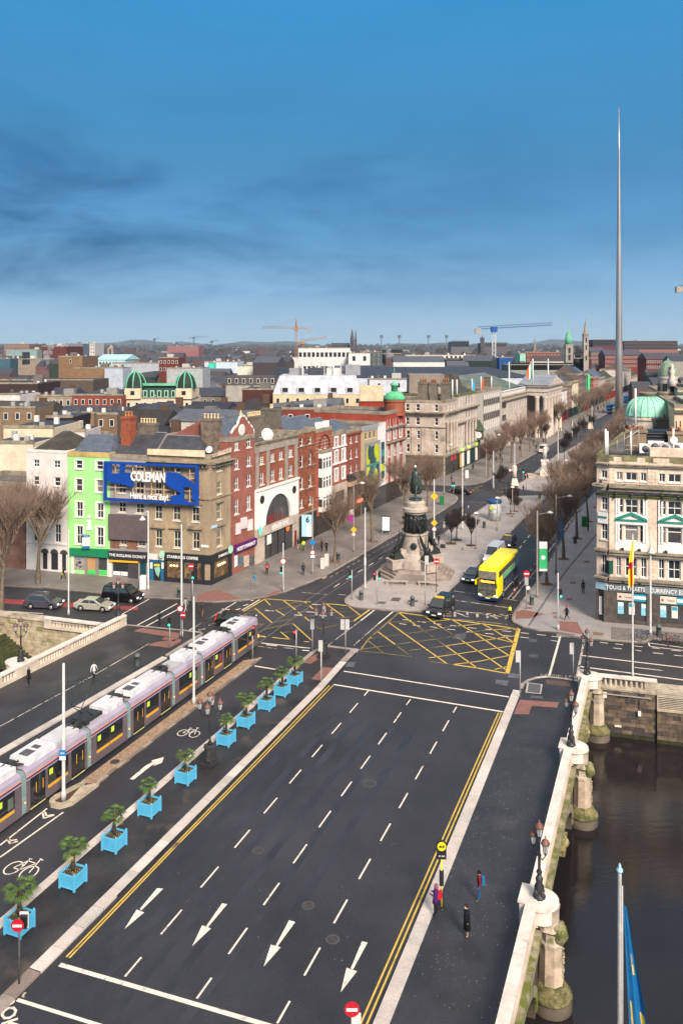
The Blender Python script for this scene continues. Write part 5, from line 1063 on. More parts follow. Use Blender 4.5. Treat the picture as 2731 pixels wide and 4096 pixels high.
for i,(x,yt)in enumerate(((367,250),(383,268),(587,270),(953,235))):
 bp_=w.loc(w.s_('I',x),.8 if i>1 else .2,0);zt=PXH('I',yt,w.A.y)
 o=M().tube([(0,0,0),(0,0,zt-hr)],.11,8).build('roof_pole',WHITE,None,(bp_[0]+b.o.x,bp_[1]+b.o.y,hr));o['category']='pole'
 o['label']=('white pole on the corner roof, outermost of a close pair','white pole on the corner roof, inner one of a close pair','white pole standing before the left square chimney','white pole with round disc at the right of the corner roof')[i]
 if i==3:M().lathe([(.42,-.04),(.42,.04)],16).build('disc',WHITE,o,(0,-.15,zt-hr-1.3)).rotation_euler=(R(90),0,0)
mm=M()
for k in range(5):x=k*.8;mm.tube([(x,0,0),(x,0,1.2+k*.55)],.04,4)
mm.tube([(0,0,1.2),(3.2,0,3.4),(4.2,0,3.4)],.05,4).tube([(0,0,.6),(3.2,0,2.8)],.05,4).tube([(0,0,0),(0,0,1.2)],.04,4).tube([(0,.1,.5),(4.6,.1,.5)],.04,4).tube([(0,.1,1),(4.6,.1,1)],.04,4)
w.part('roof_stair',mm,GALV,w.s_('I',410),2.0,hr)
def dome_at(name,label,f,xc,ybase,rpx,Y,prof,m,ribs=12,ribm=None,drumh=10,drumm=PINKST,cat='building',drum_k=.97,windows=8):
 c=AT(f,xc,ybase,Y);r=rpx/FR[f][2]/F*Y
 t=thing(name,label,cat,(c.x,c.y,c.z));rn=prof
 M().lathe([(r*drum_k,-c.z if drumh is None else-drumh),(r*drum_k,-.6),(r*1.04,-.5),(r*1.04,0)],24,smooth=False).build('drum',drumm,t)
 d=M().lathe([(a*r,z*r)for a,z in rn],32).build('dome',m,t)
 for i in range(ribs):
  an=2*math.pi*i/ribs
  M().tube([(a*r*1.01*math.cos(an),a*r*1.01*math.sin(an),z*r*1.005)for a,z in rn if a>.12],r*.025,4).build('rib',ribm or m,d)
 for i in range(windows):
  an=2*math.pi*(i+.5)/windows-.3
  M().box(-.45,.45,-.1,.1,0,1.9).build('window',GLASS,t,(r*drum_k*math.cos(an),r*drum_k*math.sin(an),-3.4),an+math.pi/2)
 return t,r,c
hemi=[(1.06,0),(1.0,.05)]+[(math.cos(a*math.pi/18),.05+.93*math.sin(a*math.pi/18))for a in range(1,8)]+[(.34,.93)]
t,r,c=dome_at('copper_domed_tower','big pale green ribbed copper dome on a stone drum behind the right corner building','A6',1122,1040,262,128,hemi,COPPERL,20,COPPERL,drumh=16,drumm=mat('pale_drum_stone',(.74,.60,.48),.8,.12,.5))
M().lathe([(.36*r,.90*r),(.36*r,1.02*r),(.42*r,1.06*r),(.42*r,1.12*r)],20).build('lantern_base',mat('brown_cap',(.22,.17,.13),.9),t)
M().box(-7,7,-2.0,4,-18,-6.0).build('side_block',PINKST,t,(2,-2,0),R(-15));
k=M().box(-2.3,2.3,-.8,.8,-6,.2).box(-2.5,2.5,-1,1,.204,.5).build('chimney',mat('brown_stack',(.15,.125,.10)),t,(r*.62,-r*.9,-.6),R(-10))
for i in range(4):put(M().lathe([(.24,0),(.2,.5),(.24,.55),(.18,.56)],8).mesh('chimney_pot',TERRA),'chimney_pot',k,(-1.7+1.1*i,0,.5))
pp_=AT('A6',972,700,122);o=M().tube([(0,0,0),(0,0,pp_.z-hr)],.14,8).build('roof_flagpole',WHITE,None,(pp_.x,pp_.y,hr));o['category']='flagpole';o['label']='tall white flagpole rising in front of the big green dome'
bul=[(1.0,0),(1.0,.1),(.97,.35),(.9,.65),(.78,.98),(.62,1.25),(.42,1.5),(.2,1.66),(.06,1.7)]
t,r,c=dome_at('domed_corner_tower','stone tower with tall green ribbed dome and carved figures beyond the large dome','A6',1378,545,118,172,bul,mat('grey_green_scales',(.22,.25,.19),.8,.3,2),8,COPPER,drumh=26,drumm=PORT)
M().lathe([(.22*r,1.62*r),(.1*r,1.8*r),(.02,1.95*r)],8).build('finial',COPPER,t);M().lathe([(r*1.25,-4.2),(r*1.25,-3.4),(r*1.05,-3.2)],24,smooth=False).build('tower_cornice',MOULD,t);M().lathe([(r*1.45,-12.4),(r*1.45,-11.6),(r*1.2,-11.3),(r*1.15,-8),(r*1.1,-4.3)],24,smooth=False).build('lower_cornice',PORT,t)
for i in range(12):an=2*math.pi*i/12;M().lathe([(.5,0),(.4,5.5),(.55,6)],8).build('column',PORT,t,(r*1.25*math.cos(an),r*1.25*math.sin(an),-18.5))
M().lathe([(.9,0),(.7,1.2),(.45,2.4),(.62,3.2),(.25,3.7),(.34,4.2),(.05,4.6)],8).build('carved_figure',mat('pale_statue',(.55,.49,.43),.85,.2,2),t,(0,-r*1.1,-2.0))
for i,(f,x0,x1,yt,Y,hx,lab)in enumerate((('A6',1460,1700,900,118,'d2b89c','cream stone block right of the large green dome'),('A6',1500,1700,690,165,'a9b8a4','building with a pale green mansard roof at the right edge'),('A6',1240,1560,720,190,'cdb79f','stone block under the second domed tower'))):
 a=AT(f,x0,yt,Y);c=AT(f,x1,yt,Y);dd_=QW
 bb=Bld('office_building',lab,'building',row_foot(a,a+dd_*(c-a).length,20),a.z,cm(hx,var=.15),parapet=.5);ww=bb.walls[0]
 n=5;ww.win([(ww.L*(k+.3)/n,ww.L*(k+.6)/n)for k in range(n)],[(a.z-4.6,a.z-2.4),(a.z-8.8,a.z-6.4),(a.z-13,a.z-10.6)],'plain');ww.course(a.z-1.2,.4,.4,MOULD);bb.finish()
for i in range(9):
 A_=l0+SD*(27+i*24);bb=Bld('east_side_building','%s stone building on the east side of the street, %s behind the corner block'%(('pale','grey','buff')[i%3],('first','second','third','fourth','fifth','sixth','seventh','eighth','ninth')[i]),'building',[A_+SD*23.8,A_,A_+SN*16,A_+SN*16+SD*23.8],17+(i*7%5)*.6,(PORT,LIME,cm('b0a494',var=.2))[i%3]);ww=bb.walls[0]
 n=6;ww.win([(ww.L*(k+.3)/n,ww.L*(k+.65)/n)for k in range(n)],[(4.5+3.2*r_,6.6+3.2*r_)for r_ in range(4)],'sash',sill=False);bb.finish()
# bridge parapets, piers, quay walls
rb=random.Random(11)
COPE=mat('parapet_coping',(.66,.58,.52),.8,.16,.8,.1,fine=.1,stain=((.40,.34,.29),1.3,.62))
ERZ=math.atan2(EDIR.y,EDIR.x);WRZ=math.atan2(WDIR.y,WDIR.x)
balm=M().lathe([(.15,0),(.15,.06),(.09,.10),(.145,.30),(.13,.38),(.07,.60),(.07,.64),(.12,.68),(.12,.72)],8).mesh('baluster',STONE)
balm2=M().lathe([(.15,0),(.15,.06),(.09,.10),(.145,.30),(.13,.38),(.07,.60),(.07,.64),(.12,.68),(.12,.72)],8).mesh('baluster',STONED)
def parapet(label,o,rz,spans,name='stone_parapet',w=.30,z0=ZP,bm=balm,plinth=.28,h=.72,cm_=COPE,step=.42,dirt=STONE):
 """spans: (from, to, kind) along local x; 'b' balusters, 's' solid"""
 t=thing(name,label,'parapet',(o.x,o.y,0),rz)
 for a,b,k in spans:
  L=b-a;n=max(1,round(L/2.2))
  for i in range(n):M().box(.008,L/n-.008,-w,w,0,.17).build('coping_stone',cm_,t,(a+L*i/n,0,z0+plinth+h+rb.uniform(0,.008)))
  M().box(a,b,-w*.9,w*.9,z0-.02,z0+plinth-.004).build('plinth',dirt,t)
  if k=='s':M().box(a+.002,b-.002,-w*.8,w*.8,z0+plinth,z0+plinth+h-.004).build('solid_panel',dirt,t)
  else:
   m_=max(1,int(L/step))
   for i in range(m_):put(bm,'baluster',t,(a+L*(i+.5)/m_,0,z0+plinth))
 return t
sE=lambda y:(y-PE1.y)/EDIR.y
ped=[sE(75.6),sE(62.3),sE(45.2),sE(30.5)]
sp=[]
for a,b in((ped[1]+.7,ped[0]-.7),(ped[2]+.7,ped[1]-.7),(ped[3]+.7,ped[2]-.7),(-30,ped[3]-.7)):
 sp+=[(a,a+.9,'s'),(a+.9,b-.9,'b'),(b-.9,b,'s')]
tE=parapet('long pale stone parapet on the river side of the bridge, along the east footway',PE1,ERZ,sp)
for i,s in enumerate(ped):
 m=M().box(-.72,.72,-.38,.62,ZP,ZP+1.18);m.lathe([(.82,ZP+.2),(.82,ZP+1.0),(.98,ZP+1.02),(.98,ZP+1.19)],20,(0,-.45,0),smooth=False)
 m.box(-.8,.8,-.4,.70,ZP+1.183,ZP+1.30);m.lathe([(.42,ZP+1.18),(.55,ZP+1.25),(.5,ZP+1.36),(.0,ZP+1.361)],16,(0,-.35,0))
 m.build('pedestal',COPE,tE,(s,0,0))
t=thing('bridge_arches','mossy stone arches and spandrel wall under the east parapet of the bridge','bridge',(PE1.x,PE1.y,0),ERZ)
for a,b in((ped[1],ped[0]),(ped[2],ped[1]),(ped[3],ped[2]),(ped[3]-16,ped[3])):
 a_,b_=a+1.3,b-1.3;mid=(a_+b_)/2;hw=(b_-a_)/2;n=20;sp_z,cr=WZ+.4,-1.05
 pts=[(mid-hw*math.cos(math.pi*i/n),sp_z+(cr-sp_z)*math.sin(math.pi*i/n))for i in range(n+1)]
 m=M()
 for(x0,z0),(x1,z1)in zip(pts,pts[1:]):
  m.poly([(x0,-.32,z0),(x1,-.32,z1),(x1,-.32,-.25),(x0,-.32,-.25)]);m.poly([(x0,-.32,z0),(x0,50,z0),(x1,50,z1),(x1,-.32,z1)])
 for x0,x1 in((a,a_),(b_,b)):m.box(x0,x1,-.32,50,WZ-1,-.25)
 m.build('spandrel_wall',WETST,t)
 m=M()
 for i in range(n):
  q=[(pts[j][0],-.42,pts[j][1])for j in(i,i+1)]+[(mid+(pts[j][0]-mid)*1.08,-.42,sp_z+(pts[j][1]-sp_z)*1.16+.05)for j in(i+1,i)]
  k=len(m.v);m.v+=q+[(p[0],-.31,p[2])for p in q];m.face((k,k+1,k+2,k+3));m.face((k+3,k+2,k+6,k+7));m.face((k+1,k,k+4,k+5))
 m.build('arch_ring',mat('arch_ring_stone',(.26,.22,.15),.85,.35,1,.1,stain=((.12,.14,.03),1,.5)),t)
 M().box(a+.8,b-.8,-.62,.0,-.35,.10).build('cornice',mat('mossy_cornice',(.25,.22,.14),.9,.5,2,.3,stain=((.12,.135,.03),1.3,.50)),t)
 m=M()
 for i in range(int((b-a-1.8)/.35)):m.box(a+.9+i*.35,a+1.1+i*.35,-.56,-.33,-.55,-.352)
 m.build('modillions',mat('mossy_blocks',(.22,.21,.09),.9,.4,2),t,kind='stuff')
 k_=M().taper(-.4,.4,-.75,-.3,-1.5,-.36,1.3).ball((0,-.65,-.75),.35,8,6);k_.build('carved_keystone',mat('mossy_carving',(.25,.22,.10),.9,.5,3,.5,fine=.5,bscale=8),t,(mid,0,0))
for i,s in enumerate(ped):
 y=-1.05
 t2=thing('bridge_pier',('stone pier at the north end of the bridge against the quay wall','middle stone pier with mossy ball and carved trophy, below the second lamp','nearest stone pier with mossy green ball below the nearest parapet lamp','stone pier below the picture edge')[i],'pier',(0,0,0));t2.location=PE1+EDIR*s+Vector((EDIR.y,-EDIR.x,0))*1.0;t2.rotation_euler=(0,0,ERZ);t2.scale=(.86,.86,1)
 M().lathe([(.78,-.1),(.72,-.05),(.62,.1),(.62,.98),(.7,1.12)],8,smooth=False,a0=.39).build('upper_shaft',STONED,t2,(0,.1,0))
 if i:mb=M().ball((0,0,0),.62,16,12,sz=1.0);mb.v=[(x*k_,y*k_,z*k_)for(x,y,z)in mb.v for k_ in(1+.16*math.sin(x*9+z*5)*math.cos(y*8+i),)];mb.ball((0,-.35,-.15),.28,8,6).ball((.25,-.2,.3),.22,8,6).ball((-.28,-.15,.25),.22,8,6).build('mossy_carving',mat('mossy_carved_stone',(.115,.125,.04),.95,.6,2.2,.6,fine=.5,stain=((.24,.21,.14),1.8,.52)),t2,(0,-.42,-.3))
 M().lathe([(.8,-.95),(.8,-.78),(.66,-.7),(.62,-.3)],8,smooth=False,a0=.39).build('neck',STONED,t2)
 M().lathe([(.80,-3.0),(.72,-.96)],8,smooth=False,a0=.39).build('pier_shaft',mat('weathered_pier_stone',(.46,.365,.27),.85,.3,.9,.12,stain=((.24,.21,.13),1.1,.56)),t2)
 if i:
  m=M()
  for q in range(9):m.ball((rb.uniform(-.12,.12),0,-1.2-q*.18),rb.uniform(.08,.13),6,4)
  m.build('carved_trophy',mat('carved_trophy',(.30,.25,.18),.9,.4,3),t2,(0,-.74,0));
 M().lathe([(1.35,-3.75),(1.30,-3.6),(.95,-3.2),(.85,-3.0)],20).build('flared_base',mat('damp_ribbed_moss',(.16,.14,.065),.9,.5,2,.4,fine=.4,stain=((.07,.075,.025),1.6,.5)),t2)
 M().lathe([(1.35,WZ-1),(1.30,-3.76)],20).build('pier_footing',WETST,t2)
sW=lambda fr,x,y:(G(fr,x,y,1.15)-PW1).dot(WDIR)
s_a,s_b,s_c,s_d,s_e=-28.0,sW('a',0,705),sW('a',75,655),sW('a',235,575),sW('a',780,305)
Ltot=(PW0-PW1).length
parapet('long cream stone balustrade on the far west side of the bridge',PW1,WRZ,[(-28,-1.0,'b'),(-1.0,0,'s'),(0,1.9,'b'),(1.9,4.6,'s')]+[(4.6+k*4.45,4.6+k*4.45+3.75,'b')if j==0 else(4.6+k*4.45+3.75,4.6+(k+1)*4.45,'s')for k in range(3)for j in(0,1)]+[(17.95,Ltot,'s')],bm=balm,step=.36)
tw=thing('lamp_pedestal','bulging stone pedestal under the far left parapet lamp','pedestal',G('a',145,625,1.2));tw.rotation_euler=(0,0,WRZ)
M().box(-1.0,1.0,-.4,.4,-1.07,.18).lathe([(.9,-2),(.9,.12),(1.0,.14),(1.0,.3)],16,(0,.6,0),smooth=False).build('block',COPE,tw)
M().box(-.5,.5,-.45,.45,ZP,1.5).build('end_pier',COPE,None,(PW0.x,PW0.y,0),WRZ).update if 0 else None
def quay_wall(label,a,b,zt,bw,bh,mats,zb=WZ-.4):
 a,b=Vector(a),Vector(b);d=b-a;L=d.length;rz=math.atan2(d.y,d.x)
 t=thing('quay_wall',label,'wall',(a.x,a.y,0),rz)
 M().box(0,L,.06,1.2,zb,zt-.02).build('wall_core',BLACK if 0 else WETST,t)
 nr=int((zt-zb)/bh);cache={}
 for r in range(nr):
  x=-(bw*.5 if r%2 else 0)-rb.random()*.2
  z=zt-(r+1)*bh
  while x<L:
   w_=bw*rb.uniform(.75,1.3);x0,x1=max(x,0),min(x+w_,L);x+=w_
   if x1-x0<.15:continue
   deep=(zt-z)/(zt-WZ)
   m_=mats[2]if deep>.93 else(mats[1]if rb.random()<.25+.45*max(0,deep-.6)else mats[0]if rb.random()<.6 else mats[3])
   key=(round(x1-x0,1),m_.name)
   if key not in cache:cache[key]=M().box(.012,key[0]-.012,-.02,.08,.012,bh-.012).mesh('stone_block',m_)
   o=put(cache[key],'stone_block',t,(x0,-rb.uniform(0,.035),z));o.scale=((x1-x0)/key[0],1,1)
 M().box(0,L,-.16,1.3,zt-.014,zt+.14).build('wall_cap',STONED,t)
 return t,L
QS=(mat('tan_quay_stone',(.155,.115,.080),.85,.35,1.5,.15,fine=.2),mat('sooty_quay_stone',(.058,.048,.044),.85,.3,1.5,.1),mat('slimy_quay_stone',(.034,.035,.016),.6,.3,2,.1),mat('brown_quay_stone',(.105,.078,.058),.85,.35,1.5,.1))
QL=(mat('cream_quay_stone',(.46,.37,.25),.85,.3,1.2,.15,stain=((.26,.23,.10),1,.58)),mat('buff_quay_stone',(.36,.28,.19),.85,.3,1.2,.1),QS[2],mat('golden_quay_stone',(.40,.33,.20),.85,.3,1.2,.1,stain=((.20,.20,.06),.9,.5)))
qa=east(EN.y-.3,.9);qb=quay(G('e',1355,715,1.2).x);quay_dir=(qb-qa).normalized()
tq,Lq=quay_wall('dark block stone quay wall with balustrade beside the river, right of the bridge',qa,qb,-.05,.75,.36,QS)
M().box(.2,Lq-.4,-.25,-.17,-.45,-.36).build('pipe',GALV,tq);
for x,z in((Lq*.70,-2.1),):M().box(x,x+.25,-.3,-.08,z,z+.4).build('outlet_box',WHITE,tq);M().box(x+.1,x+.14,-.12,-.06,z+.4,-.3).build('cable',BLACK,tq)
M().box(.5,.9,-.2,-.06,-.8,-.3).build('notice_plate',COPE,tq);M().box(1.6,2.2,-.12,-.06,-3.4,-3.25).build('notice_plate',COPE,tq)
parapet('short weathered balustrade above the dark quay wall right of the bridge',qa,math.atan2(quay_dir.y,quay_dir.x),[(.1,Lq-1.0,'b'),(Lq-1.0,Lq+.1,'s')],bm=balm2,dirt=STONED,z0=.10,w=.27)
qc=qb+quay_dir*.2-Vector((0,1.0,0))*0
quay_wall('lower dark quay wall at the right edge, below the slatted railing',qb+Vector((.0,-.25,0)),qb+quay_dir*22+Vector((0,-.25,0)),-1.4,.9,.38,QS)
t=thing('slatted_railing','beige horizontal slatted railing panel on the quay edge at right','railing',(qb.x,qb.y-.1,0),math.atan2(quay_dir.y,quay_dir.x))
RAILM=mat('beige_railing',(.45,.39,.31),.6,.2,2)
sl_=M().box(0,21,-.04,.04,-.035,.035).mesh('slat',RAILM)
for k in range(12):put(sl_,'slat',t,(.1,-.1,-1.25+k*.16))
for k in range(8):M().box(-.05,.05,-.02,.08,-1.3,.65).build('post',RAILM,t,(.1+k*2.6,-.1,0))
flat('river_walkway',[qb+Vector((0,-.2,0)),qb+quay_dir*22+Vector((0,-.2,0)),qb+quay_dir*22+Vector((0,2.6,0)),qb+Vector((0,2.6,0))],.02,STONED,.2)
ql1=west(WN.y-.4,-.4);ql0=quay(ql1.x-24)
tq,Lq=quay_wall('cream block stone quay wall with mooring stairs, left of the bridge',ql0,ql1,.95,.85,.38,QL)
parapet('short cream balustrade on the quay wall by the bridge end, behind the silver car',ql1-(ql1-ql0).normalized()*7,math.atan2((ql1-ql0).y,(ql1-ql0).x),[(0,.9,'s'),(.9,6.9,'b')],z0=.3)
m=M();st_=G('a',170,400,-1.0)
for k in range(12):m.box(k*.42,k*.42+.44,-1.5,0,-6,-1.0-k*.26)
m.build('mooring_stairs',MOSSD,tq,(Lq*.50,-.05,0))
M().box(Lq*.25,Lq,-.9,-.05,-6,-3.9).build('green_ledge',mat('bright_algae',(.05,.10,.02),.8,.4,2),tq)
# lamps
GLS=mat('frosted_lantern_glass',(.42,.42,.42),.3,.15,4,spec=.5);CAPB=mat('copper_brown_cap',(.16,.075,.058),.45,.2,3)
IRON=mat('cast_iron',(.028,.028,.030),.5,.3,3,.2,spec=.5)
lg=M().lathe([(.11,0),(.20,.46)],6,smooth=False).mesh('lantern_glass',GLS)
lc=M().lathe([(.25,.46),(.25,.50),(.21,.60),(.10,.70),(.04,.76),(.04,.88),(.0,.9)],10).mesh('lantern_cap',CAPB)
lfm=M()
for i in range(6):
 a=2*math.pi*i/6;lfm.tube([(.11*math.cos(a),.11*math.sin(a),0),(.205*math.cos(a),.205*math.sin(a),.47)],.012,4)
lfm.lathe([(.03,-.2),(.12,-.03),(.12,0)],8);lfm=lfm.mesh('lantern_frame',IRON)
def lamp(label,loc,pos,h,base,group='ornate iron lanterns of the bridge',rz=0):
 t=thing('ornate_lamp',label,'street lamp',loc,rz,group)
 b=M()
 if base=='plinth':
  b.lathe([(.72,0),(.72,.25),(.60,.28),(.60,.42),(.50,.46)],4,smooth=False,a0=math.pi/4);b.lathe([(.52,.46),(.42,1.35),(.50,1.4),(.50,1.5),(.3,1.6)],8,smooth=False)
  for i in range(4):a=math.pi/4+i*math.pi/2;b.taper(-.1,.1,-.16,.16,.46,1.3,.7,0);
  z0=1.6
 else:
  b.lathe([(.36,0),(.36,.12),(.27,.2),(.23,.5),(.28,.62),(.17,.8),(.21,1.05),(.09,1.3)],10);
  for i in range(4):
   a=i*math.pi/2;b.ball((.24*math.cos(a),.24*math.sin(a),.32),.13,6,4,sz=1.5)
  z0=1.3
 b.build('base',IRON,t)
 M().lathe([(.12,z0),(.17,z0+.12),(.08,z0+.3),(.075,h*.62),(.13,h*.65),(.07,h*.68),(.05,h-.35)],10).build('column',IRON,t)
 for x,y,z in pos:
  if x or y:M().tube([(0,0,z-.45),(x*.5,y*.5,z-.55),(x,y,z-.2)],.03,5).build('arm',IRON,t)
  l=put(lfm,'lantern',t,(x,y,z));put(lg,'glass',l);put(lc,'cap',l)
 return t
five=lambda h:[(.78*math.cos(a),.78*math.sin(a),h-1.15)for a in(.3,.3+math.pi/2,.3+math.pi,.3+1.5*math.pi)]+[(0,0,h-.55)]
lamp('five lantern iron lamp on a big plinth in the planted median, nearest',G('V',482,1758,ZP),five(5.4),5.1,'plinth',rz=-TH)
lamp('five lantern iron lamp at the north end of the median beside the traffic signals',G('V',743,1510,ZP),five(5.4),5.1,'plinth',rz=-TH)
three=lambda h:[(.0,-.48,h-1.15),(.0,.48,h-1.15),(0,0,h-.5)]
lamp('three lantern lamp on the east parapet nearest the camera',G('V',1238,2062,1.45),three(3.9),3.6,'x',rz=.5)
lamp('three lantern lamp on the middle pedestal of the east parapet',G('V',1311,1712,1.45),three(3.9),3.6,'x',rz=.5)
lamp('three lantern lamp at the north end of the east parapet',G('V',1348,1548,1.45),three(3.9),3.6,'x',rz=.5)
lamp('three lantern lamp on the cream western balustrade of the bridge',G('a',145,608,1.4),[(-.5,0,3.0),(.5,0,3.0),(0,0,3.5)],3.7,'x',rz=0)
lamp('three lantern lamp at the north end of the west balustrade before the black van',G('a',824,278,1.4),[(-.5,0,3.0),(.5,0,3.0),(0,0,3.5)],3.7,'x',rz=0)
# planters and palms
PB=mat('sky_blue_planter',(.085,.40,.62),.5,.07,2,0)
PBD=mat('sky_blue_planter_frame',(.10,.43,.66),.5,.07,2,0)
pt=thing('planter','x','planter',(0,0,0),0,'sky blue planters down the median')
hwd,ph=.56,.86
slat=M().box(-.043,.043,-.015,.015,.06,ph-.06).mesh('slat',PB)
for q in range(4):
 rz=q*math.pi/2;c_,s_=math.cos(rz),math.sin(rz)
 side=M().box(-hwd+.04,hwd-.04,-.03,.03,0,.08).box(-hwd+.04,hwd-.04,-.03,.03,ph-.10,ph).box(-hwd+.04,hwd-.04,.01,.02,.08,ph-.10).build('side_panel',PBD,pt,(s_*hwd,-c_*hwd,.10),rz)
 for i in range(10):put(slat,'slat',side,(-hwd+.12+(2*hwd-.24)*i/9,0,0))
 M().box(-.06,.06,-.06,.06,0,1.0).ball((0,0,1.05),.065,8,5).build('corner_post',PBD,pt,((c_+s_)*hwd,(s_-c_)*hwd,0))
M().box(-hwd+.02,hwd-.02,-hwd+.02,hwd-.02,.75,.84).build('soil',SOIL,pt)
fl=M();
LEAFM=[mat('planter_foliage',(.045,.085,.02),.8,.3,4),mat('yellow_blooms',(.62,.55,.12),.7,.2),mat('purple_blooms',(.16,.04,.13),.7,.2),mat('cream_blooms',(.6,.58,.45),.7,.2)]
for i in range(190):
 x,y=rb.uniform(-.48,.48),rb.uniform(-.48,.48);mi=0 if i<110 else rb.choice((1,1,2,3));r=rb.uniform(.03,.07)if mi==0 else rb.uniform(.02,.04);z=.80+rb.uniform(0,.09);a=rb.random()*6.3
 fl.poly([(x+r*math.cos(a+k*2.1),y+r*math.sin(a+k*2.1),z+rb.uniform(-.04,.06))for k in range(3)],mi)
fl.build('bedding_plants',LEAFM,pt,kind='stuff')
pm_=thing('palm_tree','x','palm tree',(0,0,0),0,'small fan palms in the blue planters')
M().lathe([(.11,0),(.13,.3),(.11,.8),(.10,1.25),(.06,1.4)],8).build('trunk',mat('fibrous_trunk',(.060,.036,.022),.95,.4,6,.5),pm_)
FR_=mat('palm_green',(.075,.125,.026),.6,.35,3,0,spec=.4);FR2=mat('dry_palm_frond',(.26,.22,.10),.8,.3,3)
def frond(L,droop,dead=0):
 m=M();m.tube([(0,0,0),(L*.35,0,L*(.25-droop*.2)),(L*.6,0,L*(.30-droop*.5))],[.018,.012,.008],4)
 bx_,bz=L*.6,L*(.30-droop*.5)
 for k in range(13):
  a=(k/12-.5)*2.7;l=L*.62*(1-.25*abs(a)/1.35);dx,dy=math.cos(a),math.sin(a);px,py=-dy*.025,dx*.025;dz=-droop*l*.5*(1+.3*rb.random())-.05
  p1=(bx_+dx*l*.55,dy*l*.55,bz+dz*.25+.03);p2=(bx_+dx*l,dy*l,bz+dz)
  m.poly([(bx_,0,bz),(p1[0]-px,p1[1]-py,p1[2]),p2,(p1[0]+px,p1[1]+py,p1[2])])
 return m
fms=[frond(.78,.1).mesh('frond',FR_),frond(.8,.5).mesh('frond',FR_),frond(.66,1.0).mesh('frond',FR_),frond(.62,-.5).mesh('frond',FR_),frond(.6,1.4).mesh('frond',FR2)]
for i in range(22):
 o=put(fms[4 if i in(4,13)else rb.choice((0,1,2,0,1,3))],'frond',pm_,(0,0,1.36+rb.uniform(-.10,.05)),i*2.4+rb.uniform(-.2,.2));s_=rb.uniform(.8,1.15);o.scale=(s_,s_,s_)
kids_index();pt.scale=(.93,)*3;tp,tm_=subtree(pt),subtree(pm_)
pls=[(35,2150),(160,2042),(256,1955),(338,1875),(422,1800),(516,1712),(562,1670),(610,1630),(646,1598),(675,1572)]
od=('nearest','second nearest','third nearest','fourth nearest','fifth nearest','sixth nearest','seventh nearest','third farthest','second farthest','farthest')
for i,(x,y)in enumerate(pls):
 g=G('V',x,y+2,ZP);g.y+=.45;g.x+=.05
 lab='%s sky blue slatted planter in the median row'%od[i];lb2=('%s fan palm of the median row, in its blue planter'%od[i])if i else 'nearest fan palm, behind the round no entry sign at left'
 if i==0:pt.location,pm_.location=g,g+Vector((0,0,.82));pt.rotation_euler=pm_.rotation_euler=(0,0,-TH);pt['label']=lab;pm_['label']=lb2;pm_.scale=(1.05,)*3
 else:clone(pt,g,-TH,lab,tree=tp);clone(pm_,g+Vector((0,0,.82)),i*1.3,lb2,tree=tm_,scale=(1.0,1.0,.9,.8,.8,.8,1.0,.95,.9,.95)[i])
# tram
TA,TB=G('b',0,850,.25),G('c',735,412,.25);TDIR=(TB-TA);TDIR.z=0;TDIR.normalize();TRZ=math.atan2(TDIR.y,TDIR.x)
TW=2.4;o_=TB+TDIR*1.1+Vector((-TDIR.y,TDIR.x,0))*(TW/2);o_.z=.02
tr=thing('tram','long lilac and mauve articulated tram with white roof boxes crossing the bridge','tram',o_,TRZ)
LIL=mat('lilac_tram_paint',(.33,.285,.36),.35,.10,.8,0,fine=.04,spec=.5);MAU=mat('mauve_tram_paint',(.125,.098,.110),.35,.12,.6,0,fine=.05,spec=.5);PUR=mat('purple_line',(.09,.02,.12),.4,0);ORG=mat('orange_line',(.75,.27,.05),.5,0);YEB=mat('amber_panel',(.80,.36,.015),.45,.05)
BEL=mat('grey_green_bellows',(.20,.29,.29),.8,.1,3);RW_=mat('white_roof_box',(.62,.61,.63),.6,.16,1.5,stain=((.42,.41,.42),1.4,.6));TG=mat('tram_glass',(.018,.02,.022),.06,0,spec=.6);PALY=mat('pale_yellow_sill',(.62,.60,.25),.6,0)
prof=[(-1.2,.25),(-1.2,1.0),(-1.18,2.35),(-1.08,2.9),(-.85,3.1),(.85,3.1),(1.08,2.9),(1.18,2.35),(1.2,1.0),(1.2,.25)]
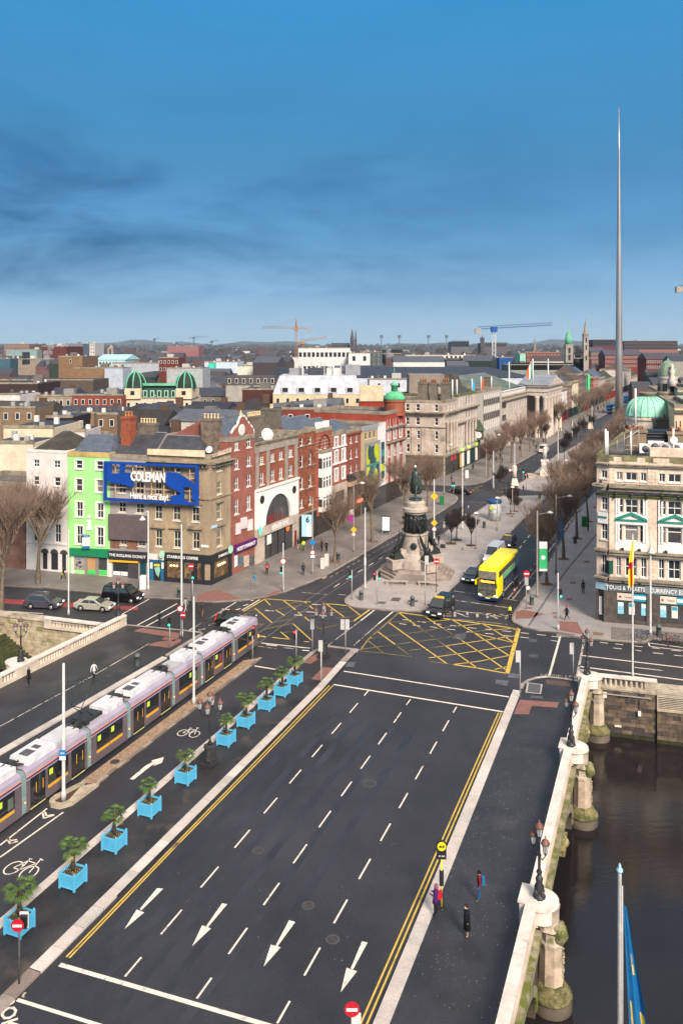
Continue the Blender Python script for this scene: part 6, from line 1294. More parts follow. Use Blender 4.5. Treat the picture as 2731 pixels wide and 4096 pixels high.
def module(x1,L,kind,first=False):
 """a carriage section ending at local x = x1 (front), running back L"""
 m=M();x0=x1-L;n=len(prof)
 st_=[(x0,1),(x1-(1.3 if first else 0),1)]+([(x1-.5,.93),(x1,.78)]if first else[])
 for x,k in st_:
  for y,z in prof:m.v.append((x-x0,y*k,.25+(z-.25)*(1 if k==1 else(.99 if k>.9 else .93))))
 for j in range(len(st_)-1):
  for i in range(n):
   q=(i+1)%n;a,b,c,d=j*n+i,j*n+q,(j+1)*n+q,(j+1)*n+i
   up=prof[i][1]>2.3 and prof[q][1]>2.3;m.face((a,d,c,b),1 if up else 0)
 m.face(range(n));m.face(list(range(len(st_)*n-1,(len(st_)-1)*n-1,-1)))
 c=m.build('carriage',[MAU,LIL],tr,(x0,0,0))
 Lb=L-(1.3 if first else 0)
 for s in(-1,1):
  yb=s*1.175
  def bx(name,a,b,z0,z1,mm,t_=.03,dy=0):y=yb+s*dy;return M().box(a,b,min(y,y+s*t_),max(y,y+s*t_),z0,z1).build(name,mm,c)
  bx('orange_line',.02,Lb,2.56,2.62,ORG,.012,-.03);bx('purple_line',.02,Lb,2.44,2.55,PUR,.012,-.012)
  segs={'D':[('d',.35,1.75),('w',2.05,L-2.05),('d',L-1.75,L-.35)],'W':[('w',.6,L-.6)],'C':[('w',.6,L-2.9),('w',L-2.6,L-1.4)]}[kind]
  for k_,a,b in segs:
   if k_=='d':
    d_=bx('door',a,b,.35,2.38,TG,.03,.012);M().box(a,b,min(yb,yb+s*.06),max(yb,yb+s*.06),.28,.34).build('door_sill',PALY,d_)
    for xx in(a,(a+b)/2-.03,b-.05):M().box(xx,xx+.05,min(yb,yb+s*.055),max(yb,yb+s*.055),.36,2.36).build('door_frame',BLACK,d_)
    for xx in(a+.5,b-.25):M().box(xx,xx+.05,min(yb,yb+s*.05),max(yb,yb+s*.05),1.2,1.9).build('yellow_grab_rail',YEB,d_)
   else:
    nn=2 if(b-a)>2.4 else 1
    M_=[(a+(b-a)*i/nn,a+(b-a)*(i+1)/nn-.06)for i in range(nn)]
    for(p,q)in M_:
     wn=bx('window',p,q,1.15,2.34,TG,.03,.012)
     if rb.random()<.8:M().box(p+.1,p+.45,min(yb,yb+s*.055),max(yb,yb+s*.055),1.75,2.15).build('sticker',mat('lime_sticker',(.55,.72,.05),.5,0),wn)
     if rb.random()<.5:M().box(q-.6,q-.12,min(yb,yb+s*.05),max(yb,yb+s*.05),1.25,2.0).build('seat_behind',rb.choice((mat('red_seat',(.22,.03,.06),.6),mat('grey_seat',(.12,.14,.12),.6),mat('green_seat',(.12,.20,.08),.6))),wn)
     bx('amber_panel',p,q-.02,.88,1.08,YEB,.02,.01)
 return c
x=0.0
for i,(L,k)in enumerate(((5.4,'C'),(5.5,'D'),(4.2,'W'),(5.9,'D'),(4.4,'W'),(6.2,'D'),(4.4,'W'),(6.0,'D'))):
 c=module(x,L,k,i==0)
 z=3.1
 if k=='W':M().box(.4,L*.42,-.75,.75,0,.16).build('roof_hatch',mat('grey_roof_unit',(.38,.37,.38),.6,.1),c,(0,0,z));M().box(L*.5,L-.1,-.8,.8,0,.46).build('roof_box',RW_,c,(0,0,z))
 else:
  M().taper(.5,L*.52,-.85,.85,0,.40,.94).build('roof_box',RW_,c,(0,0,z));M().box(.9,1.7,-.4,.4,.40,.43).box(2.0,2.4,-.3,.3,.40,.44).build('vent_grille',DGREY,c,(0,0,z));M().box(L*.55,L-(1.9 if i==0 else .5),-.8,.8,0,.30).build('roof_unit',mat('pale_roof_unit',(.55,.53,.55),.6,.1),c,(0,0,z))
 x-=L
 jb=M();n=6
 for q in range(n):xx=.45*q/n;s_=.965 if q%2 else .90;jb.xprism([(y*s_,.35+(zq-.35)*s_)for y,zq in prof],xx,xx+.45/n)
 jb.build('bellows',BEL,tr,(x-.45,0,0))
 pipes=M()
 for q in range(7):yy=rb.uniform(-.7,.7);pipes.tube([(-.5,yy,3.15),(0,yy+rb.uniform(-.2,.2),3.45+rb.uniform(0,.15)),(1.0,yy+rb.uniform(-.3,.3),3.15)],.05,5)
 pipes.tube([(-1.2,.3,3.3),(-.3,.1,3.62),(.6,.5,3.3),(1.3,-.4,3.2)],.05,5).tube([(-1.3,-.4,3.2),(0,-.5,3.6),(1.2,.2,3.25)],.06,5);pipes.box(-.2,.3,-.5,-.1,3.1,3.5);pipes.box(.35,.8,.1,.6,3.1,3.4)
 pipes.build('roof_cables',IRON,tr,(x-.45,0,0));x-=.45
pg=-26.2
fr=M();fr.tube([(0,-.5,3.5),(-1.3,-.5,4.6),(0,-.5,6.0)],.035,5).tube([(0,.5,3.5),(-1.3,.5,4.6),(0,.5,6.0)],.035,5).tube([(-1.3,-.5,4.6),(-1.3,.5,4.6)],.035,5);fr.tube([(0,-1.0,5.9),(0,-.8,6.05),(0,.8,6.05),(0,1.0,5.9)],.03,5).tube([(.35,-1.0,5.9),(.35,-.8,6.05),(.35,.8,6.05),(.35,1.0,5.9)],.03,5).box(-1.0,.9,-.7,.7,3.15,3.5)
fr.build('pantograph',IRON,tr,(pg,0,0))
lt=M().ball((0,0,0),.07,6,4).mesh('marker_lamp',mat('orange_marker',(.9,.25,.05),.4,0,emit=.5))
for xx in(-5.6,-11.6,-16.2,-22.6,-27.4,-34.0):put(lt,'marker_lamp',tr,(xx,-1.2,1.0))
M().box(-.6,-.4,-1.0,-.7,.8,1.1).build('tail_lamp',mat('amber_lamp',(.9,.35,.05),.4,0,emit=.6),tr,(.45,0,0))
rl=M();
def along(a,off,L0,L1,w,z=.008,mi=0):
 n=Vector((-TDIR.y,TDIR.x,0));p=o_+n*off;p.z=0;ribbon(rl,p+TDIR*L0,p+TDIR*L1,w,z,mi)
for off in(-.72,.72):along(0,off,-50,1,.09);
for off in(1.55,1.9):along(0,off,-50,6,.12,mi=1)
along(0,1.72,-50,5,.25,.0075,2)
for off,x_ in((-.72,0),(.72,0)):
 p=o_+Vector((-TDIR.y,TDIR.x,0))*off;p.z=0;q=p
 for i in range(24):
  a=TRZ-.0045*i*1.2;nx=q+Vector((math.cos(a),math.sin(a),0))*3;ribbon(rl,q,nx,.10,.0085,3);q=nx
struct('tram_rails',rl,[mat('rail_steel',(.10,.085,.08),.4,.2,metal=.5),mat('rusty_kerb_rail',(.26,.14,.07),.8,.3),mat('dark_slot',(.02,.02,.02),.8),mat('polished_rail',(.13,.13,.15),.35,.1)])
# people
ORD=['first','second','third','fourth','fifth','sixth','seventh','eighth','ninth','tenth','eleventh','twelfth','thirteenth','fourteenth','fifteenth','sixteenth','seventeenth','eighteenth','nineteenth','twentieth']+['%dth'%i for i in range(21,60)]
rp=random.Random(4)
def body_mesh(pose):
 w={'stand':(.02,-.03,.0),'walk':(.30,-.34,.26),'phone':(.03,-.03,.0),'ride':(.28,.05,.35),'sit':(.45,.45,.2)}[pose]
 lf,rf_,arm=w;V=[];E=[];rad=[];lab=[]
 def v(x,y,z,r,l,par=None):
  V.append((x,y,z));rad.append(r);lab.append(l)
  if par is not None:E.append((par,len(V)-1))
  return len(V)-1
 pel=v(0,0,.95,(.15,.12),'t');ab=v(0,0,1.12,(.14,.11),'t',pel);ch=v(0,0,1.33,(.17,.12),'t',ab);sh=v(0,0,1.44,(.11,.09),'t',ch);nk=v(.01,0,1.51,(.052,.052),'h',sh);hd=v(.02,0,1.60,(.080,.088),'h',nk);tp_=v(.025,0,1.71,(.075,.080),'r',hd)
 v(.10,0,1.60,(.022,.02),'h',hd)
 for s,f,a in((1,lf,-arm),(-1,rf_,arm)):
  s1=v(0,.17*s,1.42,(.062,.06),'t',sh)
  if pose in('phone','ride','sit'):el=v(.08,.22*s,1.17,(.05,.05),'t',s1);wr=v(.28,.12*s,1.22 if pose=='phone' else 1.1,(.036,.034),'t',el);ha=v(.34,.09*s,1.27 if pose=='phone' else 1.1,(.036,.026),'h',wr)
  else:el=v(-.02+a*.5,.23*s,1.16,(.048,.048),'t',s1);wr=v(.05+a,.235*s,.93,(.035,.034),'t',el);ha=v(.07+a*1.1,.23*s,.84,(.036,.024),'h',wr)
  v(V[ha][0]+.05,V[ha][1]-.03*s,V[ha][2]-.01,(.014,.014),'h',ha)
  hp=v(0,.09*s,.88,(.095,.10),'l',pel)
  if pose=='sit':kn=v(.42,.14*s,.82,(.07,.07),'l',hp);an=v(.42,.14*s,.38,(.05,.05),'l',kn);v(.55,.14*s,.33,(.04,.03),'f',an)
  else:kn=v(f*.5+.03,.10*s,.50+(.05 if f>.2 and pose=='ride' else 0),(.066,.068),'l',hp);an=v(f,.10*s,.09+(.06 if f<-.2 else 0),(.044,.044),'l',kn);v(f+.15,.11*s,.045+(.02 if f<-.2 else 0),(.04,.032),'f',an)
 me=bpy.data.meshes.new('body');me.from_pydata(V,E,[]);me.skin_vertices.new()if hasattr(me.skin_vertices,'new')else None
 o=bpy.data.objects.new('body',me);COL.objects.link(o);o.modifiers.new('s','SKIN')
 if not me.skin_vertices:
  import bmesh
  bm=bmesh.new();bm.from_mesh(me);bm.verts.layers.skin.verify();bm.to_mesh(me);bm.free()
 for i,sv in enumerate(me.skin_vertices[0].data):sv.radius=rad[i];sv.use_root=(i==0)
 o.modifiers.new('u','SUBSURF').levels=1
 dg=bpy.context.evaluated_depsgraph_get();out=bpy.data.meshes.new_from_object(o.evaluated_get(dg));bpy.data.objects.remove(o)
 mid={'t':0,'l':1,'h':2,'r':3,'f':4};VV=[Vector(p)for p in V]
 for p in out.polygons:
  c=p.center;k=min(range(len(VV)),key=lambda i:(VV[i]-c).length/(rad[i][0]+.03));p.material_index=mid[lab[k]];p.use_smooth=True
 return out
BODY={}
SKIN=mat('skin',(.45,.26,.18),.6,.05)
def person(label,loc,rz,pose='stand',top='1c1e24',legs='1a1c22',hair='1c1410',shoes='141416',coat=None,extra=(),s=1.0,bronze=None,name='person',cat='person',root=None):
 if pose not in BODY:BODY[pose]=body_mesh(pose)
 me=BODY[pose].copy()
 cs=[bronze]*5 if bronze else[cm(top,rough=.85),cm(legs,rough=.85),SKIN,cm(hair,rough=.9),cm(shoes,rough=.7)]
 for c in cs:me.materials.append(c)
 t=root or thing(name,label,cat,loc,rz);o=put(me,'body',t,(0,0,0)if not root else loc,0 if not root else rz)
 if root:o.scale=(s,s,s)
 elif s!=1:t.scale=(s,s,s)
 P_=o if root else t
 if coat:
  m=M();L=coat[1];n=12
  m.lathe([(.235,L),(.20,.95),(.185,1.15),(.20,1.32),(.13,1.46),(.07,1.52)],n,ax=.82,ay=1.05);m.build('coat',bronze or cm(coat[0],rough=.85),P_)
 if 'pack' in extra or any(e.startswith('pack')for e in extra):
  hx=[e for e in extra if e.startswith('pack')][0][4:]or '1a6a9a';M().taper(-.34,-.13,-.15,.15,1.02,1.42,.75).build('backpack',cm(hx),P_)
 if not bronze and not root:M().lathe([(.103,-.05),(.108,.0),(.095,.06),(.05,.10),(.0,.11)],10,(.0,0,1.66)).build('hair',cm(hair,rough=.95),P_)
 if 'hood' in extra:M().lathe([(.12,-.16),(.13,-.03),(.115,.06),(.06,.12),(.0,.13)],10,(-.02,0,1.64)).build('hood',cm(hair,rough=.95),P_)
 if 'mask' in extra:M().box(.09,.125,-.05,.05,1.54,1.61).build('face_mask',WHITE,P_)
 if 'vest' in extra:M().lathe([(.19,1.0),(.20,1.3),(.14,1.45)],12,ax=.78,ay=1.1).build('hi_vis_vest',mat('hi_vis_yellow',(.62,.85,.03),.6,.05,emit=.15),P_)
 if 'bag' in extra:M().box(-.1,.1,.22,.32,.7,.95).build('bag',cm('9aa81c'),P_)
 return t
def at(f,x,y,z=ZP):g=G(f,x,y,z);return g
A_=R(-90)
PL=[
 ('person in purple coat and mauve hood beside the yellow bus stop pole',('h',868,712),R(160),'phone',dict(top='3d1a52',legs='141418',hair='8a4a62',coat=('421a5a',.72),extra=('packc01830','hood'))),
 ('person in dark red jacket with blue backpack standing on the east footway',('h',1208,600),R(172),'stand',dict(top='6e1a24',legs='1f4f78',hair='141010',shoes='a09028',extra=('pack1a6a9a',))),
 ('person in long black coat and white face mask on the east footway',('h',1112,878),R(200),'stand',dict(top='15171a',legs='9a8578',hair='3a2018',shoes='4a2a22',coat=('15181a',.42),extra=('mask',))),
 ('person in black coat walking beside the west balustrade',('a',200,768),R(200),'stand',dict(top='17171c',legs='1c1c22',hair='8a8580',shoes='a87a50',coat=('17171c',.62))),
 ('person in white top behind the tram pantograph on the west footway',('a',655,735),R(90),'walk',dict(top='c9c4c8',legs='1f1f26',hair='5a3a2a')),
 ('person in navy coat crossing by the west footway corner',('a',1112,362,0),R(250),'walk',dict(top='1c2230',legs='22242c')),
 ('person in grey coat beside the round sign on the left pole',('a',1292,262,0),R(60),'walk',dict(top='a09c98',legs='b0aca8',hair='20242c')),
 ('person in khaki jacket and brown trousers crossing by the tram',('a',1408,292,0),R(80),'walk',dict(top='34342a',legs='8a5a48',hair='1a1a1a')),
 ('person in black with lime bag walking past the white house',('D',568,1385),R(165),'walk',dict(top='101214',legs='101214',extra=('bag',))),
 ('person in bright blue jacket and pale trousers striding on the pavement corner',('E',935,1445),R(175),'walk',dict(top='1a8fb8',legs='8e8a8c',hair='4a4038')),
 ('person in black with red backpack standing before the pharmacy corner',('E',1048,1342),R(95),'stand',dict(top='141214',legs='121214',extra=('packe04a40',))),
 ('person in navy jacket standing near the white utility boxes',('E',1372,1348),R(100),'stand',dict(top='23293a',legs='1c2130')),
 ('person in black coat and light trousers outside the burger restaurant',('E',1325,1118),R(60),'walk',dict(top='15151a',legs='a59a92')),
 ('person in hi-vis yellow jacket outside the pub front',('E',1375,1128),R(60),'walk',dict(top='b9d318',legs='2a2e38',extra=('vest',))),
 ('person in dark red coat walking beside one with a white hat',('F1',1010,1478),R(250),'walk',dict(top='5e1a24',legs='16161a',hair='3a2420',extra=('bag',))),
 ('person in black coat and white hat on the west pavement',('F1',1060,1490),R(260),'walk',dict(top='15161a',legs='101216',hair='d0c8c0',shoes='c0b8b0')),
 ('person in black coat right behind the monument',('F',1240,1078),R(230),'walk',dict(top='121317',legs='16171c')),
 ('person in long dark coat walking across the east pavement corner',('e',570,178),R(185),'walk',dict(top='171c28',legs='13151a',hair='b02030',shoes='d0ccc8',coat=('171c28',.75))),
 ('person in dark green coat standing on the east pavement',('H',1390,1505),R(100),'stand',dict(top='24281c',legs='17191c')),
 ('person standing by the green postbox on the east pavement',('H',1442,850),R(140),'stand',dict(top='17181c',legs='14151a')),
 ('person in black crossing at the far pedestrian crossing',('H',765,450),R(20),'walk',dict(top='16171c',legs='14151a')),
 ('person in black on the west pavement before the green signed shops',('H',238,212),R(90),'walk',dict(top='15151a',legs='15151a')),
 ('person in black coat at the shop fronts beyond the side street',('H',38,242),R(30),'walk',dict(top='201418',legs='15151a')),
 ('person in brown coat on the crossing corner beyond the side street',('H',14,345),R(30),'walk',dict(top='3c2a24',legs='2a2024')),
 ('person beside the far west pavement trees',('H',540,140),R(90),'walk',dict(top='17181c',legs='17181c')),
 ('person near the dark bin on the far west pavement',('C',468,935),R(90),'walk',dict(top='17181c',legs='22222a')),
 ('person in dark coat standing beside the white statue plinth',('C',683,1060),R(90),'stand',dict(top='101014',legs='14141a')),
 ('person in pale blue walking near the far crossing',('C',583,888),R(40),'walk',dict(top='7090a8',legs='1c1c24')),
 ('walker in black left of a pair near the far pedestrian lights',('C',862,765),R(90),'walk',dict(top='17181c',legs='17181c')),
 ('walker in black in the middle of the far pedestrian lights',('C',878,752),R(40),'walk',dict(top='1b181c',legs='17181c')),
 ('walker in white and black right of the far pair',('C',898,745),R(40),'walk',dict(top='a8a0a0',legs='17181c'))]
for lab,g,rz,pose,kw in PL:person(lab,at(*g),rz,pose,**kw)
for i in range(34):
 k=i*7.3+rp.uniform(0,5);side=i%3;p=CORNER+SD*(125+k*.95)+SN*((5+rp.random()*6)if side<2 else 34);p.z=ZP
 if i in(3,9):continue
 o=person('',p,rp.uniform(0,6),'walk',top=rp.choice(('17181c','3a2028','24303a','4a3a30','151518')),legs='17181c');o['label']='%s tiny distant walker up the %s pavement, counting away from the side street'%(ORD[i],'east' if side==2 else 'west')
 o['group']='distant walkers up the street'
# vehicles
RUB=mat('tyre_rubber',(.014,.014,.015),.8,.1);RIM=mat('alloy_rim',(.35,.35,.36),.35,.1,metal=.5);HEADL=mat('headlamp_glass',(.75,.76,.78),.15,0,emit=.5);REDL=mat('tail_lamp_red',(.6,.01,.015),.3,0,emit=.4);PLATE=mat('number_plate',(.75,.74,.68),.5,0)
CARGL=mat('car_glass',(.030,.040,.042),.05,0,spec=.8)
wh={}
def soft(o,w):
 bv=o.modifiers.new('b','BEVEL');bv.width=w;bv.segments=3;bv.limit_method='ANGLE';bv.angle_limit=R(25)
 for q in o.data.polygons:q.use_smooth=True
 o.modifiers.new('n','WEIGHTED_NORMAL')
def car(label,loc,rz,kind,col,cat='car',name=None,L=None,roof=None,scale=1):
 D={'sedan':(4.6,1.78,1.42,[(0,.50),(.03,.72),(.40,.84),(1.2,.94),(4.1,1.0),(4.55,.95),(4.6,.5)],(1.05,1.95,3.35,4.15),.96),
         'suv':(4.4,1.85,1.66,[(0,.5),(.03,.80),(.35,.96),(1.1,1.06),(4.25,1.1),(4.38,.95),(4.4,.45)],(1.0,1.75,3.85,4.3),1.05),
         'van':(4.9,1.9,1.96,[(0,.5),(.03,.85),(.3,1.02),(1.0,1.18),(4.8,1.2),(4.9,1.0),(4.9,.45)],(.72,1.6,4.65,4.85),1.17),
         'tall':(5.6,2.0,2.5,[(0,.5),(0,1.0),(.8,1.25),(1.1,1.3),(5.5,1.3),(5.6,1.2),(5.6,.45)],(.75,1.7,5.5,5.58),1.27)}[kind]
 L_,W,H_,pr,cab,zb=D;paint=mat('car_paint_'+col,C3(col),.25,.06,.5,0,fine=.02,spec=.7,metal=.15)
 t=thing(name or{'sedan':'car','suv':'car','van':'van','tall':'van'}[kind],label,cat,loc,rz)
 xf=lambda x:L_/2-x
 wr,ax=(.33,(.85,L_-.95));arch=[]
 low=[(L_,.42)]
 for a in sorted(ax,reverse=True):low+=[(a+wr+.06,.24)]+[(a+(wr+.06)*math.cos(q),.33+(wr+.06)*math.sin(q))for q in(0.2,math.pi*.3,math.pi*.5,math.pi*.7,math.pi-.2)]+[(a-wr-.06,.24)]
 out=[(xf(x),z)for x,z in(pr+low[1:]+[(0,.25)])]
 m=M().yprism(out[::-1]if 0 else out,-W/2,W/2);b_=m.build('body',[paint],t);soft(b_,.13)
 M().box(-L_/2+.15,L_/2-.15,-W/2+.12,W/2-.12,.2,.5).build('underbody',BLACK,t)
 a,c,d,e=[xf(x)for x in cab];w0,w1=W/2-.03,W/2-.19;cb=M()
 cb.v=[(a,-w0,zb),(a,w0,zb),(c,w1,H_),(c,-w1,H_),(d,-w1,H_),(d,w1,H_),(e,w0,zb),(e,-w0,zb)]
 for q in((0,1,2,3),(3,2,5,4),(4,5,6,7),(0,3,4,7),(2,1,6,5)):cb.face(q)
 cabin=cb.build('cabin',[paint if kind!='tall' else paint],t);soft(cabin,.09)
 P=[Vector(p)for p in cb.v]
 def pane(i,j,k,l,u0,u1,v0,v1,nm='window'):
  f=lambda u,v:P[i].lerp(P[j],u).lerp(P[l].lerp(P[k],u),v);q=[f(u0,v0),f(u1,v0),f(u1,v1),f(u0,v1)];n=(q[1]-q[0]).cross(q[3]-q[0]).normalized()
  if n.dot(sum(q,Vector())/4-Vector((0,0,zb)))<0:n=-n;q=q[::-1]
  mm=M();mm.poly([p+n*.015 for p in q]);mm.build(nm,CARGL,cabin)
 pane(0,1,2,3,.06,.94,.08,.92,'windscreen');pane(7,6,5,4,.08,.92,.12,.88,'rear_window')
 segs=((.12,.45),(.48,.84))if kind!='tall' else((.06,.24),)
 if kind=='van':segs=((.10,.36),(.38,.66),(.68,.95))
 for(u0,u1)in segs:pane(0,7,4,3,u0,u1,.12,.85);pane(1,6,5,2,u0,u1,.12,.85)
 if 'w' not in wh:
  wh['w']=M().lathe([(.33,-.11),(.33,.11)],16).mesh('tyre',RUB);wh['r']=M().lathe([(.21,-.125),(.21,.125),(.05,.13)],10).mesh('rim',RIM)
 for x in ax:
  for s in(-1,1):wq=put(wh['w'],'wheel',t,(xf(x),s*(W/2-.11),.33));wq.rotation_euler=(R(90),0,0);put(wh['r'],'rim',wq)
 for s in(-1,1):
  M().box(-.05,.06,-.18,.18,-.08,.09).build('headlight',HEADL,t,(L_/2-.04,s*(W/2-.24),pr[1][1]-.12));M().box(-.05,.05,-.13,.13,-.1,.1).build('tail_light',REDL,t,(-L_/2+.03,s*(W/2-.18),pr[4][1]-.15))
  M().box(-.1,.06,-.09,.09,-.07,.07).build('mirror',paint,t,(a-.25,s*(W/2+.08),zb+.08))
 M().box(-.02,.035,-.26,.26,-.06,.06).build('number_plate',PLATE,t,(L_/2,0,.48));M().box(-.035,.02,-.26,.26,-.06,.06).build('number_plate',PLATE,t,(-L_/2,0,.62));M().box(-.02,.03,-.4,.4,-.07,.07).build('grille',BLACK,t,(L_/2,0,.68))
 if roof:M().taper(-.16,.16,-.55,.55,0,.17,.9).build('taxi_sign',mat('taxi_yellow',(.80,.50,.04),.5,0),t,(xf(cab[1]+.35),0,H_))
 if kind=='suv':
  for s in(-1,1):M().tube([(xf(1.9),s*.72,H_+.05),(xf(3.7),s*.72,H_+.05)],.025,5).build('roof_rail',RIM,t)
 return t
def veh(label,p,q,wbase_mid=.5,side=1,**k):
 """two ground points of the visible wheels (rear, front); the body lies to the far side"""
 a,b=G(*p),G(*q);d=b-a;rz=math.atan2(d.y,d.x);W={'sedan':1.78,'suv':1.85,'van':1.9,'tall':2.0}[k['kind']]
 n=Vector((-d.y,d.x,0)).normalized();c=(a+b)/2+n*side*W/2;c.z=.01;return car(label,c,rz,**k)
veh('dark grey SUV on the quay road at far left, heading right',('a',208,242),('a',348,248),kind='suv',col='4a4850')
veh('silver saloon car between the grey SUV and the black van',('a',558,255),('a',706,264),kind='sedan',col='a8a496')
veh('shiny black van on the quay road behind the silver saloon',('a',735,188),('a',922,204),kind='van',col='131316',cat='van')
veh('dark taxi van with yellow roof sign entering the yellow box',('F',1368,1665),('F',1290,1732),side=-1,kind='van',col='24272c',roof=1,cat='taxi')
hd_=math.atan2(-SD.y,-SD.x)
g=G('H',222,1400);car('dark blue saloon waiting left of the yellow bus',(g.x+.5,g.y+2.0,.01),hd_,'sedan','2c3240')
g=G('H',430,1190);car('white high roofed van behind the dark saloon',(g.x+.75,g.y+1.4,.01),hd_,'tall','dcdcde',cat='van')
g=G('H',610,1035);car('dark taxi car with pale roof sign behind the white van',(g.x+.3,g.y+1.8,.01),hd_,'suv','26222a',roof=1,cat='taxi')
g=G('H',168,472);car('small black car with red tail lights turning into the side street',(g.x-.8,g.y+1.6,.01),R(50)+math.pi*.5-R(0),'sedan','15151a')
g=G('C',640,948);car('white van driving away up the street before the portico',(g.x,g.y+1.5,.01),math.atan2(SD.y,SD.x),'tall','d8d6d8',cat='van')
g=G('c',780,262);car('black car almost hidden behind the tram front',(g.x-3.0,g.y+.3,.01),R(4),'sedan','101114')
for i,(f,x,y,hx,lab)in enumerate((('A6',1065,710,'e8e8ea','white van far up the street near the second dome'),)):
 g=G(f,x,y+20);car(lab,(g.x,g.y,.01),hd_,'tall',hx,cat='van')
def bus(label,loc,rz,yellow='f6e006',side='2a3f78',front=1,L=11.0,dest='STILLORGAN 40'):
 t=thing('double_decker_bus',label,'bus',loc,rz);W,H_=2.5,4.3
 Y=mat('bus_paint_'+yellow,C3(yellow),.3,.05,.5,0,fine=.02,spec=.6);Bq=mat('bus_paint_'+side,C3(side),.3,.3,.8,0,spec=.6)
 sec=[(L/2-.0,.95),(L/2+.12,1.5),(L/2-.02,2.4),(L/2-.08,3.9),(L/2-.45,H_),(-L/2+.3,H_),(-L/2,4.0),(-L/2,.3),(L/2,.3)]
 b_=M().yprism(sec,-W/2,W/2).build('body',Y,t);soft(b_,.18)
 M().box(-L/2-.02,L/2+.06,-W/2-.02,W/2+.02,.28,.66).build('navy_skirt',mat('navy_skirt',(.012,.02,.09),.3,.1),t)
 for s in(-1,1):
  y=s*(W/2+.012);bb=lambda nm,x0,x1,z0,z1,mm,k=.02:M().box(x0,x1,min(y,y+s*k),max(y,y+s*k),z0,z1).build(nm,mm,t)
  bb('side_livery',-L/2+.05,L/2-2.6,.8,2.35,Bq,.01);bb('rear_blue',-L/2+.02,-L/2+2.2,2.36,4.0,mat('teal_blue_livery',(.02,.17,.30),.3,.1),.01)
  for k in range(6):bb('upper_window',-L/2+.4+k*1.7,-L/2+1.95+k*1.7,3.05,3.75,CARGL)
  for k in range(5):bb('lower_window',-L/2+.8+k*1.55,-L/2+2.2+k*1.55,1.35,2.2,CARGL)
  bb('advert_panel',-L/2+2.6,L/2-2.4,2.42,2.98,mat('green_advert',(.10,.38,.22),.5,.4,3),.03)
  for x in(L/2-2.6,-L/2+3.0):
   wq=M().lathe([(.48,-.14),(.48,.14)],16).build('wheel',RUB,t,(x,s*(W/2-.1),.48));wq.rotation_euler=(R(90),0,0);M().lathe([(.28,-.155),(.28,.155)],12).build('rim',RIM,wq)
 def fr_(nm,y0,y1,z0,z1,mm,x=None):
  xx=L/2+.0;return M().box(-.03,.05,y0,y1,z0,z1).build(nm,mm,t,((x if x is not None else xx),0,0))
 wm=mat('bus_windscreen',(.10,.10,.09),.08,.5,2,spec=.7)
 m=M();m.yprism([(0,0),(.14,.45),(.10,1.15),(-.02,1.15),(-.02,0)],-1.08,1.08);m.build('windscreen',wm,t,(L/2+.08,0,1.12))
 M().lathe([(1.08,-.03),(1.08,.03)],20,ay=.30).build('screen_curve',wm,t,(L/2+.15,0,1.18)).rotation_euler=(R(90),0,R(90))
 fr_('destination_blind',-1.02,1.02,2.28,2.86,BLACK,L/2+.05);fr_('upper_windscreen',-1.08,1.08,2.9,3.85,mat('upper_windscreen',(.20,.18,.14),.1,.3,3,spec=.6),L/2+.01)
 if dest:text(dest,.34,mat('amber_display',(1,.28,.03),.5,0,emit=1.5),t,(L/2+.11,0,2.56),R(90),sx=.72,bold=.012)
 for s in(-1,1):
  fr_('headlight',s*.95-.22,s*.95+.22,.82,1.0,HEADL,L/2+.06);M().tube([(L/2,s*1.2,2.9),(L/2+.35,s*1.35,2.8)],.03,5).box(L/2+.25,L/2+.38,s*1.42-.1,s*1.42+.1,2.15,2.75).build('mirror',Y,t)
 fr_('number_plate',-.3,.3,.5,.62,PLATE,L/2+.05)
 M().box(-.05,.0,-1.0,1.0,2.9,3.7).build('rear_window',CARGL,t,(-L/2-.02,0,0));M().box(-.05,0,-.7,.7,1.5,2.2).build('rear_panel',BLACK,t,(-L/2-.02,0,0))
 return t
a,b_=G('H',290,1590),G('H',515,1605);c=(a+b_)/2;c.z=.01
bus('yellow double decker bus with amber route number facing the yellow box',c-Vector((math.cos(hd_),math.sin(hd_),0))*5.3+Vector((0,.3,0)),hd_)
for f,x,y,lab,r_ in(('A6',640,1018,'blue and yellow double decker bus left of the spire base',hd_+math.pi),('A6',852,888,'blue bus right of the spire, partly behind the big dome',hd_+math.pi),('A6',1140,718,'small far blue bus beside the far white van',hd_+math.pi)):
 g=G(f,x,y);bus(lab,(g.x+2.3,g.y+4.8,.01),r_,'1a6aa8','d8a41c',dest=None)
def bicycle(label,loc,rz,col='222428',group=None,lean=0):
 t=thing('bicycle',label,'bicycle',loc,rz,group);c_=cm(col,var=.05)
 for x in(-.52,.52):
  m=M();m.tube([(x+.33*math.cos(i*math.pi/8),0,.34+.33*math.sin(i*math.pi/8))for i in range(17)],.022,5,cap=False);m.build('wheel',RUB,t)
 M().tube([(-.52,0,.34),(-.08,0,.32),(.38,0,.82),(-.22,0,.80),(-.08,0,.32)],.022,5).tube([(-.52,0,.34),(-.22,0,.80)],.018,5).tube([(.52,0,.34),(.38,0,.95)],.02,5).build('frame',c_,t)
 M().tube([(.38,-.25,1.0),(.40,0,.97),(.38,.25,1.0)],.018,5).build('handlebar',DGREY,t);M().box(-.36,-.12,-.07,.07,.88,.93).build('saddle',BLACK,t)
 return t
g=G('H',632,1790,.02);bicycle('bicycle ridden by the hi-vis cyclist at the kerb corner',g+Vector((0,.5,0)),R(-78));person('cyclist in black with a hi-vis yellow vest at the kerb corner',g+Vector((0,.55,.05)),R(-78),'ride',top='15161a',legs='121316',extra=('vest',))
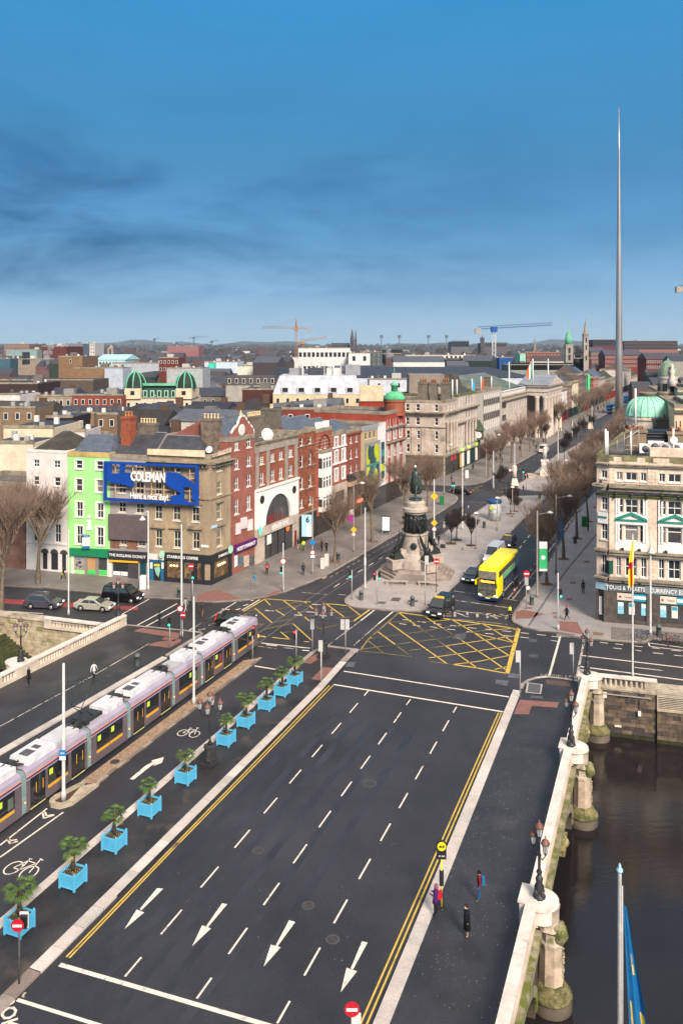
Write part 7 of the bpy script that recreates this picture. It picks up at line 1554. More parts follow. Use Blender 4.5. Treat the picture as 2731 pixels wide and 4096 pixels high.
for i,(x,y,hx)in enumerate(((1188,340,'4a6a9a'),(1245,335,'5a4a90'),(1400,378,'202024'),(1440,368,'c02030'),(1515,382,'90908e'),(1550,390,'303236'))):
 bicycle(('blue bicycle locked at the small hoop rack by the road','violet bicycle right of the blue one at the hoop rack','black bicycle left of the red one at the roadside stand','bright red bicycle at the roadside stand','grey bicycle near the right edge stand','dark bicycle at the right edge, last of the row')[i],G('e',x,y,ZP if i<2 else .01),R((-10,160,-60,-70,-50,-30)[i]),hx,'bicycles parked on the east quay')
for i,(x,y)in enumerate(((1345,1055),(30,960))):bicycle(('bicycle leaning by the bare saplings on the plaza','bicycle beside the plaza saplings, nearer the bus')[i],G(('F','H')[i],x,y,ZP),R(-5),'5a7a9a')
# the monument
GRM=mat('monument_granite',(.40,.335,.285),.8,.22,1.0,.1,stain=((.26,.215,.18),1.0,.58));BRZ=mat('dark_bronze',(.022,.026,.026),.4,.4,4,.2,metal=.3,spec=.5);BRG=mat('green_bronze',(.032,.045,.040),.45,.4,4,.2,spec=.5)
mc=AT('F',1032,1340,113.2);mc.z=ZP
t=thing('monument','tall granite monument with dark bronze winged figures, crowd frieze and a cloaked statue on top','monument',mc,-TS+R(8))
M().lathe([(5.6,0),(5.6,.3),(5.1,.301),(5.1,.6),(4.6,.601),(4.6,.9),(4.2,.901),(4.1,1.2)],8,smooth=False,a0=math.pi/8).build('steps',mat('monument_steps',(.27,.22,.19),.85,.3,.8),t)
p=M();p.lathe([(2.9,1.1),(2.8,2.3),(2.3,2.4),(2.1,2.9),(1.85,3.1),(1.7,5.5),(1.85,5.55),(1.85,5.75)],24,smooth=False)
for i in range(4):
 an=math.pi/4+i*math.pi/2;p.box(1.6,4.2,-.85,.85,1.1,2.25,rz=an);p.box(1.6,4.3,-.92,.92,2.255,2.45,rz=an);p.box(1.4,2.6,-.5,.5,2.4,3.6,rz=an)
p.build('pedestal',GRM,t)
for i in range(16):
 an=2*math.pi*i/16+.1;person('',(1.35*math.cos(an),1.35*math.sin(an),5.8),an,('stand','walk','phone')[i%3],bronze=BRZ,coat=('x',.35)if i%2 else('x',.1),s=1.42+.06*(i%3),root=t)
M().lathe([(1.2,5.75),(1.25,8.35)],20).build('frieze_core',BRZ,t)
M().lathe([(1.35,8.35),(1.4,8.6),(1.75,8.75),(1.75,9.15),(1.4,9.3),(1.4,9.9),(1.2,10.1),(1.2,10.2)],24,smooth=False).build('drum_cap',mat('monument_cap',(.40,.345,.29),.8,.2,1.5),t)
M().lathe([(.95,10.2),(.9,10.45)],16).build('statue_base',BRG,t)
person('',(0,0,10.4),R(-95),'walk',bronze=BRG,coat=('x',.48),s=2.55,root=t)
M().lathe([(.55,11.0),(.80,11.3),(.78,12.1),(.70,12.9),(.62,13.7),(.30,14.1)],14,(.02,.30,0),ax=1.1,ay=.62).build('cloak',BRG,t)
M().ball((0,-.06,14.86),.17,8,5).build('white_cap_of_droppings',WHITE,t)
M().lathe([(.45,-.06),(.5,.02),(.3,.05)],6).build('shield',BRZ,t,(.2,-1.95,4.2)).rotation_euler=(R(80),0,0)
for i in range(4):
 an=math.pi/4+i*math.pi/2;cx_,cy_=3.1*math.cos(an),3.1*math.sin(an)
 f_=person('',(cx_,cy_,1.55),an,'sit',bronze=BRZ,coat=('x',.45),s=1.75,root=t);M().taper(-.9,.75,-.7,.7,0,.9,.55).build('bronze_rock',BRZ,t,(cx_,cy_,2.45),an)
 for s in(-1,1):
  wgm=M().yprism([(0,0),(-.5,.5),(-1.0,1.7),(-1.15,2.7),(-.75,2.1),(-.45,1.4),(.1,.6)],-.05,.05);wgm.build('wing',BRZ,t,(cx_-.15*math.cos(an),cy_-.15*math.sin(an),3.3),an+s*.75)
for x in(-2.8,1.4):
 o=thing('stone_bench','long stone bench at the foot of the monument, the %s one'%('left' if x<0 else 'right'),'bench',mc+Vector((x-.1,-5.35+(0 if x<0 else-.5),0)),R(-9));M().box(-1.5,1.5,-.25,.25,.42,.52).build('seat',GRM,o)
 for k in(-1.3,1.3):M().box(k-.1,k+.1,-.2,.2,0,.415).build('leg',GRM,o)
SW=mat('pale_statue_stone',(.60,.53,.46),.8,.15,2)
g=G('C',645,1112);t=thing('statue_on_plinth','pale stone statue on a tall white plinth in the upper median','statue',(g.x,g.y+1.2,ZP),R(-10));k_=g.y/F/1*1.0
u=g.y/F/1.6842
M().box(-32*u,32*u,-32*u,32*u,0,45*u).box(-22*u,22*u,-22*u,22*u,45*u,100*u).box(-26*u,26*u,-26*u,26*u,100.5*u,112*u).build('plinth',mat('white_plinth',(.70,.66,.62),.7,.1),t);person('',(0,0,112*u),R(-90),'stand',bronze=SW,coat=('x',.3),s=100*u/1.78,root=t);M().box(-4,4,-3,3,0,.25).build('step',STONED,t)
g=G('H',672,372);t=thing('small_statue','small weathered cream statue behind the kiosk at the crossing','statue',(g.x,g.y,ZP+1.2),0);M().taper(-.9,.9,-.7,.7,-1.25,.3,.6).build('rock',SW,t);person('',(0,0,.2),R(-90),'stand',bronze=SW,coat=('x',.2),s=2.1,root=t)
g=G('C',940,785);t=thing('dark_statue','dark bronze statue with raised arms on a stone base far up the median','statue',(g.x,g.y,ZP),R(-90));M().taper(-1.2,1.2,-1,1,0,2.2,.8).build('base',STONE,t);person('',(0,0,2.2),0,'walk',bronze=BRZ,coat=('x',.3),s=2,root=t);M().tube([(0,-.3,4.6),(.2,-1.6,5.9)],.14,5).tube([(0,.3,4.6),(.2,1.6,5.9)],.14,5).build('raised_arms',BRZ,t)
# the spire
g=G('V',1421,952);zt=CAMH-(245-790)/1870*g.y
STEEL=mat('brushed_steel',(.42,.39,.37),.38,.10,.08,0,metal=.7,fine=.03)
t=thing('steel_spire','very tall thin tapering steel spire rising from the middle of the street','spire',(g.x,g.y,0));rb_=1.68
M().lathe([(rb_,0),(rb_*.9,zt*.20),(rb_*.72,zt*.42),(rb_*.50,zt*.64),(rb_*.26,zt*.86),(.16,zt)],32).build('shaft',STEEL,t)
for k in(.085,.2,.36,.52,.7,.86):r=rb_*(1-k*.98)+.03;M().lathe([(r*1.012+.01,0),(r*1.012+.01,.25)],32).build('joint_ring',DGREY,t,(0,0,zt*k))if k<.3 else None
# poles, signs, signals
WPOLE=mat('white_mast',(.50,.485,.47),.5,.12,2);GPOLE=mat('brown_grey_mast',(.27,.235,.21),.6,.15,2)
def pole(label,f,x,y,ytop,r=.11,m=WPOLE,cat='pole',arm=None,z=ZP,name='mast'):
 g=G(f,x,y,z);h=CAMH-(S(f,x,ytop)[1]-HY)/F*g.y-z
 t=thing(name,label,cat,g);M().lathe([(r*1.7,0),(r*1.6,.5),(r*1.05,.6),(r*.8,h),(r*.3,h+r*.6)],10).build('shaft',m,t)
 if arm:s,L_=arm;M().tube([(0,0,h-.4),(s*L_,0,h-.15)],.05,5).build('arm',m,t);M().lathe([(.06,.2),(.42,.02),(.40,-.06),(.1,-.1)],12).build('lamp_head',OFFW,t,(s*L_,0,h-.15))
 t['h']=h;return t
def disc(t,z,r,m,dx=0,y=-.14,name='round_sign',bar=None,n=20,a0=0):
 o=M().lathe([(r,-.015),(r,.015)],n,a0=a0,smooth=False).build(name,m,t,(dx,y,z));o.rotation_euler=(R(90),0,0)
 if bar:M().box(-r*.72,r*.72,-.03,0,-r*.17,r*.17).build('white_bar',WHITE,t,(dx,y-.02,z))
 return o
def plate(t,z,w,h,m,dx=0,y=-.13,name='sign_plate',tx=None,tm=None,ts=.2):
 M().box(-w/2,w/2,-.02,.02,-h/2,h/2).build(name,m,t,(dx,y,z))
 if tx:text(tx,ts,tm or WHITE,t,(dx,y-.03,z))
NOE=mat('no_entry_red',(.42,.01,.025),.5,.05);SBL=mat('sign_blue',(.01,.18,.45),.5,.05);AMB=mat('warning_amber',(.85,.42,.01),.5,.05)
t=pole('tall grey mast with blue cycle sign beside the tram at left','V',146,1837,1525,.12);plate(t,3.35,.42,.42,SBL,y=-.2,tx='BUS',ts=.16);plate(t,3.0,.42,.26,WHITE,y=-.2)
pole('tall grey mast between the tram and the second lamp','V',445,1617,1372,.105);pole('tall white mast behind the tram at the tactile crossing','V',417,1462,1205,.11);t=pole('tall white mast rising before the lime green house','a',478,280,-310,.085)
t=pole('white lamp mast with hanging lantern before the doughnut shop','D',1328,1480,770,.11);M().lathe([(.02,.5),(.16,.3),(.42,.0),(.40,-.05),(.1,-.1)],12).build('lamp_head',OFFW,t,(-.75,0,t['h']-1.1));M().tube([(0,0,t['h']),(-.75,0,t['h']-.4)],.05,5).build('arm',WPOLE,t)
t=pole('white mast on the west kerb left of the monument','F',582,1475,745,.10);M().box(-.1,.1,-.25,-.1,3.2,4.2).build('control_box',WHITE,t)
t=pole('white mast right behind the monument with amber and speed signs','F',1200,1035,490,.12)
disc(t,7.2,.62,AMB,n=4,y=-.2,name='diamond_sign');disc(t,2.9,.55,AMB,n=4,y=-.2,name='diamond_sign');o=disc(t,1.9,.38,NOE,y=-.2);disc(t,1.9,.30,WHITE,y=-.22)
pole('white mast at the plaza edge beyond the saplings','H',128,830,180,.11);pole('white mast left of the small statue by the side street','H',452,400,10,.11,z=.0);pole('white mast beside the small statue','H',674,240,-70,.11);pole('white mast near the pale statue plinth','C',726,1010,788,.12);pole('white mast before the far white plinth','C',822,855,725,.12);pole('white mast right of the far bronze statue','C',955,785,625,.12);pole('far mast at the west kerb before the portico','C',290,1165,950,.12)
pole('lamp post with flat head on the plaza saplings row','H',270,1035,650,.09,GPOLE,'lamp post',(0,.01));pole('lamp post in front of the round kiosk','H',490,840,490,.09,GPOLE,'lamp post',(0,.01));pole('lamp post right of the round kiosk','H',650,700,380,.09,GPOLE,'lamp post',(0,.01))
t=pole('tall brown lamp mast with arm and green banner, right of the bus','H',910,1540,640,.12,GPOLE,'lamp post',(1,1.6));M().box(.25,1.25,-.03,.03,3.6,6.1).build('banner',mat('green_banner',(.04,.45,.16),.6,.05),t);M().box(.25,1.25,-.035,.035,6.12,7.0).build('banner_top',WHITE,t);M().box(.25,1.25,-.036,.036,3.3,3.58).build('banner_foot',WHITE,t);M().lathe([(.28,-.04),(.28,.04)],8).build('banner_mark',WHITE,t,(.75,0,5.0)).rotation_euler=(R(90),0,0)
t=pole('tall lamp mast with arm on the right kerb behind the white mast','H',1106,1290,470,.12,GPOLE,'lamp post',(1,1.9));M().box(.15,1.0,-.03,.03,4.6,7.3).build('banner',mat('blue_banner',(.06,.18,.35),.6,.5,2),t)
t=pole('white mast with pedestrian signal at the east pavement corner','H',1126,1880,1290,.10)
t=pole('brown lamp mast with arm on the west pavement by the pub','E',1456,1335,650,.09,GPOLE,'lamp post',(1,1.2));M().box(-1.5,-.12,-.04,.04,5.2,8.2).build('banner',mat('pale_blue_banner',(.35,.6,.75),.6,.05),t);text('6',1.1,BLACK,t,(-.7,-.06,7.5),bold=.03);M().box(-.8,-.12,-.06,-.045,5.2,6.9).build('banner_white',WHITE,t);disc(t,4.4,.36,SBL,y=-.15);disc(t,3.0,.36,NOE,y=-.15);disc(t,3.0,.26,WHITE,y=-.17);plate(t,2.45,.6,.3,WHITE,y=-.12)
t=pole('grey lamp mast with magenta banner on the west pavement','F',480,1135,510,.08,GPOLE,'lamp post',(1,1.3));M().box(-.85,-.1,-.03,.03,4.6,5.7).build('banner',mat('magenta_banner',(.32,.02,.20),.6,.1),t);M().box(-.85,-.1,-.03,.03,5.72,6.5).build('banner_top',OFFW,t);disc(t,3.4,.48,AMB,n=4,name='diamond_sign');disc(t,2.7,.26,OFFW)
t=pole('slim white post with round sign and signal before the burger restaurant','E',1193,1490,1060,.08);disc(t,3.9,.40,NOE);disc(t,3.9,.30,WHITE,y=-.17)
pole('lamp mast with lit amber lamp beyond the side street','C',243,1115,820,.10,GPOLE,'lamp post',(1,3));pole('tall lamp mast at the stone corner building','F',1290,615,170,.10,GPOLE,'lamp post',(1,1.4));pole('lamp mast behind the right banner mast','H',1290,560,100,.10,GPOLE,'lamp post',(-1,1.5))
t=pole('white ornate lamp post before the currency exchange','I',750,2010,1130,.11,WPOLE,'lamp post');M().lathe([(.04,.8),(.12,.5),(.45,.05),(.43,-.02),(.1,-.08)],14).build('lamp_head',OFFW,t,(0,-.2,t['h']-3.2+1.0))
t=pole('peeling white flagpole with yellow and red flag on the east quay','e',1136,668,-562,.085,WPOLE,'flagpole',z=.01)
fl=M()
def flagcloth(m,W_,H_,folds,mi=lambda u,v:0,nx=14,ny=22,shear=.0,taper_=lambda v:1):
 n0=len(m.v)
 for j in range(ny+1):
  v=j/ny;ww=W_*taper_(v)
  for i in range(nx+1):u=i/nx;m.v.append((u*ww+shear*v,folds*math.sin(u*9+v*2.5)*ww*(.3+u),-v*H_-u*ww*.8))
 for j in range(ny):
  for i in range(nx):a=n0+j*(nx+1)+i;m.face((a,a+1,a+nx+2,a+nx+1),mi((i+.5)/nx,(j+.5)/ny),True)
 return m
ft=t['h']-.5;flagcloth(fl,.62,4.2,.25,lambda u,v:1 if abs(v-.52)<.05 or abs(u-.45)<.14 and v>.5 else 0,taper_=lambda v:.25+.75*math.sin(min(1,v*1.2)*1.9));fl.xf(Matrix.Scale(-1,4,(1,0,0)));fl.build('flag',[mat('flag_yellow',(.80,.66,.02),.7,.05),mat('flag_red',(.45,.02,.02),.7,.05)],t,(.12,-.05,ft))
fy=27.0;fp=AT('g',1090,745,fy);flat('south_quay',[east(31,1.2),east(31,1.2)+Vector((80,-24,0)),Vector((90,-60,0)),east(-40,1.2)],0,PAVEW,3)
t=thing('flagpole','near steel flagpole over the river with a long furled blue flag','flagpole',(fp.x,fy,0));M().lathe([(.11,0),(.065,fp.z-.02),(.055,fp.z)],12).build('shaft',GALV,t)
M().lathe([(.05,0),(.105,.08),(.105,.14),(.04,.2),(.055,.25),(.0,.36)],12).build('finial',mat('pale_blue_finial',(.35,.6,.75),.4),t,(0,0,fp.z))
fl=M();flagcloth(fl,.95,6.6,.16,lambda u,v:1 if((.46<u<.66 and .22<v<.33 and(int(u*40)%2 or v>.28))or(.12<u<.22 and .48<v<.62)or(.72<u<.9 and .50<v<.60))else 0,24,40,.35,lambda v:.12+.95*v);fl.build('flag',[mat('deep_blue_flag',(.004,.105,.27),.6,.12,1),mat('gold_print',(.62,.45,.04),.6,.1)],t,(.10,-.05,fp.z-1.0));M().tube([(.09,-.02,fp.z-.4),(.10,-.02,fp.z-7)],.012,4).build('halyard',WHITE,t)
def sign_post(label,f,x,y,zt,r=.05,m=DGREY,z=ZP,name='road_sign',cat='sign'):
 t=thing(name,label,cat,G(f,x,y,z));M().lathe([(r,0),(r,zt)],8).build('post',m,t);return t
t=sign_post('round red no entry sign on a post in front of the nearest planter','V',44,2260,3.3);disc(t,2.95,.32,NOE,y=-.08,dx=-.05,bar=1);M().box(-.02,.35,.02,.22,2.7,3.3).build('signal_back',mat('signal_black',(.012,.012,.013),.5),t);M().box(-.06,.38,.22,.25,2.62,3.42).build('backing_board',OFFW,t)
t=thing('road_sign','round red no entry sign at the bottom edge of the carriageway','sign',(AT('V',808,2315,36).x,36,ZP));zq=AT('V',808,2315,36).z-ZP;M().lathe([(.05,0),(.05,zq+.2)],8).build('post',GALV,t);disc(t,zq,.34,NOE,y=-.1,bar=1);M().box(.0,.4,-.05,.2,zq-.9,zq-.4).build('signal_housing',OFFW,t)
t=thing('bus_stop','yellow bus stop pole with round yellow flag sign on the east kerb','bus stop',G('h',912,650,ZP));yp=mat('bus_stop_yellow',(.80,.62,.01),.5,.05)
M().lathe([(.045,0),(.045,3.3)],8).build('post',yp,t);M().box(-.27,.27,-.06,.06,2.75,3.5).lathe([(.27,-.06),(.27,.06)],20).build('sign_body',BLACK,t);
o=M().lathe([(.30,-.07),(.30,.07)],20).build('sign_head',BLACK,t,(0,0,3.5));o.rotation_euler=(R(90),0,0);o=M().lathe([(.24,.0),(.24,.09)],20).build('yellow_disc',yp,t,(0,-.02,3.5));o.rotation_euler=(R(90),0,0)
text('BUS',.17,BLACK,t,(0,-.11,3.5),bold=.01);text('40 46A',.12,WHITE,t,(0,-.08,2.95));M().box(-.12,.12,-.07,.07,1.25,2.1).build('timetable_case',BLACK,t)
t=sign_post('no entry sign and signal right of the monument','F',1220,1500,4.3);disc(t,4.0,.40,NOE,bar=1);t=sign_post('no entry sign beside the cycle lane right of the bus','H',795,1665,4.5,.07,GALV);disc(t,4.3,.40,NOE,bar=1);plate(t,3.4,.45,.9,GALV);disc(t,2.6,.25,OFFW,dx=.2)
t=sign_post('double round signs on the white mast behind the tram','V',417,1464,3.4);disc(t,3.2,.36,NOE,y=-.25,dx=-.1);disc(t,3.2,.26,WHITE,y=-.27,dx=-.1);disc(t,2.5,.32,NOE,y=-.25,dx=.2,bar=1)
t=sign_post('no entry sign with small signal before the coffee shop','E',370,1640,5.3,z=.01);disc(t,5.1,.36,NOE,bar=1)
t=sign_post('grey warning and plate signs at the kerb past the monument','F',1290,1008,2.6,.04,GALV);disc(t,2.5,.24,GALV,n=4);plate(t,1.9,.4,.5,OFFW);t=sign_post('round speed sign at the far crossing','H',626,340,3,z=0);disc(t,2.9,.40,NOE);disc(t,2.9,.28,WHITE,y=-.17)
SB=mat('signal_black',(.012,.012,.013),.5);GRN=mat('green_lens',(.02,.9,.55),.3,0,emit=2);RED=mat('red_lens',(.95,.02,.03),.3,0,emit=2)
def signal(label,f,x,y,h=3.5,heads=((0,'g',1),),z=ZP,pm=GALV):
 """heads: (sideways offset, lit colour, 1 = facing the camera / -1 = its back)"""
 t=thing('traffic_light',label,'traffic light',G(f,x,y,z));M().lathe([(.06,0),(.06,h)],8).build('post',pm,t)
 for dx,c,d in heads:
  hd=M().box(-.14,.14,-.14,.1,-.95,0).build('signal_head',SB,t,(dx,-.1*d,h))
  if d<0:M().box(-.2,.2,-.18,-.145,-1.0,.06).build('backing_board',mat('aluminium_board',(.46,.45,.44),.6,.1,3),hd)
  for k in range(3):
   lit=(c=='r' and k==0)or(c=='g' and k==2)or(c=='a' and k==1)
   if d>0:M().lathe([(.09,-.02),(.1,.02)],10).build('lens',(GRN if c=='g' else RED)if lit else mat('dark_lens',(.03,.02,.02),.2),hd,(0,-.15,-.17-k*.3)).rotation_euler=(R(90),0,0)
 return t
signal('signal showing green at the left tip of the monument island','F',463,1565,3.7,((-.2,'g',1),));signal('pair of signals, red and green, on the monument island','F',688,1610,4.0,((-.3,'r',1),(.3,'g',1)))
signal('pedestrian signal showing green on the west footway','c',138,425,3.3,((-.02,'g',1),));signal('signal showing red beside the tram front','c',714,497,3.4,((.12,'r',1),));signal('signal showing red before the yellow box, left of the median lamp','c',1018,500,3.0,((-.15,'r',1),),z=.01)
signal('signal seen from behind at the median tip','c',1131,445,3.3,((0,'x',-1),));signal('double signal seen from behind right of the median lamp','c',1361,455,3.4,((-.3,'x',-1),(.2,'x',-1)));signal('slim white signal post on the median tactile paving','c',1192,660,3.9,((-.05,'x',-1),),pm=WPOLE)
signal('signal seen from behind at the east kerb corner','e',170,838,4.2,((-.2,'x',-1),));signal('signal seen from behind by the north end parapet lamp','e',626,700,3.6,((-.15,'x',-1),));signal('green pedestrian signal on the east pavement corner mast','H',1128,1882,4.6,((.25,'g',1),));signal('white signal mast at the right of the monument island','F',1120,1615,6.0,((.2,'x',-1),),pm=WPOLE)
signal('green signal on the slim post before the burger restaurant','E',1190,1492,3.2,((-.2,'g',1),));signal('small green signal before the coffee shop','E',380,1640,4.5,((.1,'g',1),),z=.01);signal('far twin green signals at the side street corner','H',38,460,2.6,((-.35,'g',1),(.05,'g',1)),z=0);signal('far red signal beside the small statue','H',795,430,3.8,((-.2,'r',1),));signal('far green signal left of the red one','H',762,330,3.0,((0,'g',1),));signal('far red signal at the trees before the portico','C',650,880,4,((0,'r',1),));signal('farthest red signals in the median','C',862,850,3.6,((-.3,'r',1),(.4,'r',1)))
bn=M().lathe([(.24,0),(.27,.05),(.27,.95),(.29,.96),(.29,1.02),(.2,1.2),(.05,1.26)],12);bn.box(-.14,.14,-.32,-.2,.78,.92,1);bme=bn.mesh('litter_bin',[mat('grey_green_bin',(.10,.12,.115),.5,.1,2),BLACK])
for f,x,y,lab in(('F',547,1568,'grey litter bin at the left of the monument island'),('F',1005,1622,'grey litter bin at the front right of the monument island'),('H',852,1620,'grey litter bin beside the no entry sign on the east pavement'),('E',262,1545,'grey litter bin before the coffee shop'),('F',342,1212,'dark litter bin by the tree on the west pavement'),('a',957,635,'grey litter bin on the west footway beside the tram'),('H',1305,975,'grey litter bin among the east pavement trees'),('H',355,815,'litter bin left of the round kiosk'),('e',1360,308,'tall grey bin before the currency exchange'),('H',933,508,'litter bin at the far plaza end'),('H',545,198,'litter bin on the far west pavement')):
 o=put(bme,'litter_bin',None,G(f,x,y,ZP));o['label']=lab;o['category']='litter bin'
g=G('H',478,745,ZP);t=thing('round_kiosk','oval advertising kiosk with blue rim on the plaza','kiosk',g+Vector((0,1.2,0)),R(-20));M().lathe([(1.15,0),(1.15,3.2)],20,ay=1.1).build('body',mat('poster_print',(.42,.46,.46),.3,.5,1.2),t);M().lathe([(1.3,3.2),(1.3,3.6),(1.15,3.62),(1.15,3.5)],20,ay=1.1).build('blue_rim',mat('kiosk_blue',(.02,.07,.20),.4),t);M().lathe([(.3,-.02),(.3,.02)],12,ax=1.3).build('green_print',mat('lime_print',(.47,.52,.02)),t,(-.3,-1.28,2.3)).rotation_euler=(R(90),0,0)
g=G('F',770,975,ZP);t=thing('advert_panel','black framed lit advertising panel on the west pavement','advert panel',g,R(-10));M().box(-.75,.75,-.12,.12,.4,3.0).build('frame',BLACK,t);M().box(-.62,.62,-.14,-.122,.6,2.85).build('poster',mat('lit_poster_print',(.62,.62,.66),.3,.5,1.4,emit=.25),t)
for x in(-.68,.68):M().box(x-.05,x+.05,-.1,.1,0,.395).build('leg',GALV,t)
for i,(x,y)in enumerate(((202,1285),(238,1262))):g=G('F',x,y,ZP);o=M().box(-.22,.22,-.3,.3,0,1.35+.25*i).box(-.25,.25,-.33,.33,1.354+.25*i,1.42+.25*i).build('utility_box',OFFW,None,g,R(-20));o['label']=('shorter pale utility box on the west kerb','taller pale utility box on the west kerb')[i];o['category']='utility box'
for f,x,y,lab,hx in(('H',1402,800,'green postbox on the east pavement','2a7a3a'),('F',1270,715,'small green street cabinet on the far island','1f6a40'),('D',1284,1468,'white roadside cabinet before the doughnut shop','d8d4d4'),('H',173,290,'small white cabinet beyond the side street','d0cccc'),('F',1475,1120,'low grey box on the plaza','9a9690')):
 o=M().box(-.4,.4,-.3,.3,0,1.6).taper(-.42,.42,-.32,.32,1.603,1.75,.8).build('street_cabinet',cm(hx,var=.08),None,G(f,x,y,ZP));o['label']=lab;o['category']='cabinet'
 if 'low' in lab:o.scale=(.7,.7,.35)
wd=M().lathe([(.06,0),(.05,.9)],8);wd.lathe([(.075,.55),(.075,.7)],8,m=1);wme=wd.mesh('lane_wand',[mat('red_wand',(.45,.03,.02),.5,0),WHITE])
for i in range(16):
 p,q=G('H',670,1515,.01),G('H',835,1305,.01);o=put(wme,'lane_wand',None,p+(q-p)*(i/3.0));o['label']='%s red wand of the cycle lane, counting away from the bus'%ORD[i];o['category']='lane wand';o['group']='red wands along the cycle lane'
# bare trees
BARK=mat('plane_bark',(.155,.12,.085),.9,.3,3,.2);TWIG=mat('bare_twigs',(.25,.175,.13),.9,.25,1);BARKD=mat('dark_bark',(.045,.033,.030),.9,.2,3)
def tree_mesh(seed,H_,spread,up,nl,depth=4,tw=.012,trunk=.30):
 r=random.Random(seed);tr_,cr=M(),M();segs=[]
 def grow(p,d,L,rad,lv):
  q=p;pts=[p];n=3
  for i in range(n):
   j=.06 if lv==0 else .2;d=(d+Vector((r.uniform(-j,j),r.uniform(-j,j),r.uniform(-.02,.12)*up))).normalized();q=q+d*L/n;pts.append(q)
  (tr_ if lv<2 else cr).tube(pts,[rad*(1-.22*i)for i in range(n+1)],(6,5,4,3,3,3)[lv],cap=False)
  if lv>=depth:return
  k=nl[lv]
  for i in range(k):
   a=2*math.pi*(i+r.random()*.7)/k;t_=r.uniform(.35,1.0)if lv else r.uniform(.8,1);b=pts[0].lerp(pts[-1],t_)
   side=Vector((math.cos(a),math.sin(a),0));nd=(d*up*.8+side*spread*r.uniform(.6,1.2)+Vector((0,0,.25*up))).normalized()
   grow(b,nd,L*(.72 if lv==0 else .66)*r.uniform(.75,1.2),max(rad*.48,tw),lv+1)
 grow(Vector((0,0,0)),Vector((0,0,1)),H_*.36,trunk*.5,0)
 return tr_.mesh('trunk',BARK),cr.mesh('crown',TWIG)
TM=[tree_mesh(s,11,.72,1.15,(7,7,6,8),tw=.0115,trunk=.46)for s in(1,2,3)]
TN=[tree_mesh(9,13.5,.62,1.25,(8,7,6,9),tw=.014,trunk=.55)]
TS_=[tree_mesh(s,5.6,.6,1.2,(7,6,6,5),tw=.016,trunk=.16)for s in(5,6)]
for a,b_ in TS_:a.materials[0]=BARKD;b_.materials[0]=BARKD
def tree(label,loc,kind,s=1.0,rz=0,group='bare street trees',sz=None):
 t=thing('bare_tree',label,'tree',loc,rz,group);put(kind[0],'trunk',t);put(kind[1],'crown',t);t.scale=(s,s,sz or s);return t
tree('big bare tree in front of the white house on the quay',G('D',342,1422,ZP),TN[0],1.25,.5);tree('big bare tree cut by the left edge above the quay wall',G('a',8,288,.1),TN[0],1.35,2.2);tree('bare tree behind the one at the left edge',G('D',-150,1400,ZP),TN[0],1.15,4)
pit=M().box(-.8,.8,-.6,.6,0,.012).mesh('tree_pit',DIRT);cnt=[0]
def trow(pts,lab,kind,s0=1.0):
 for i,g in enumerate(pts):
  tree('%s bare tree of the %s row, counting away from the river'%(ORD[i],lab),g,kind[i%len(kind)],s0*rp.uniform(.92,1.1),rp.random()*6)
  if g.y<190:o=put(pit,'tree_pit',None,(g.x,g.y,ZP+.004));o['kind']='structure'
wl=[G('F',308,1228,ZP),G('F',648,1045,ZP),G('F',932,885,ZP),G('F',1138,780,ZP)]
trow(wl,'west pavement',TM,1.2)
p0,p1=G('F2',885,905),G('F2',1145,745);dd_=(p1-p0)/3
trow([p0+dd_*i+Vector((0,0,ZP))for i in(0,1,2,3,4,5,6,8,12,13,14,15,16,17,18,19,20,21)],'upper west pavement',TM,1.2)
p0,p1=G('H',1010,1415),G('H',1325,935);dd_=(p1-p0)/2
trow([p0+dd_*i+Vector((0,0,ZP))for i in range(28)],'east pavement',TM,1.18)
p0=G('H',1240,600);trow([p0+dd_*.9*i+Vector((.5,0,ZP))-SN*2.5 for i in range(17)],'east side of the median',TM,.88)
trow([G(f,x,y,ZP)for f,x,y in(('H',10,975),('H',65,940),('H',220,998),('F',1350,1065),('F',1402,1030),('F',1530,1080),('H',630,668),('H',672,640),('H',520,440),('H',560,400))],'sapling',TS_,1.0)
trow([G(f,x,y,ZP)for f,x,y in(('C',770,990),('C',800,960),('C',900,850),('C',850,900),('C',700,760),('C',765,745),('C',740,755),('C',645,880),('C',960,800))],'dark median sapling',TS_,1.35)
g=G('H',690,575,ZP);o=put(TS_[0][1],'shrub_bed',None,g-Vector((0,0,2)));o['label']='dark bare shrub bed with green posts on the plaza';o['category']='shrubs';o.scale=(1.2,1.0,.8)
gm=M()
for i in range(900):
 if i<760:y=38+34*rp.random();q=east(y,-.6-6*rp.random());z=ZP+.012
 else:y=38+36*rp.random();q=east(y,-8-14*rp.random());z=.009
 r=rp.uniform(.012,.034);gm.poly([(q.x+r*math.cos(a),q.y+r*math.sin(a),z)for a in(0,1.3,2.5,3.8,5)])
o=gm.build('chewing_gum_spots',mat('pale_gum',(.30,.28,.27),.8,.3,9));o['kind']='stuff'
for i,(x,y)in enumerate(((560,470),(585,400))):pass
g=G('F',1278,1100,ZP);o=M().box(-.35,.35,-.3,.3,0,.5).build('bench_block',BLACK,None,g);o['label']='small black bench block behind the monument';o['category']='bench'
for i,(f,x,y,r)in enumerate((('k',845,400,.3),('d',870,545,.35),('h',60,900,.3),('k',1240,830,.3),('F',930,1110,.3),('F',640,1330,.3),('c',900,640,.3),('a',760,700,.3),('b',905,290,.3),('V',848,1800,.42))):
 o=M().lathe([(r,0),(r,.006)],14).lathe([(r*1.25,-.003),(r*1.25,.003)],14,m=1).build('manhole_cover',[mat('manhole_iron',(.05,.045,.042),.5,.3,5),mat('manhole_surround',(.075,.073,.078),.7,.2)],None,G(f,x,y,.012 if f not in 'ab' else(.012 if f=='a' and 0 else ZP+.008)));o['kind']='structure'
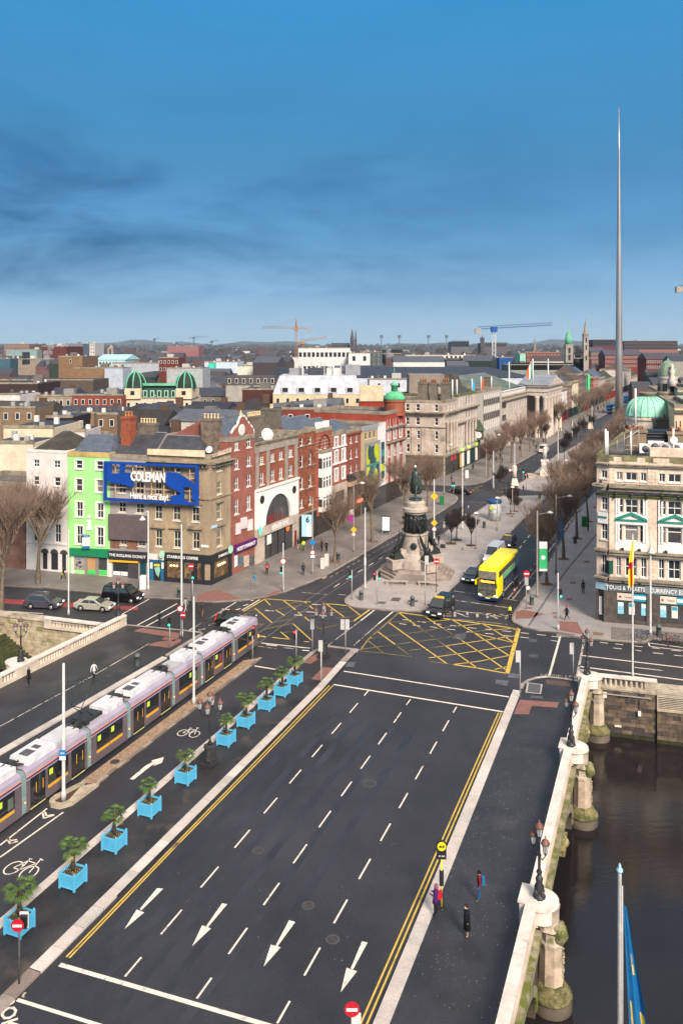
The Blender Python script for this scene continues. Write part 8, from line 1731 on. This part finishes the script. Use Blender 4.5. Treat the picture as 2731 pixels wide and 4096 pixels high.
tm2=M();n_=Vector((BD.y,-BD.x,0));q0=G('k',845,400)
for off in(-11.6,-9.9,-8.3,-6.6,-5.0,-3.2,-1.6,.2,1.9):ribbon(tm2,q0+n_*(off+2.6)-BD*26,q0+n_*(off+2.6)+BD*19,.55,.0062)
struct('tyre_tracks',tm2,[mat('tyre_polished_asphalt',(.029,.028,.033),.42,.35,.25,0,fine=.2,spec=.5)])
# the city beyond
rc=random.Random(21)
FW=M();FW.box(0,1.0,-.06,.02,0,1.6);FWM=FW.mesh('window',GLASS);FWW=M().box(0,1.0,-.06,.02,0,1.6).box(.12,.88,-.09,-.061,.12,1.48,1).mesh('window',[OFFW,GLASS])
def blk(lab,f,x0,x1,yt,Y,dep,hx,n=0,rows=1,rz=0,roof=None,rise=3,rh='3a3d48',wm=None,ws=1.0,name='building',cat='building',step=3.4,first=2.6):
 a,c=AT(f,x0,yt,Y),AT(f,x1,yt,Y);W=(c-a).length;mid=(a+c)/2;H_=max(a.z,3)
 t=thing(name,lab,cat,(mid.x,Y,0),R(rz));M().box(-W/2,W/2,0,dep,0,H_).build('wall',cm(hx,var=.16,rough=.85),t)
 if roof=='hip' or roof=='gable':
  k=min(dep/2,W/2.2)if roof=='hip' else 0;m=M();m.v=[(-W/2-.3,-.3,0),(W/2+.3,-.3,0),(W/2+.3,dep+.3,0),(-W/2-.3,dep+.3,0),(-W/2+k,dep/2,rise),(W/2-k,dep/2,rise)]
  for q in((0,1,5,4),(2,3,4,5),(1,2,5),(3,0,4),(3,2,1,0)):m.face(q)
  m.build('roof',cm(rh,var=.25),t,(0,0,H_+.01))
 elif roof=='mansard':M().taper(-W/2-.1,W/2+.1,-.1,dep,0,rise,1-2*rise*.35/W,ky=1-2*rise*.35/dep).build('roof',cm(rh,var=.2),t,(0,0,H_+.01))
 elif roof is None:
  M().box(-W/2+.3,W/2-.3,.3,dep-.3,.01,.06).build('roof',cm(rh,var=.3),t,(0,0,H_));M().box(-W/2-.1,W/2+.1,-.12,.3,0,.5).build('parapet',MOULD,t,(0,0,H_+.005))
  for _ in range(4):M().box(-.4,.4,-.3,.3,0,rc.uniform(.5,1.3)).build('roof_vent',rc.choice((GALV,OFFW,DGREY)),t,(rc.uniform(-W/2.5,W/2.5),rc.uniform(1,dep-1),H_+.07))
  if W>9:M().box(-1.5,1.5,0,2.2,0,1.8).build('plant_room',cm(rc.choice(('8a8782','6a6460','b0aca8')),var=.1),t,(rc.uniform(-W/4,W/4),dep*.5,H_))
 for r in range(rows if n else 0):
  for i in range(n):
   o=put(wm or(FWW if ws==1.0 else FWM),'window',t,(-W/2+W*(i+.5)/n-.5*ws,0,H_-first-r*step));o.scale=(ws,1,ws)
 if dep<16 and roof in('gable','hip')and W>6:M().box(-.9,.9,-.4,.4,0,2.6).build('chimney',cm('5a4438'),t,(W*.3,dep/2,H_+rise*.5))
 return t,W,H_,dep
B_=[
 ('cream windowless rendered block with grey edge behind the roofs at left','A1',36,668,1200,142,14,'cbbda2',0,1,-3),('low pale block under the cream one at far left','A1',-200,420,1395,130,9,'d0c0a8',0,1,-3),('black clad box with white rim on a left roof','A1',580,910,1070,165,12,'262026',0),('white low wall block right of the black box','A1',705,1060,1245,150,10,'c8bcb8',0),
 ('tan brick rear house with white sashes at far left','A1',0,440,950,188,12,'7c6650',3,2),('tan brick rear house right of the black box','A1',915,1180,1020,178,10,'7c6650',2,2),('grey brown rear house with red drainpipe','A1',1200,1470,1030,180,12,'6f5b48',2,2),('white painted block at the far left edge','A1',-60,248,782,225,14,'cfc4c0',0),
 ('small red and white building at left','A1',252,450,790,240,12,'86443a',3,1),('old stone rear front with tall windows','A1',455,900,800,236,14,'8f8272',5,1),('long red brick front with white windows and grey parapet','A1',905,1540,790,232,14,'7e4034',7,1),('dark brown flat roofed hall at left','A1',-80,470,645,270,22,'3a2a28',0),('brown concrete parking deck at left','A1',0,1170,600,300,20,'554a42',0),
 ('tan brick cube tower at left','A1',735,1035,305,345,22,'7c6048',1,1),('long tan brick block beside the cube tower','A1',930,1430,450,335,22,'80644a',4,1,0,None,3,'5a5048',None,1.0,'building','building',3,8),('grey white clad box on the tan block','A1',1312,1540,445,330,14,'a9b0bb',0),('red brick block with steam at left','A1',525,835,175,470,30,'5c3230',0),('beige banded office at left','A1',125,530,335,420,26,'8a7c70',1,1,0,None,3,'9fb4b8',None,4),('teal glazed office at the left edge','A1',-60,128,330,410,26,'3a5a66',0),
 ('brownish long office on the left horizon','A1',50,370,145,700,40,'7a5f5a',9,2),('pale green clad shed on the left horizon','A1',80,465,215,600,40,'7e9290',0),('blue grey office on the left horizon','A1',820,1040,140,760,40,'62707c',8,3),('white block of flats on the left horizon','A1',1045,1190,135,780,30,'b9b4b2',5,3),('white glazed pavilion roof at left','A1',1195,1568,340,420,30,'9fc0c4',9,1,0,'gable',2.6,'a6cfd6'),('long pale grey station roof','A2',0,580,385,400,30,'a2a6ae',0),('ornate dark red brick tower house','A2',583,830,320,380,16,'642e28',5,2),('white shopping centre with turquoise panel','A2',1155,1568,370,470,30,'b9c4d0',0),('turquoise panel block standing before the white shopping centre','A2',1205,1282,380,465,8,'3fc0a8',0),('pale grey corrugated units','A2',680,1130,450,350,20,'a0a2a4',0),
 ('rusty pink angled building on the horizon','A2',690,1080,170,1100,40,'8a5c5e',12,2),('white textured block left of the grey roof','A3',155,500,420,420,20,'cdc8ba',0),('grey white block left of the flats','A3',775,920,310,560,26,'c9c0bc',0),('dark mansard terrace with white windows','A3',10,640,660,262,14,'9a948c',7,1,0,'mansard',2.8,'4a4644',None,1.0,'building','building',3,-.6),('dark hipped slate roofed hall','A3',480,870,565,300,24,'8a867e',4,1,0,'hip',3.8,'2c3340'),('brown brick block with old painted sign','A3',215,620,720,236,18,'4a2a26',0),
 ('new red brick block behind the street row','A3',715,1350,965,178,15,'74362c',3,1),('white six storey apartment block with balconies','A3',918,1568,195,560,22,'d2ccc8',12,4,0,None,3,'a09c98',FWM,2.0,'building','building',9.5,6),('right wing of the white apartment block','A4',-20,250,260,545,22,'d8d2ce',2,2,0,None,3,'a09c98',FWM,2.0,'building','building',9,5),('dark green grey flats right of the white block','A4',150,390,245,600,24,'4c5452',4,3),('white and glass office with steam','A4',410,640,265,520,22,'c4c4c4',5,2,0,None,3,'c0beba',FWM,3.2),
 ('long slate roofed shopping arcade','A3',1320,3900,565,300,30,'b8bcc4',0,1,0,'hip',3.6,'343b49'),('white rear wall below the slate arcade','A4',240,735,590,262,16,'b9bcc6',2,1),('very long black glazed office with white roof level','A4',640,1568,335,480,24,'14161c',40,3,0,None,3,'c0beba',FWM,2.2),('right part of the long black glazed office','A5',0,415,645,470,24,'181a22',18,3,0,None,3,'c8c4c0',FWM,2.2),('white roof storey on the black office','A4',700,1568,285,500,20,'cbc7c2',16,1,0,None,3,'b0aca8',FWM,1.4),
 ('blue netted scaffold building under the crane','A5',458,630,630,490,20,'234a86',0),('long low office with green copper plant','A5',600,1380,720,430,24,'8a8c86',30,1,0,None,3,'6a9a84',FWM,2.4),('red brick terrace behind the copper plant','A5',800,1220,565,560,20,'7a3a30',10,2),('mint framed glass house','A5',718,790,575,520,16,'8fc0ac',0),('red brick hall right of the green dome','A6',185,420,325,520,30,'4e2226',2,1,0,None,3,'3c3436',FWM,3),
 ('grey hospital slab on the horizon','A4',1265,1490,112,1500,40,'5f5a60',14,3,0,None,3,'5a5a60',FWM,2.6),('church with twin pinnacled tower on the horizon','A5',225,555,445,1400,30,'5a5258',12,2,0,None,3,'4a4a50',FWM,2.6),('low dark red and green office right of the spire','A6',440,720,90,900,40,'5a3238',14,2,0,None,3,'4a5a58',FWM,2),('long brick and glass office on the right horizon','A6',830,1500,105,900,40,'8a6058',26,3,0,None,3,'7a7c84',FWM,2),('red georgian terrace on the right','A6',1110,1568,330,520,16,'6a2622',20,3,0,'gable',4,'4a4650'),('red georgian terrace by the spire','A6',590,1060,280,640,16,'70302c',18,3,0,'gable',4,'474650'),('brown terrace left of the spire','A6',410,600,240,700,18,'6a4a44',8,3,0,'gable',4,'4a4650')]
for b in B_:
 x=blk(*b)
t,W,H_,_=blk('cream stone front with twin green copper domes and a green mansard','A2',150,985,830,236,16,'c8baa4',8,1)
sc_=236/F/3.136
M().taper(-190*sc_,240*sc_,.5,12,0,170*sc_,.97,cm('2c3a34').name and 0,ky=.6).build('green_mansard',cm('2f3d37',var=.2),t,(-20*sc_,0,H_));M().box(-210*sc_,240*sc_,1.5,3,160*sc_,190*sc_).build('copper_ridge',COPPER,t,(-20*sc_,0,H_))
for i in range(5):M().box(-26*sc_,26*sc_,-.6,0,20*sc_,105*sc_).box(-14*sc_,14*sc_,-.66,-.61,30*sc_,95*sc_,1).build('dormer',[COPPERL,GLASS],t,((-160+i*88)*sc_,.8,H_))
for x in(-310,330):
 M().box(-100*sc_,100*sc_,-.6,12,0,130*sc_).box(-25*sc_,25*sc_,-.7,-.61,50*sc_,100*sc_,1).build('corner_block',[cm('d2bda0'),GLASS],t,(x*sc_,0,H_));rr_=135*sc_
 pr_=[(math.cos(a*.157)*rr_,math.sin(a*.157)*rr_*1.55)for a in range(10)];d=M().lathe(pr_+[(.1,rr_*1.56)],8,smooth=False).build('dome',cm('26332f',var=.2),t,(x*sc_,rr_*.9,H_+125*sc_))
 for k in range(8):a=k*math.pi/4;M().tube([(r*1.01*math.cos(a),r*1.01*math.sin(a),z)for r,z in pr_],9*sc_,5).build('rib',COPPER,d)
 M().ball((0,0,rr_*1.6),14*sc_,8,5).build('finial',COPPER,d)
t,W,H_,_=blk('pale stone building with a big light grey metal mansard roof and roof aerials','A3',600,1720,775,232,20,'c6b290',9,1,0,'mansard',5.2,'b4b6be')
for i in range(6):M().box(-1.1,1.1,-.4,1.5,.5,2.1).box(-.8,.8,-.46,-.41,.7,1.9,1).build('dormer',[cm('c8cace'),GLASS],t,(-W/2+3.5+i*4.6,.2,H_))
for i in range(26):x=rc.uniform(-W/4,W/2.4);h=rc.uniform(1.5,4.2);M().box(-.12,.12,-.12,.12,0,h).build('aerial',rc.choice((WHITE,DGREY,GALV)),t,(x,rc.uniform(6,12),H_+5.2))
for i in range(4):M().box(-2.2,2.2,-1.5,1.5,0,rc.uniform(2,3.2)).build('plant_box',cm(rc.choice(('b9bcb4','3c4048','8a8c90'))),t,(-W/4+i*5.5,9,H_+5.2))
t,W,H_,_=blk('red brick rear part of the domed corner with cream arch','A4',120,415,860,192,10,'8a2c20',0);M().box(-W/2,W/2,-.3,4,0,3.6).build('cream_attic',cm('c8b898'),t,(0,0,H_))
def tower(lab,f,xc,yt,yb,w,Y,m,top,cat='tower',name='church_tower'):
 a=AT(f,xc,yt,Y);k=Y/F/FR[f][2];r=w*k/2;zb_=PXH(f,yb,Y)
 t=thing(name,lab,cat,(a.x,Y,0));M().lathe([(r*1.41,0),(r*1.41,zb_),(r*1.5,zb_+.2),(r*1.5,zb_+.8)],4,smooth=False,a0=math.pi/4).build('shaft',m,t)
 M().lathe([(r*a_,zb_+.8+(a.z-zb_-.8)*z_)for a_,z_ in top],8,smooth=False).build('spire',m if cat!='dome' else COPPER,t)
 for z_ in(.92,.8,.62):M().box(-r*.3,r*.3,-r*1.04,-r*.98,zb_*z_-1.5,zb_*z_+1.5).build('window',GLASS,t)
 return t,r,zb_
GS=mat('grey_church_stone',(.30,.255,.22),.85,.25,.2);DS=mat('dark_church_stone',(.085,.065,.075),.85,.2,.1)
tower('tall grey stone church with needle spire left of the steel spire','A5',1540,125,350,62,520,GS,[(1.25,0),(1.25,.04),(.8,.1),(.1,.9),(.02,1)]);blk('gabled stone nave with a big window beside the needle spire','A5',1392,1508,590,520,20,'7e7268',1,1,0,'gable',5.6,'5a544e',FWM,4)
t,r,z=tower('slender stone tower with green copper dome left of the church spire','A5',1326,350,480,90,440,GS,[(.9,0),(.85,.25),(.5,.42),(.12,.5),(.08,.9),(.02,1)]);t.children and None
M().lathe([(r*.95,z+.8),(r*.9,z+4),(r*.5,z+7.2),(r*.1,z+8.2),(.15,z+15)],16).build('green_dome',COPPER,t)
tower('left one of the twin dark spires on the horizon','B',797,98,180,26,1300,DS,[(1.0,0),(.8,.3),(.05,1)]);tower('right one of the twin dark spires on the horizon','B',819,98,180,14,1320,DS,[(1.2,0),(.8,.2),(.05,1)]);blk('long dark church nave left of the twin spires','B',665,782,205,1310,30,'4a444c',0,1,0,'gable',4,'3f4350')
tower('thin stone column tower on the horizon','A5',905,375,410,20,1700,GS,[(1.1,0),(.2,1)]);tower('square pinnacled church tower on the horizon','A5',246,340,380,46,1390,DS,[(.3,0),(.1,1)]);tower('small stone tower with green cap on the left horizon','A1',1392,150,200,70,900,GS,[(.9,0),(.5,.6),(.1,1)])
def crane(lab,f,xm,ytop,yb,xl,xr,yjl,yjr,Y,hx,w=1.6,apex=None,hm=None):
 k=Y/F/FR[f][2];a=AT(f,xm,ytop,Y);zb_=PXH(f,yb,Y);t=thing('tower_crane',lab,'crane',(a.x,Y,0));c=cm(hx,var=.05);m=M();H_=a.z;n=max(4,int((H_-zb_)/(w*1.6)))
 for sx_ in(-1,1):
  for sy_ in(-1,1):m.tube([(sx_*w/2,sy_*w/2,0),(sx_*w/2,sy_*w/2,H_)],w*.09,4)
 for i in range(n):z0,z1=zb_+(H_-zb_)*i/n,zb_+(H_-zb_)*(i+1)/n;m.tube([(-w/2,-w/2,z0),(w/2,-w/2,z1)],w*.06,3);m.tube([(w/2,-w/2,z0),(-w/2,-w/2,z1)],w*.06,3)
 m.build('mast',cm(hm or hx,var=.05),t);j=M();A=AT(f,xl,yjl,Y)-Vector((a.x,Y,0));B=AT(f,xr,yjr,Y)-Vector((a.x,Y,0));nb=24;hh=w*.8
 j.tube([A,B],w*.10,4).tube([A+Vector((0,0,hh)),B+Vector((0,0,hh))],w*.07,4)
 for i in range(nb):p,q=A.lerp(B,i/nb),A.lerp(B,(i+1)/nb);j.tube([p,q+Vector((0,0,hh))],w*.05,3)
 j.build('jib',c,t);M().box(-w,w,-w,w,0,w*1.6).build('cab',c,t,(0,0,H_-w));cw=A if(A-Vector((0,0,A.z))).length<(B-Vector((0,0,B.z))).length else B;M().box(-w,w,-w*.6,w*.6,-w*1.5,w*.3).build('counterweight',mat('concrete_weight',(.3,.28,.26),.9),t,cw)
 if apex:P=AT(f,xm,apex,Y)-Vector((a.x,Y,0));M().tube([(0,0,H_),P],w*.35,4).tube([P,A.lerp(B,.12)],w*.06,3).tube([P,A.lerp(B,.9)],w*.06,3).build('apex_ties',c,t)
crane('tall orange tower crane with level jib behind the white flats','B',446,100,265,232,525,96,100,620,'a07450',1.6,40);crane('short orange crane with a thick pale jib beside the tall one','B',487,185,210,470,636,182,158,640,'a88068',1.6)
crane('blue and white tower crane with a long thin jib on the right','A5',392,262,628,190,1122,270,217,520,'1f4f8f',1.9,None,'b9bcc0')
for i,(f,x,yt,yb,a,b_,c,d)in enumerate((('A2',260,122,180,225,262,112,125),('A2',527,82,180,508,585,85,70),('A2',800,128,170,775,885,125,115),('A2',1018,62,150,962,1210,64,52),('A2',1245,112,150,1220,1325,115,100))):crane('%s tiny distant crane on the left horizon, counted from the left'%ORD[i],f,x,yt,yb,a,b_,c,d,1800,'3f5a78',2.2)
crane('grey crane end cut by the right picture edge','S',2750,1165,1400,2715,2900,1150,1150,500,'4a4c50',2)
for i,x in enumerate((392,617,982,1208)):a=AT('A4',x,62,1900);t=thing('stadium_floodlight','%s stadium floodlight mast on the horizon, counted from the left'%ORD[i],'floodlight',(a.x,1900,0));M().tube([(0,0,0),(0,0,a.z)],[1.6,1.0],6).box(-4,4,-.5,.5,a.z-1,a.z+6).build('mast',cm('5a6270'),t)
SV=bpy.data.materials.new('steam');SV.use_nodes=True;SV.node_tree.nodes.remove(SV.node_tree.nodes['Principled BSDF']);pv=SV.node_tree.nodes.new('ShaderNodeVolumePrincipled');pv.inputs['Density'].default_value=.45;pv.inputs['Color'].default_value=(.9,.88,.9,1);SV.node_tree.links.new(pv.outputs[0],SV.node_tree.nodes['Material Output'].inputs['Volume'])
for f,pts,Y,lab in(('A1',((575,430,16),(590,380,30),(585,310,45),(600,250,48),(640,190,42),(650,140,28)),400,'column of white steam rising before the red brick block'),('A4',((580,385,12),(550,340,28),(500,290,50),(480,230,38),(470,180,26)),470,'white steam drifting from the glass office')):
 m=M()
 for k,(x,y,r)in enumerate(pts):
  p=AT(f,x,y,Y);q=r*Y/F/3.136
  for j in range(4):m.ball((p.x+rc.uniform(-.5,.5)*q,p.y+rc.uniform(-.5,.5)*q,p.z+rc.uniform(-.5,.5)*q),q*rc.uniform(.5,.8),10,7)
 o=m.build('steam',SV,None);o['kind']='stuff';o['label']=lab
XS=lambda Y:CORNER.x+(Y-CORNER.y)*math.tan(TS);hxs=('6a5244','74443a','8a7c6c','5a4c44','948a7e','a09890','4c403a','b8b0a6','6c423a','7c7468');rhx=('2f323c','3a3d48','44403c','2a2a2e','565a62','33302e')
k=0
for Y in(150,166,184,204,226,250,278,308,342,380):
 x=-.46*Y;j=0
 while x<XS(Y)-19:
  w=rc.uniform(9,17)*(1+Y/900);z=rc.uniform(9.5,14.5)
  if x>-.40*Y or Y>200:
   sx_=CX+(x+w/2)*F/Y;yt=HY+(CAMH-z)/Y*F
   if k<125 and x+w<XS(Y)-17:
    blk('%s house from the left in the %s rank of roofs behind the western row'%(ORD[j],ORD[(150,166,184,204,226,250,278,308,342,380).index(Y)]),'S',sx_-w/2*F/Y*.97,sx_+w/2*F/Y*.97,yt,Y+rc.uniform(-5,5),rc.uniform(10,15),rc.choice(hxs),int(w/3),2,rc.uniform(-20,-8),rc.choice(('gable','hip',None,'gable')),rc.uniform(2,3.6),rc.choice(rhx));k+=1;j+=1
  x+=w
m=M();hs_=[cm(h,var=.1)for h in('5a4440','70504a','8f8a82','463f40','cfc8c2','4c505a','3c3f48','624440','2f3a34')]
for i in range(5200):
 Y=400+3600*rc.random()**1.9;x=rc.uniform(-.47,.5)*Y
 if abs(x-XS(Y))<34 and Y<900:continue
 w,d,h=rc.uniform(8,26),rc.uniform(8,14),rc.uniform(7,13.5)+(rc.random()<.04)*rc.uniform(3,12);a=rc.uniform(-.5,.1);mi=rc.choice((0,1,2,3,0,1,5,7,4,8));m.box(-w/2,w/2,-d/2,d/2,0,h,mi,a,(x,Y))
 n=len(m.v);ca,sa=math.cos(a),math.sin(a);m.v+=[(x+p*ca-q*sa,Y+p*sa+q*ca,z)for p,q,z in((-w/2,-d/2,h+.02),(w/2,-d/2,h+.02),(w/2,d/2,h+.02),(-w/2,d/2,h+.02),(-w/2,0,h+3),(w/2,0,h+3))]
 for q in((0,1,5,4),(2,3,4,5),(1,2,5),(3,0,4)):m.face([n+t_ for t_ in q],rc.choice((5,6,6,3)))
o=m.build('distant_rooftops',hs_,None);o['kind']='stuff';o['label']='mass of distant house roofs reaching to the horizon'
m=M();DT=mat('winter_trees',(.045,.038,.034),.95,.4,.01,0,fine=.3,bscale=.2)
for i in range(2600):
 Y=900+7000*rc.random()**1.3;x=rc.uniform(-.48,.5)*Y;r=rc.uniform(4,9)*(1+Y/4000);n=len(m.v)
 for q in range(6):a=q*1.047;m.v.append((x+r*1.6*math.cos(a),Y+r*math.sin(a),r*rc.uniform(.4,.8)))
 m.v+=[(x,Y,0),(x+rc.uniform(-2,2),Y,r*rc.uniform(1.2,1.7)+4)]
 for q in range(6):m.face((n+q,n+(q+1)%6,n+7));m.face((n+(q+1)%6,n+q,n+6))
o=m.build('distant_woods',DT,None);o['kind']='stuff';o['label']='dark winter woods among the far suburbs'
m=M();N_=90;hp=[(-6500+13000*i/N_,34+16*math.sin(i*.23)+18*math.sin(i*.61+2)+10*math.sin(i*1.7))for i in range(N_+1)]
for(x0,z0),(x1,z1)in zip(hp,hp[1:]):m.poly([(x0,7600,0),(x1,7600,0),(x1,8400,z1*1.15),(x0,8400,z0*1.15)]);m.poly([(x0,8400,z0*1.15),(x1,8400,z1*1.15),(x1,9000,0),(x0,9000,0)])
struct('hills',m,mat('far_hills',(.05,.06,.05),.95,.2,.002))
HV=bpy.data.materials.new('haze');HV.use_nodes=True;HV.node_tree.nodes.remove(HV.node_tree.nodes['Principled BSDF']);pv=HV.node_tree.nodes.new('ShaderNodeVolumePrincipled');pv.inputs['Density'].default_value=.00006;pv.inputs['Color'].default_value=(.55,.74,.92,1);pv.inputs['Anisotropy'].default_value=.0;HV.node_tree.links.new(pv.outputs[0],HV.node_tree.nodes['Material Output'].inputs['Volume'])
o=M().box(-9400,9400,-300,9400,-8,175).build('haze',HV,None);o['kind']='stuff'
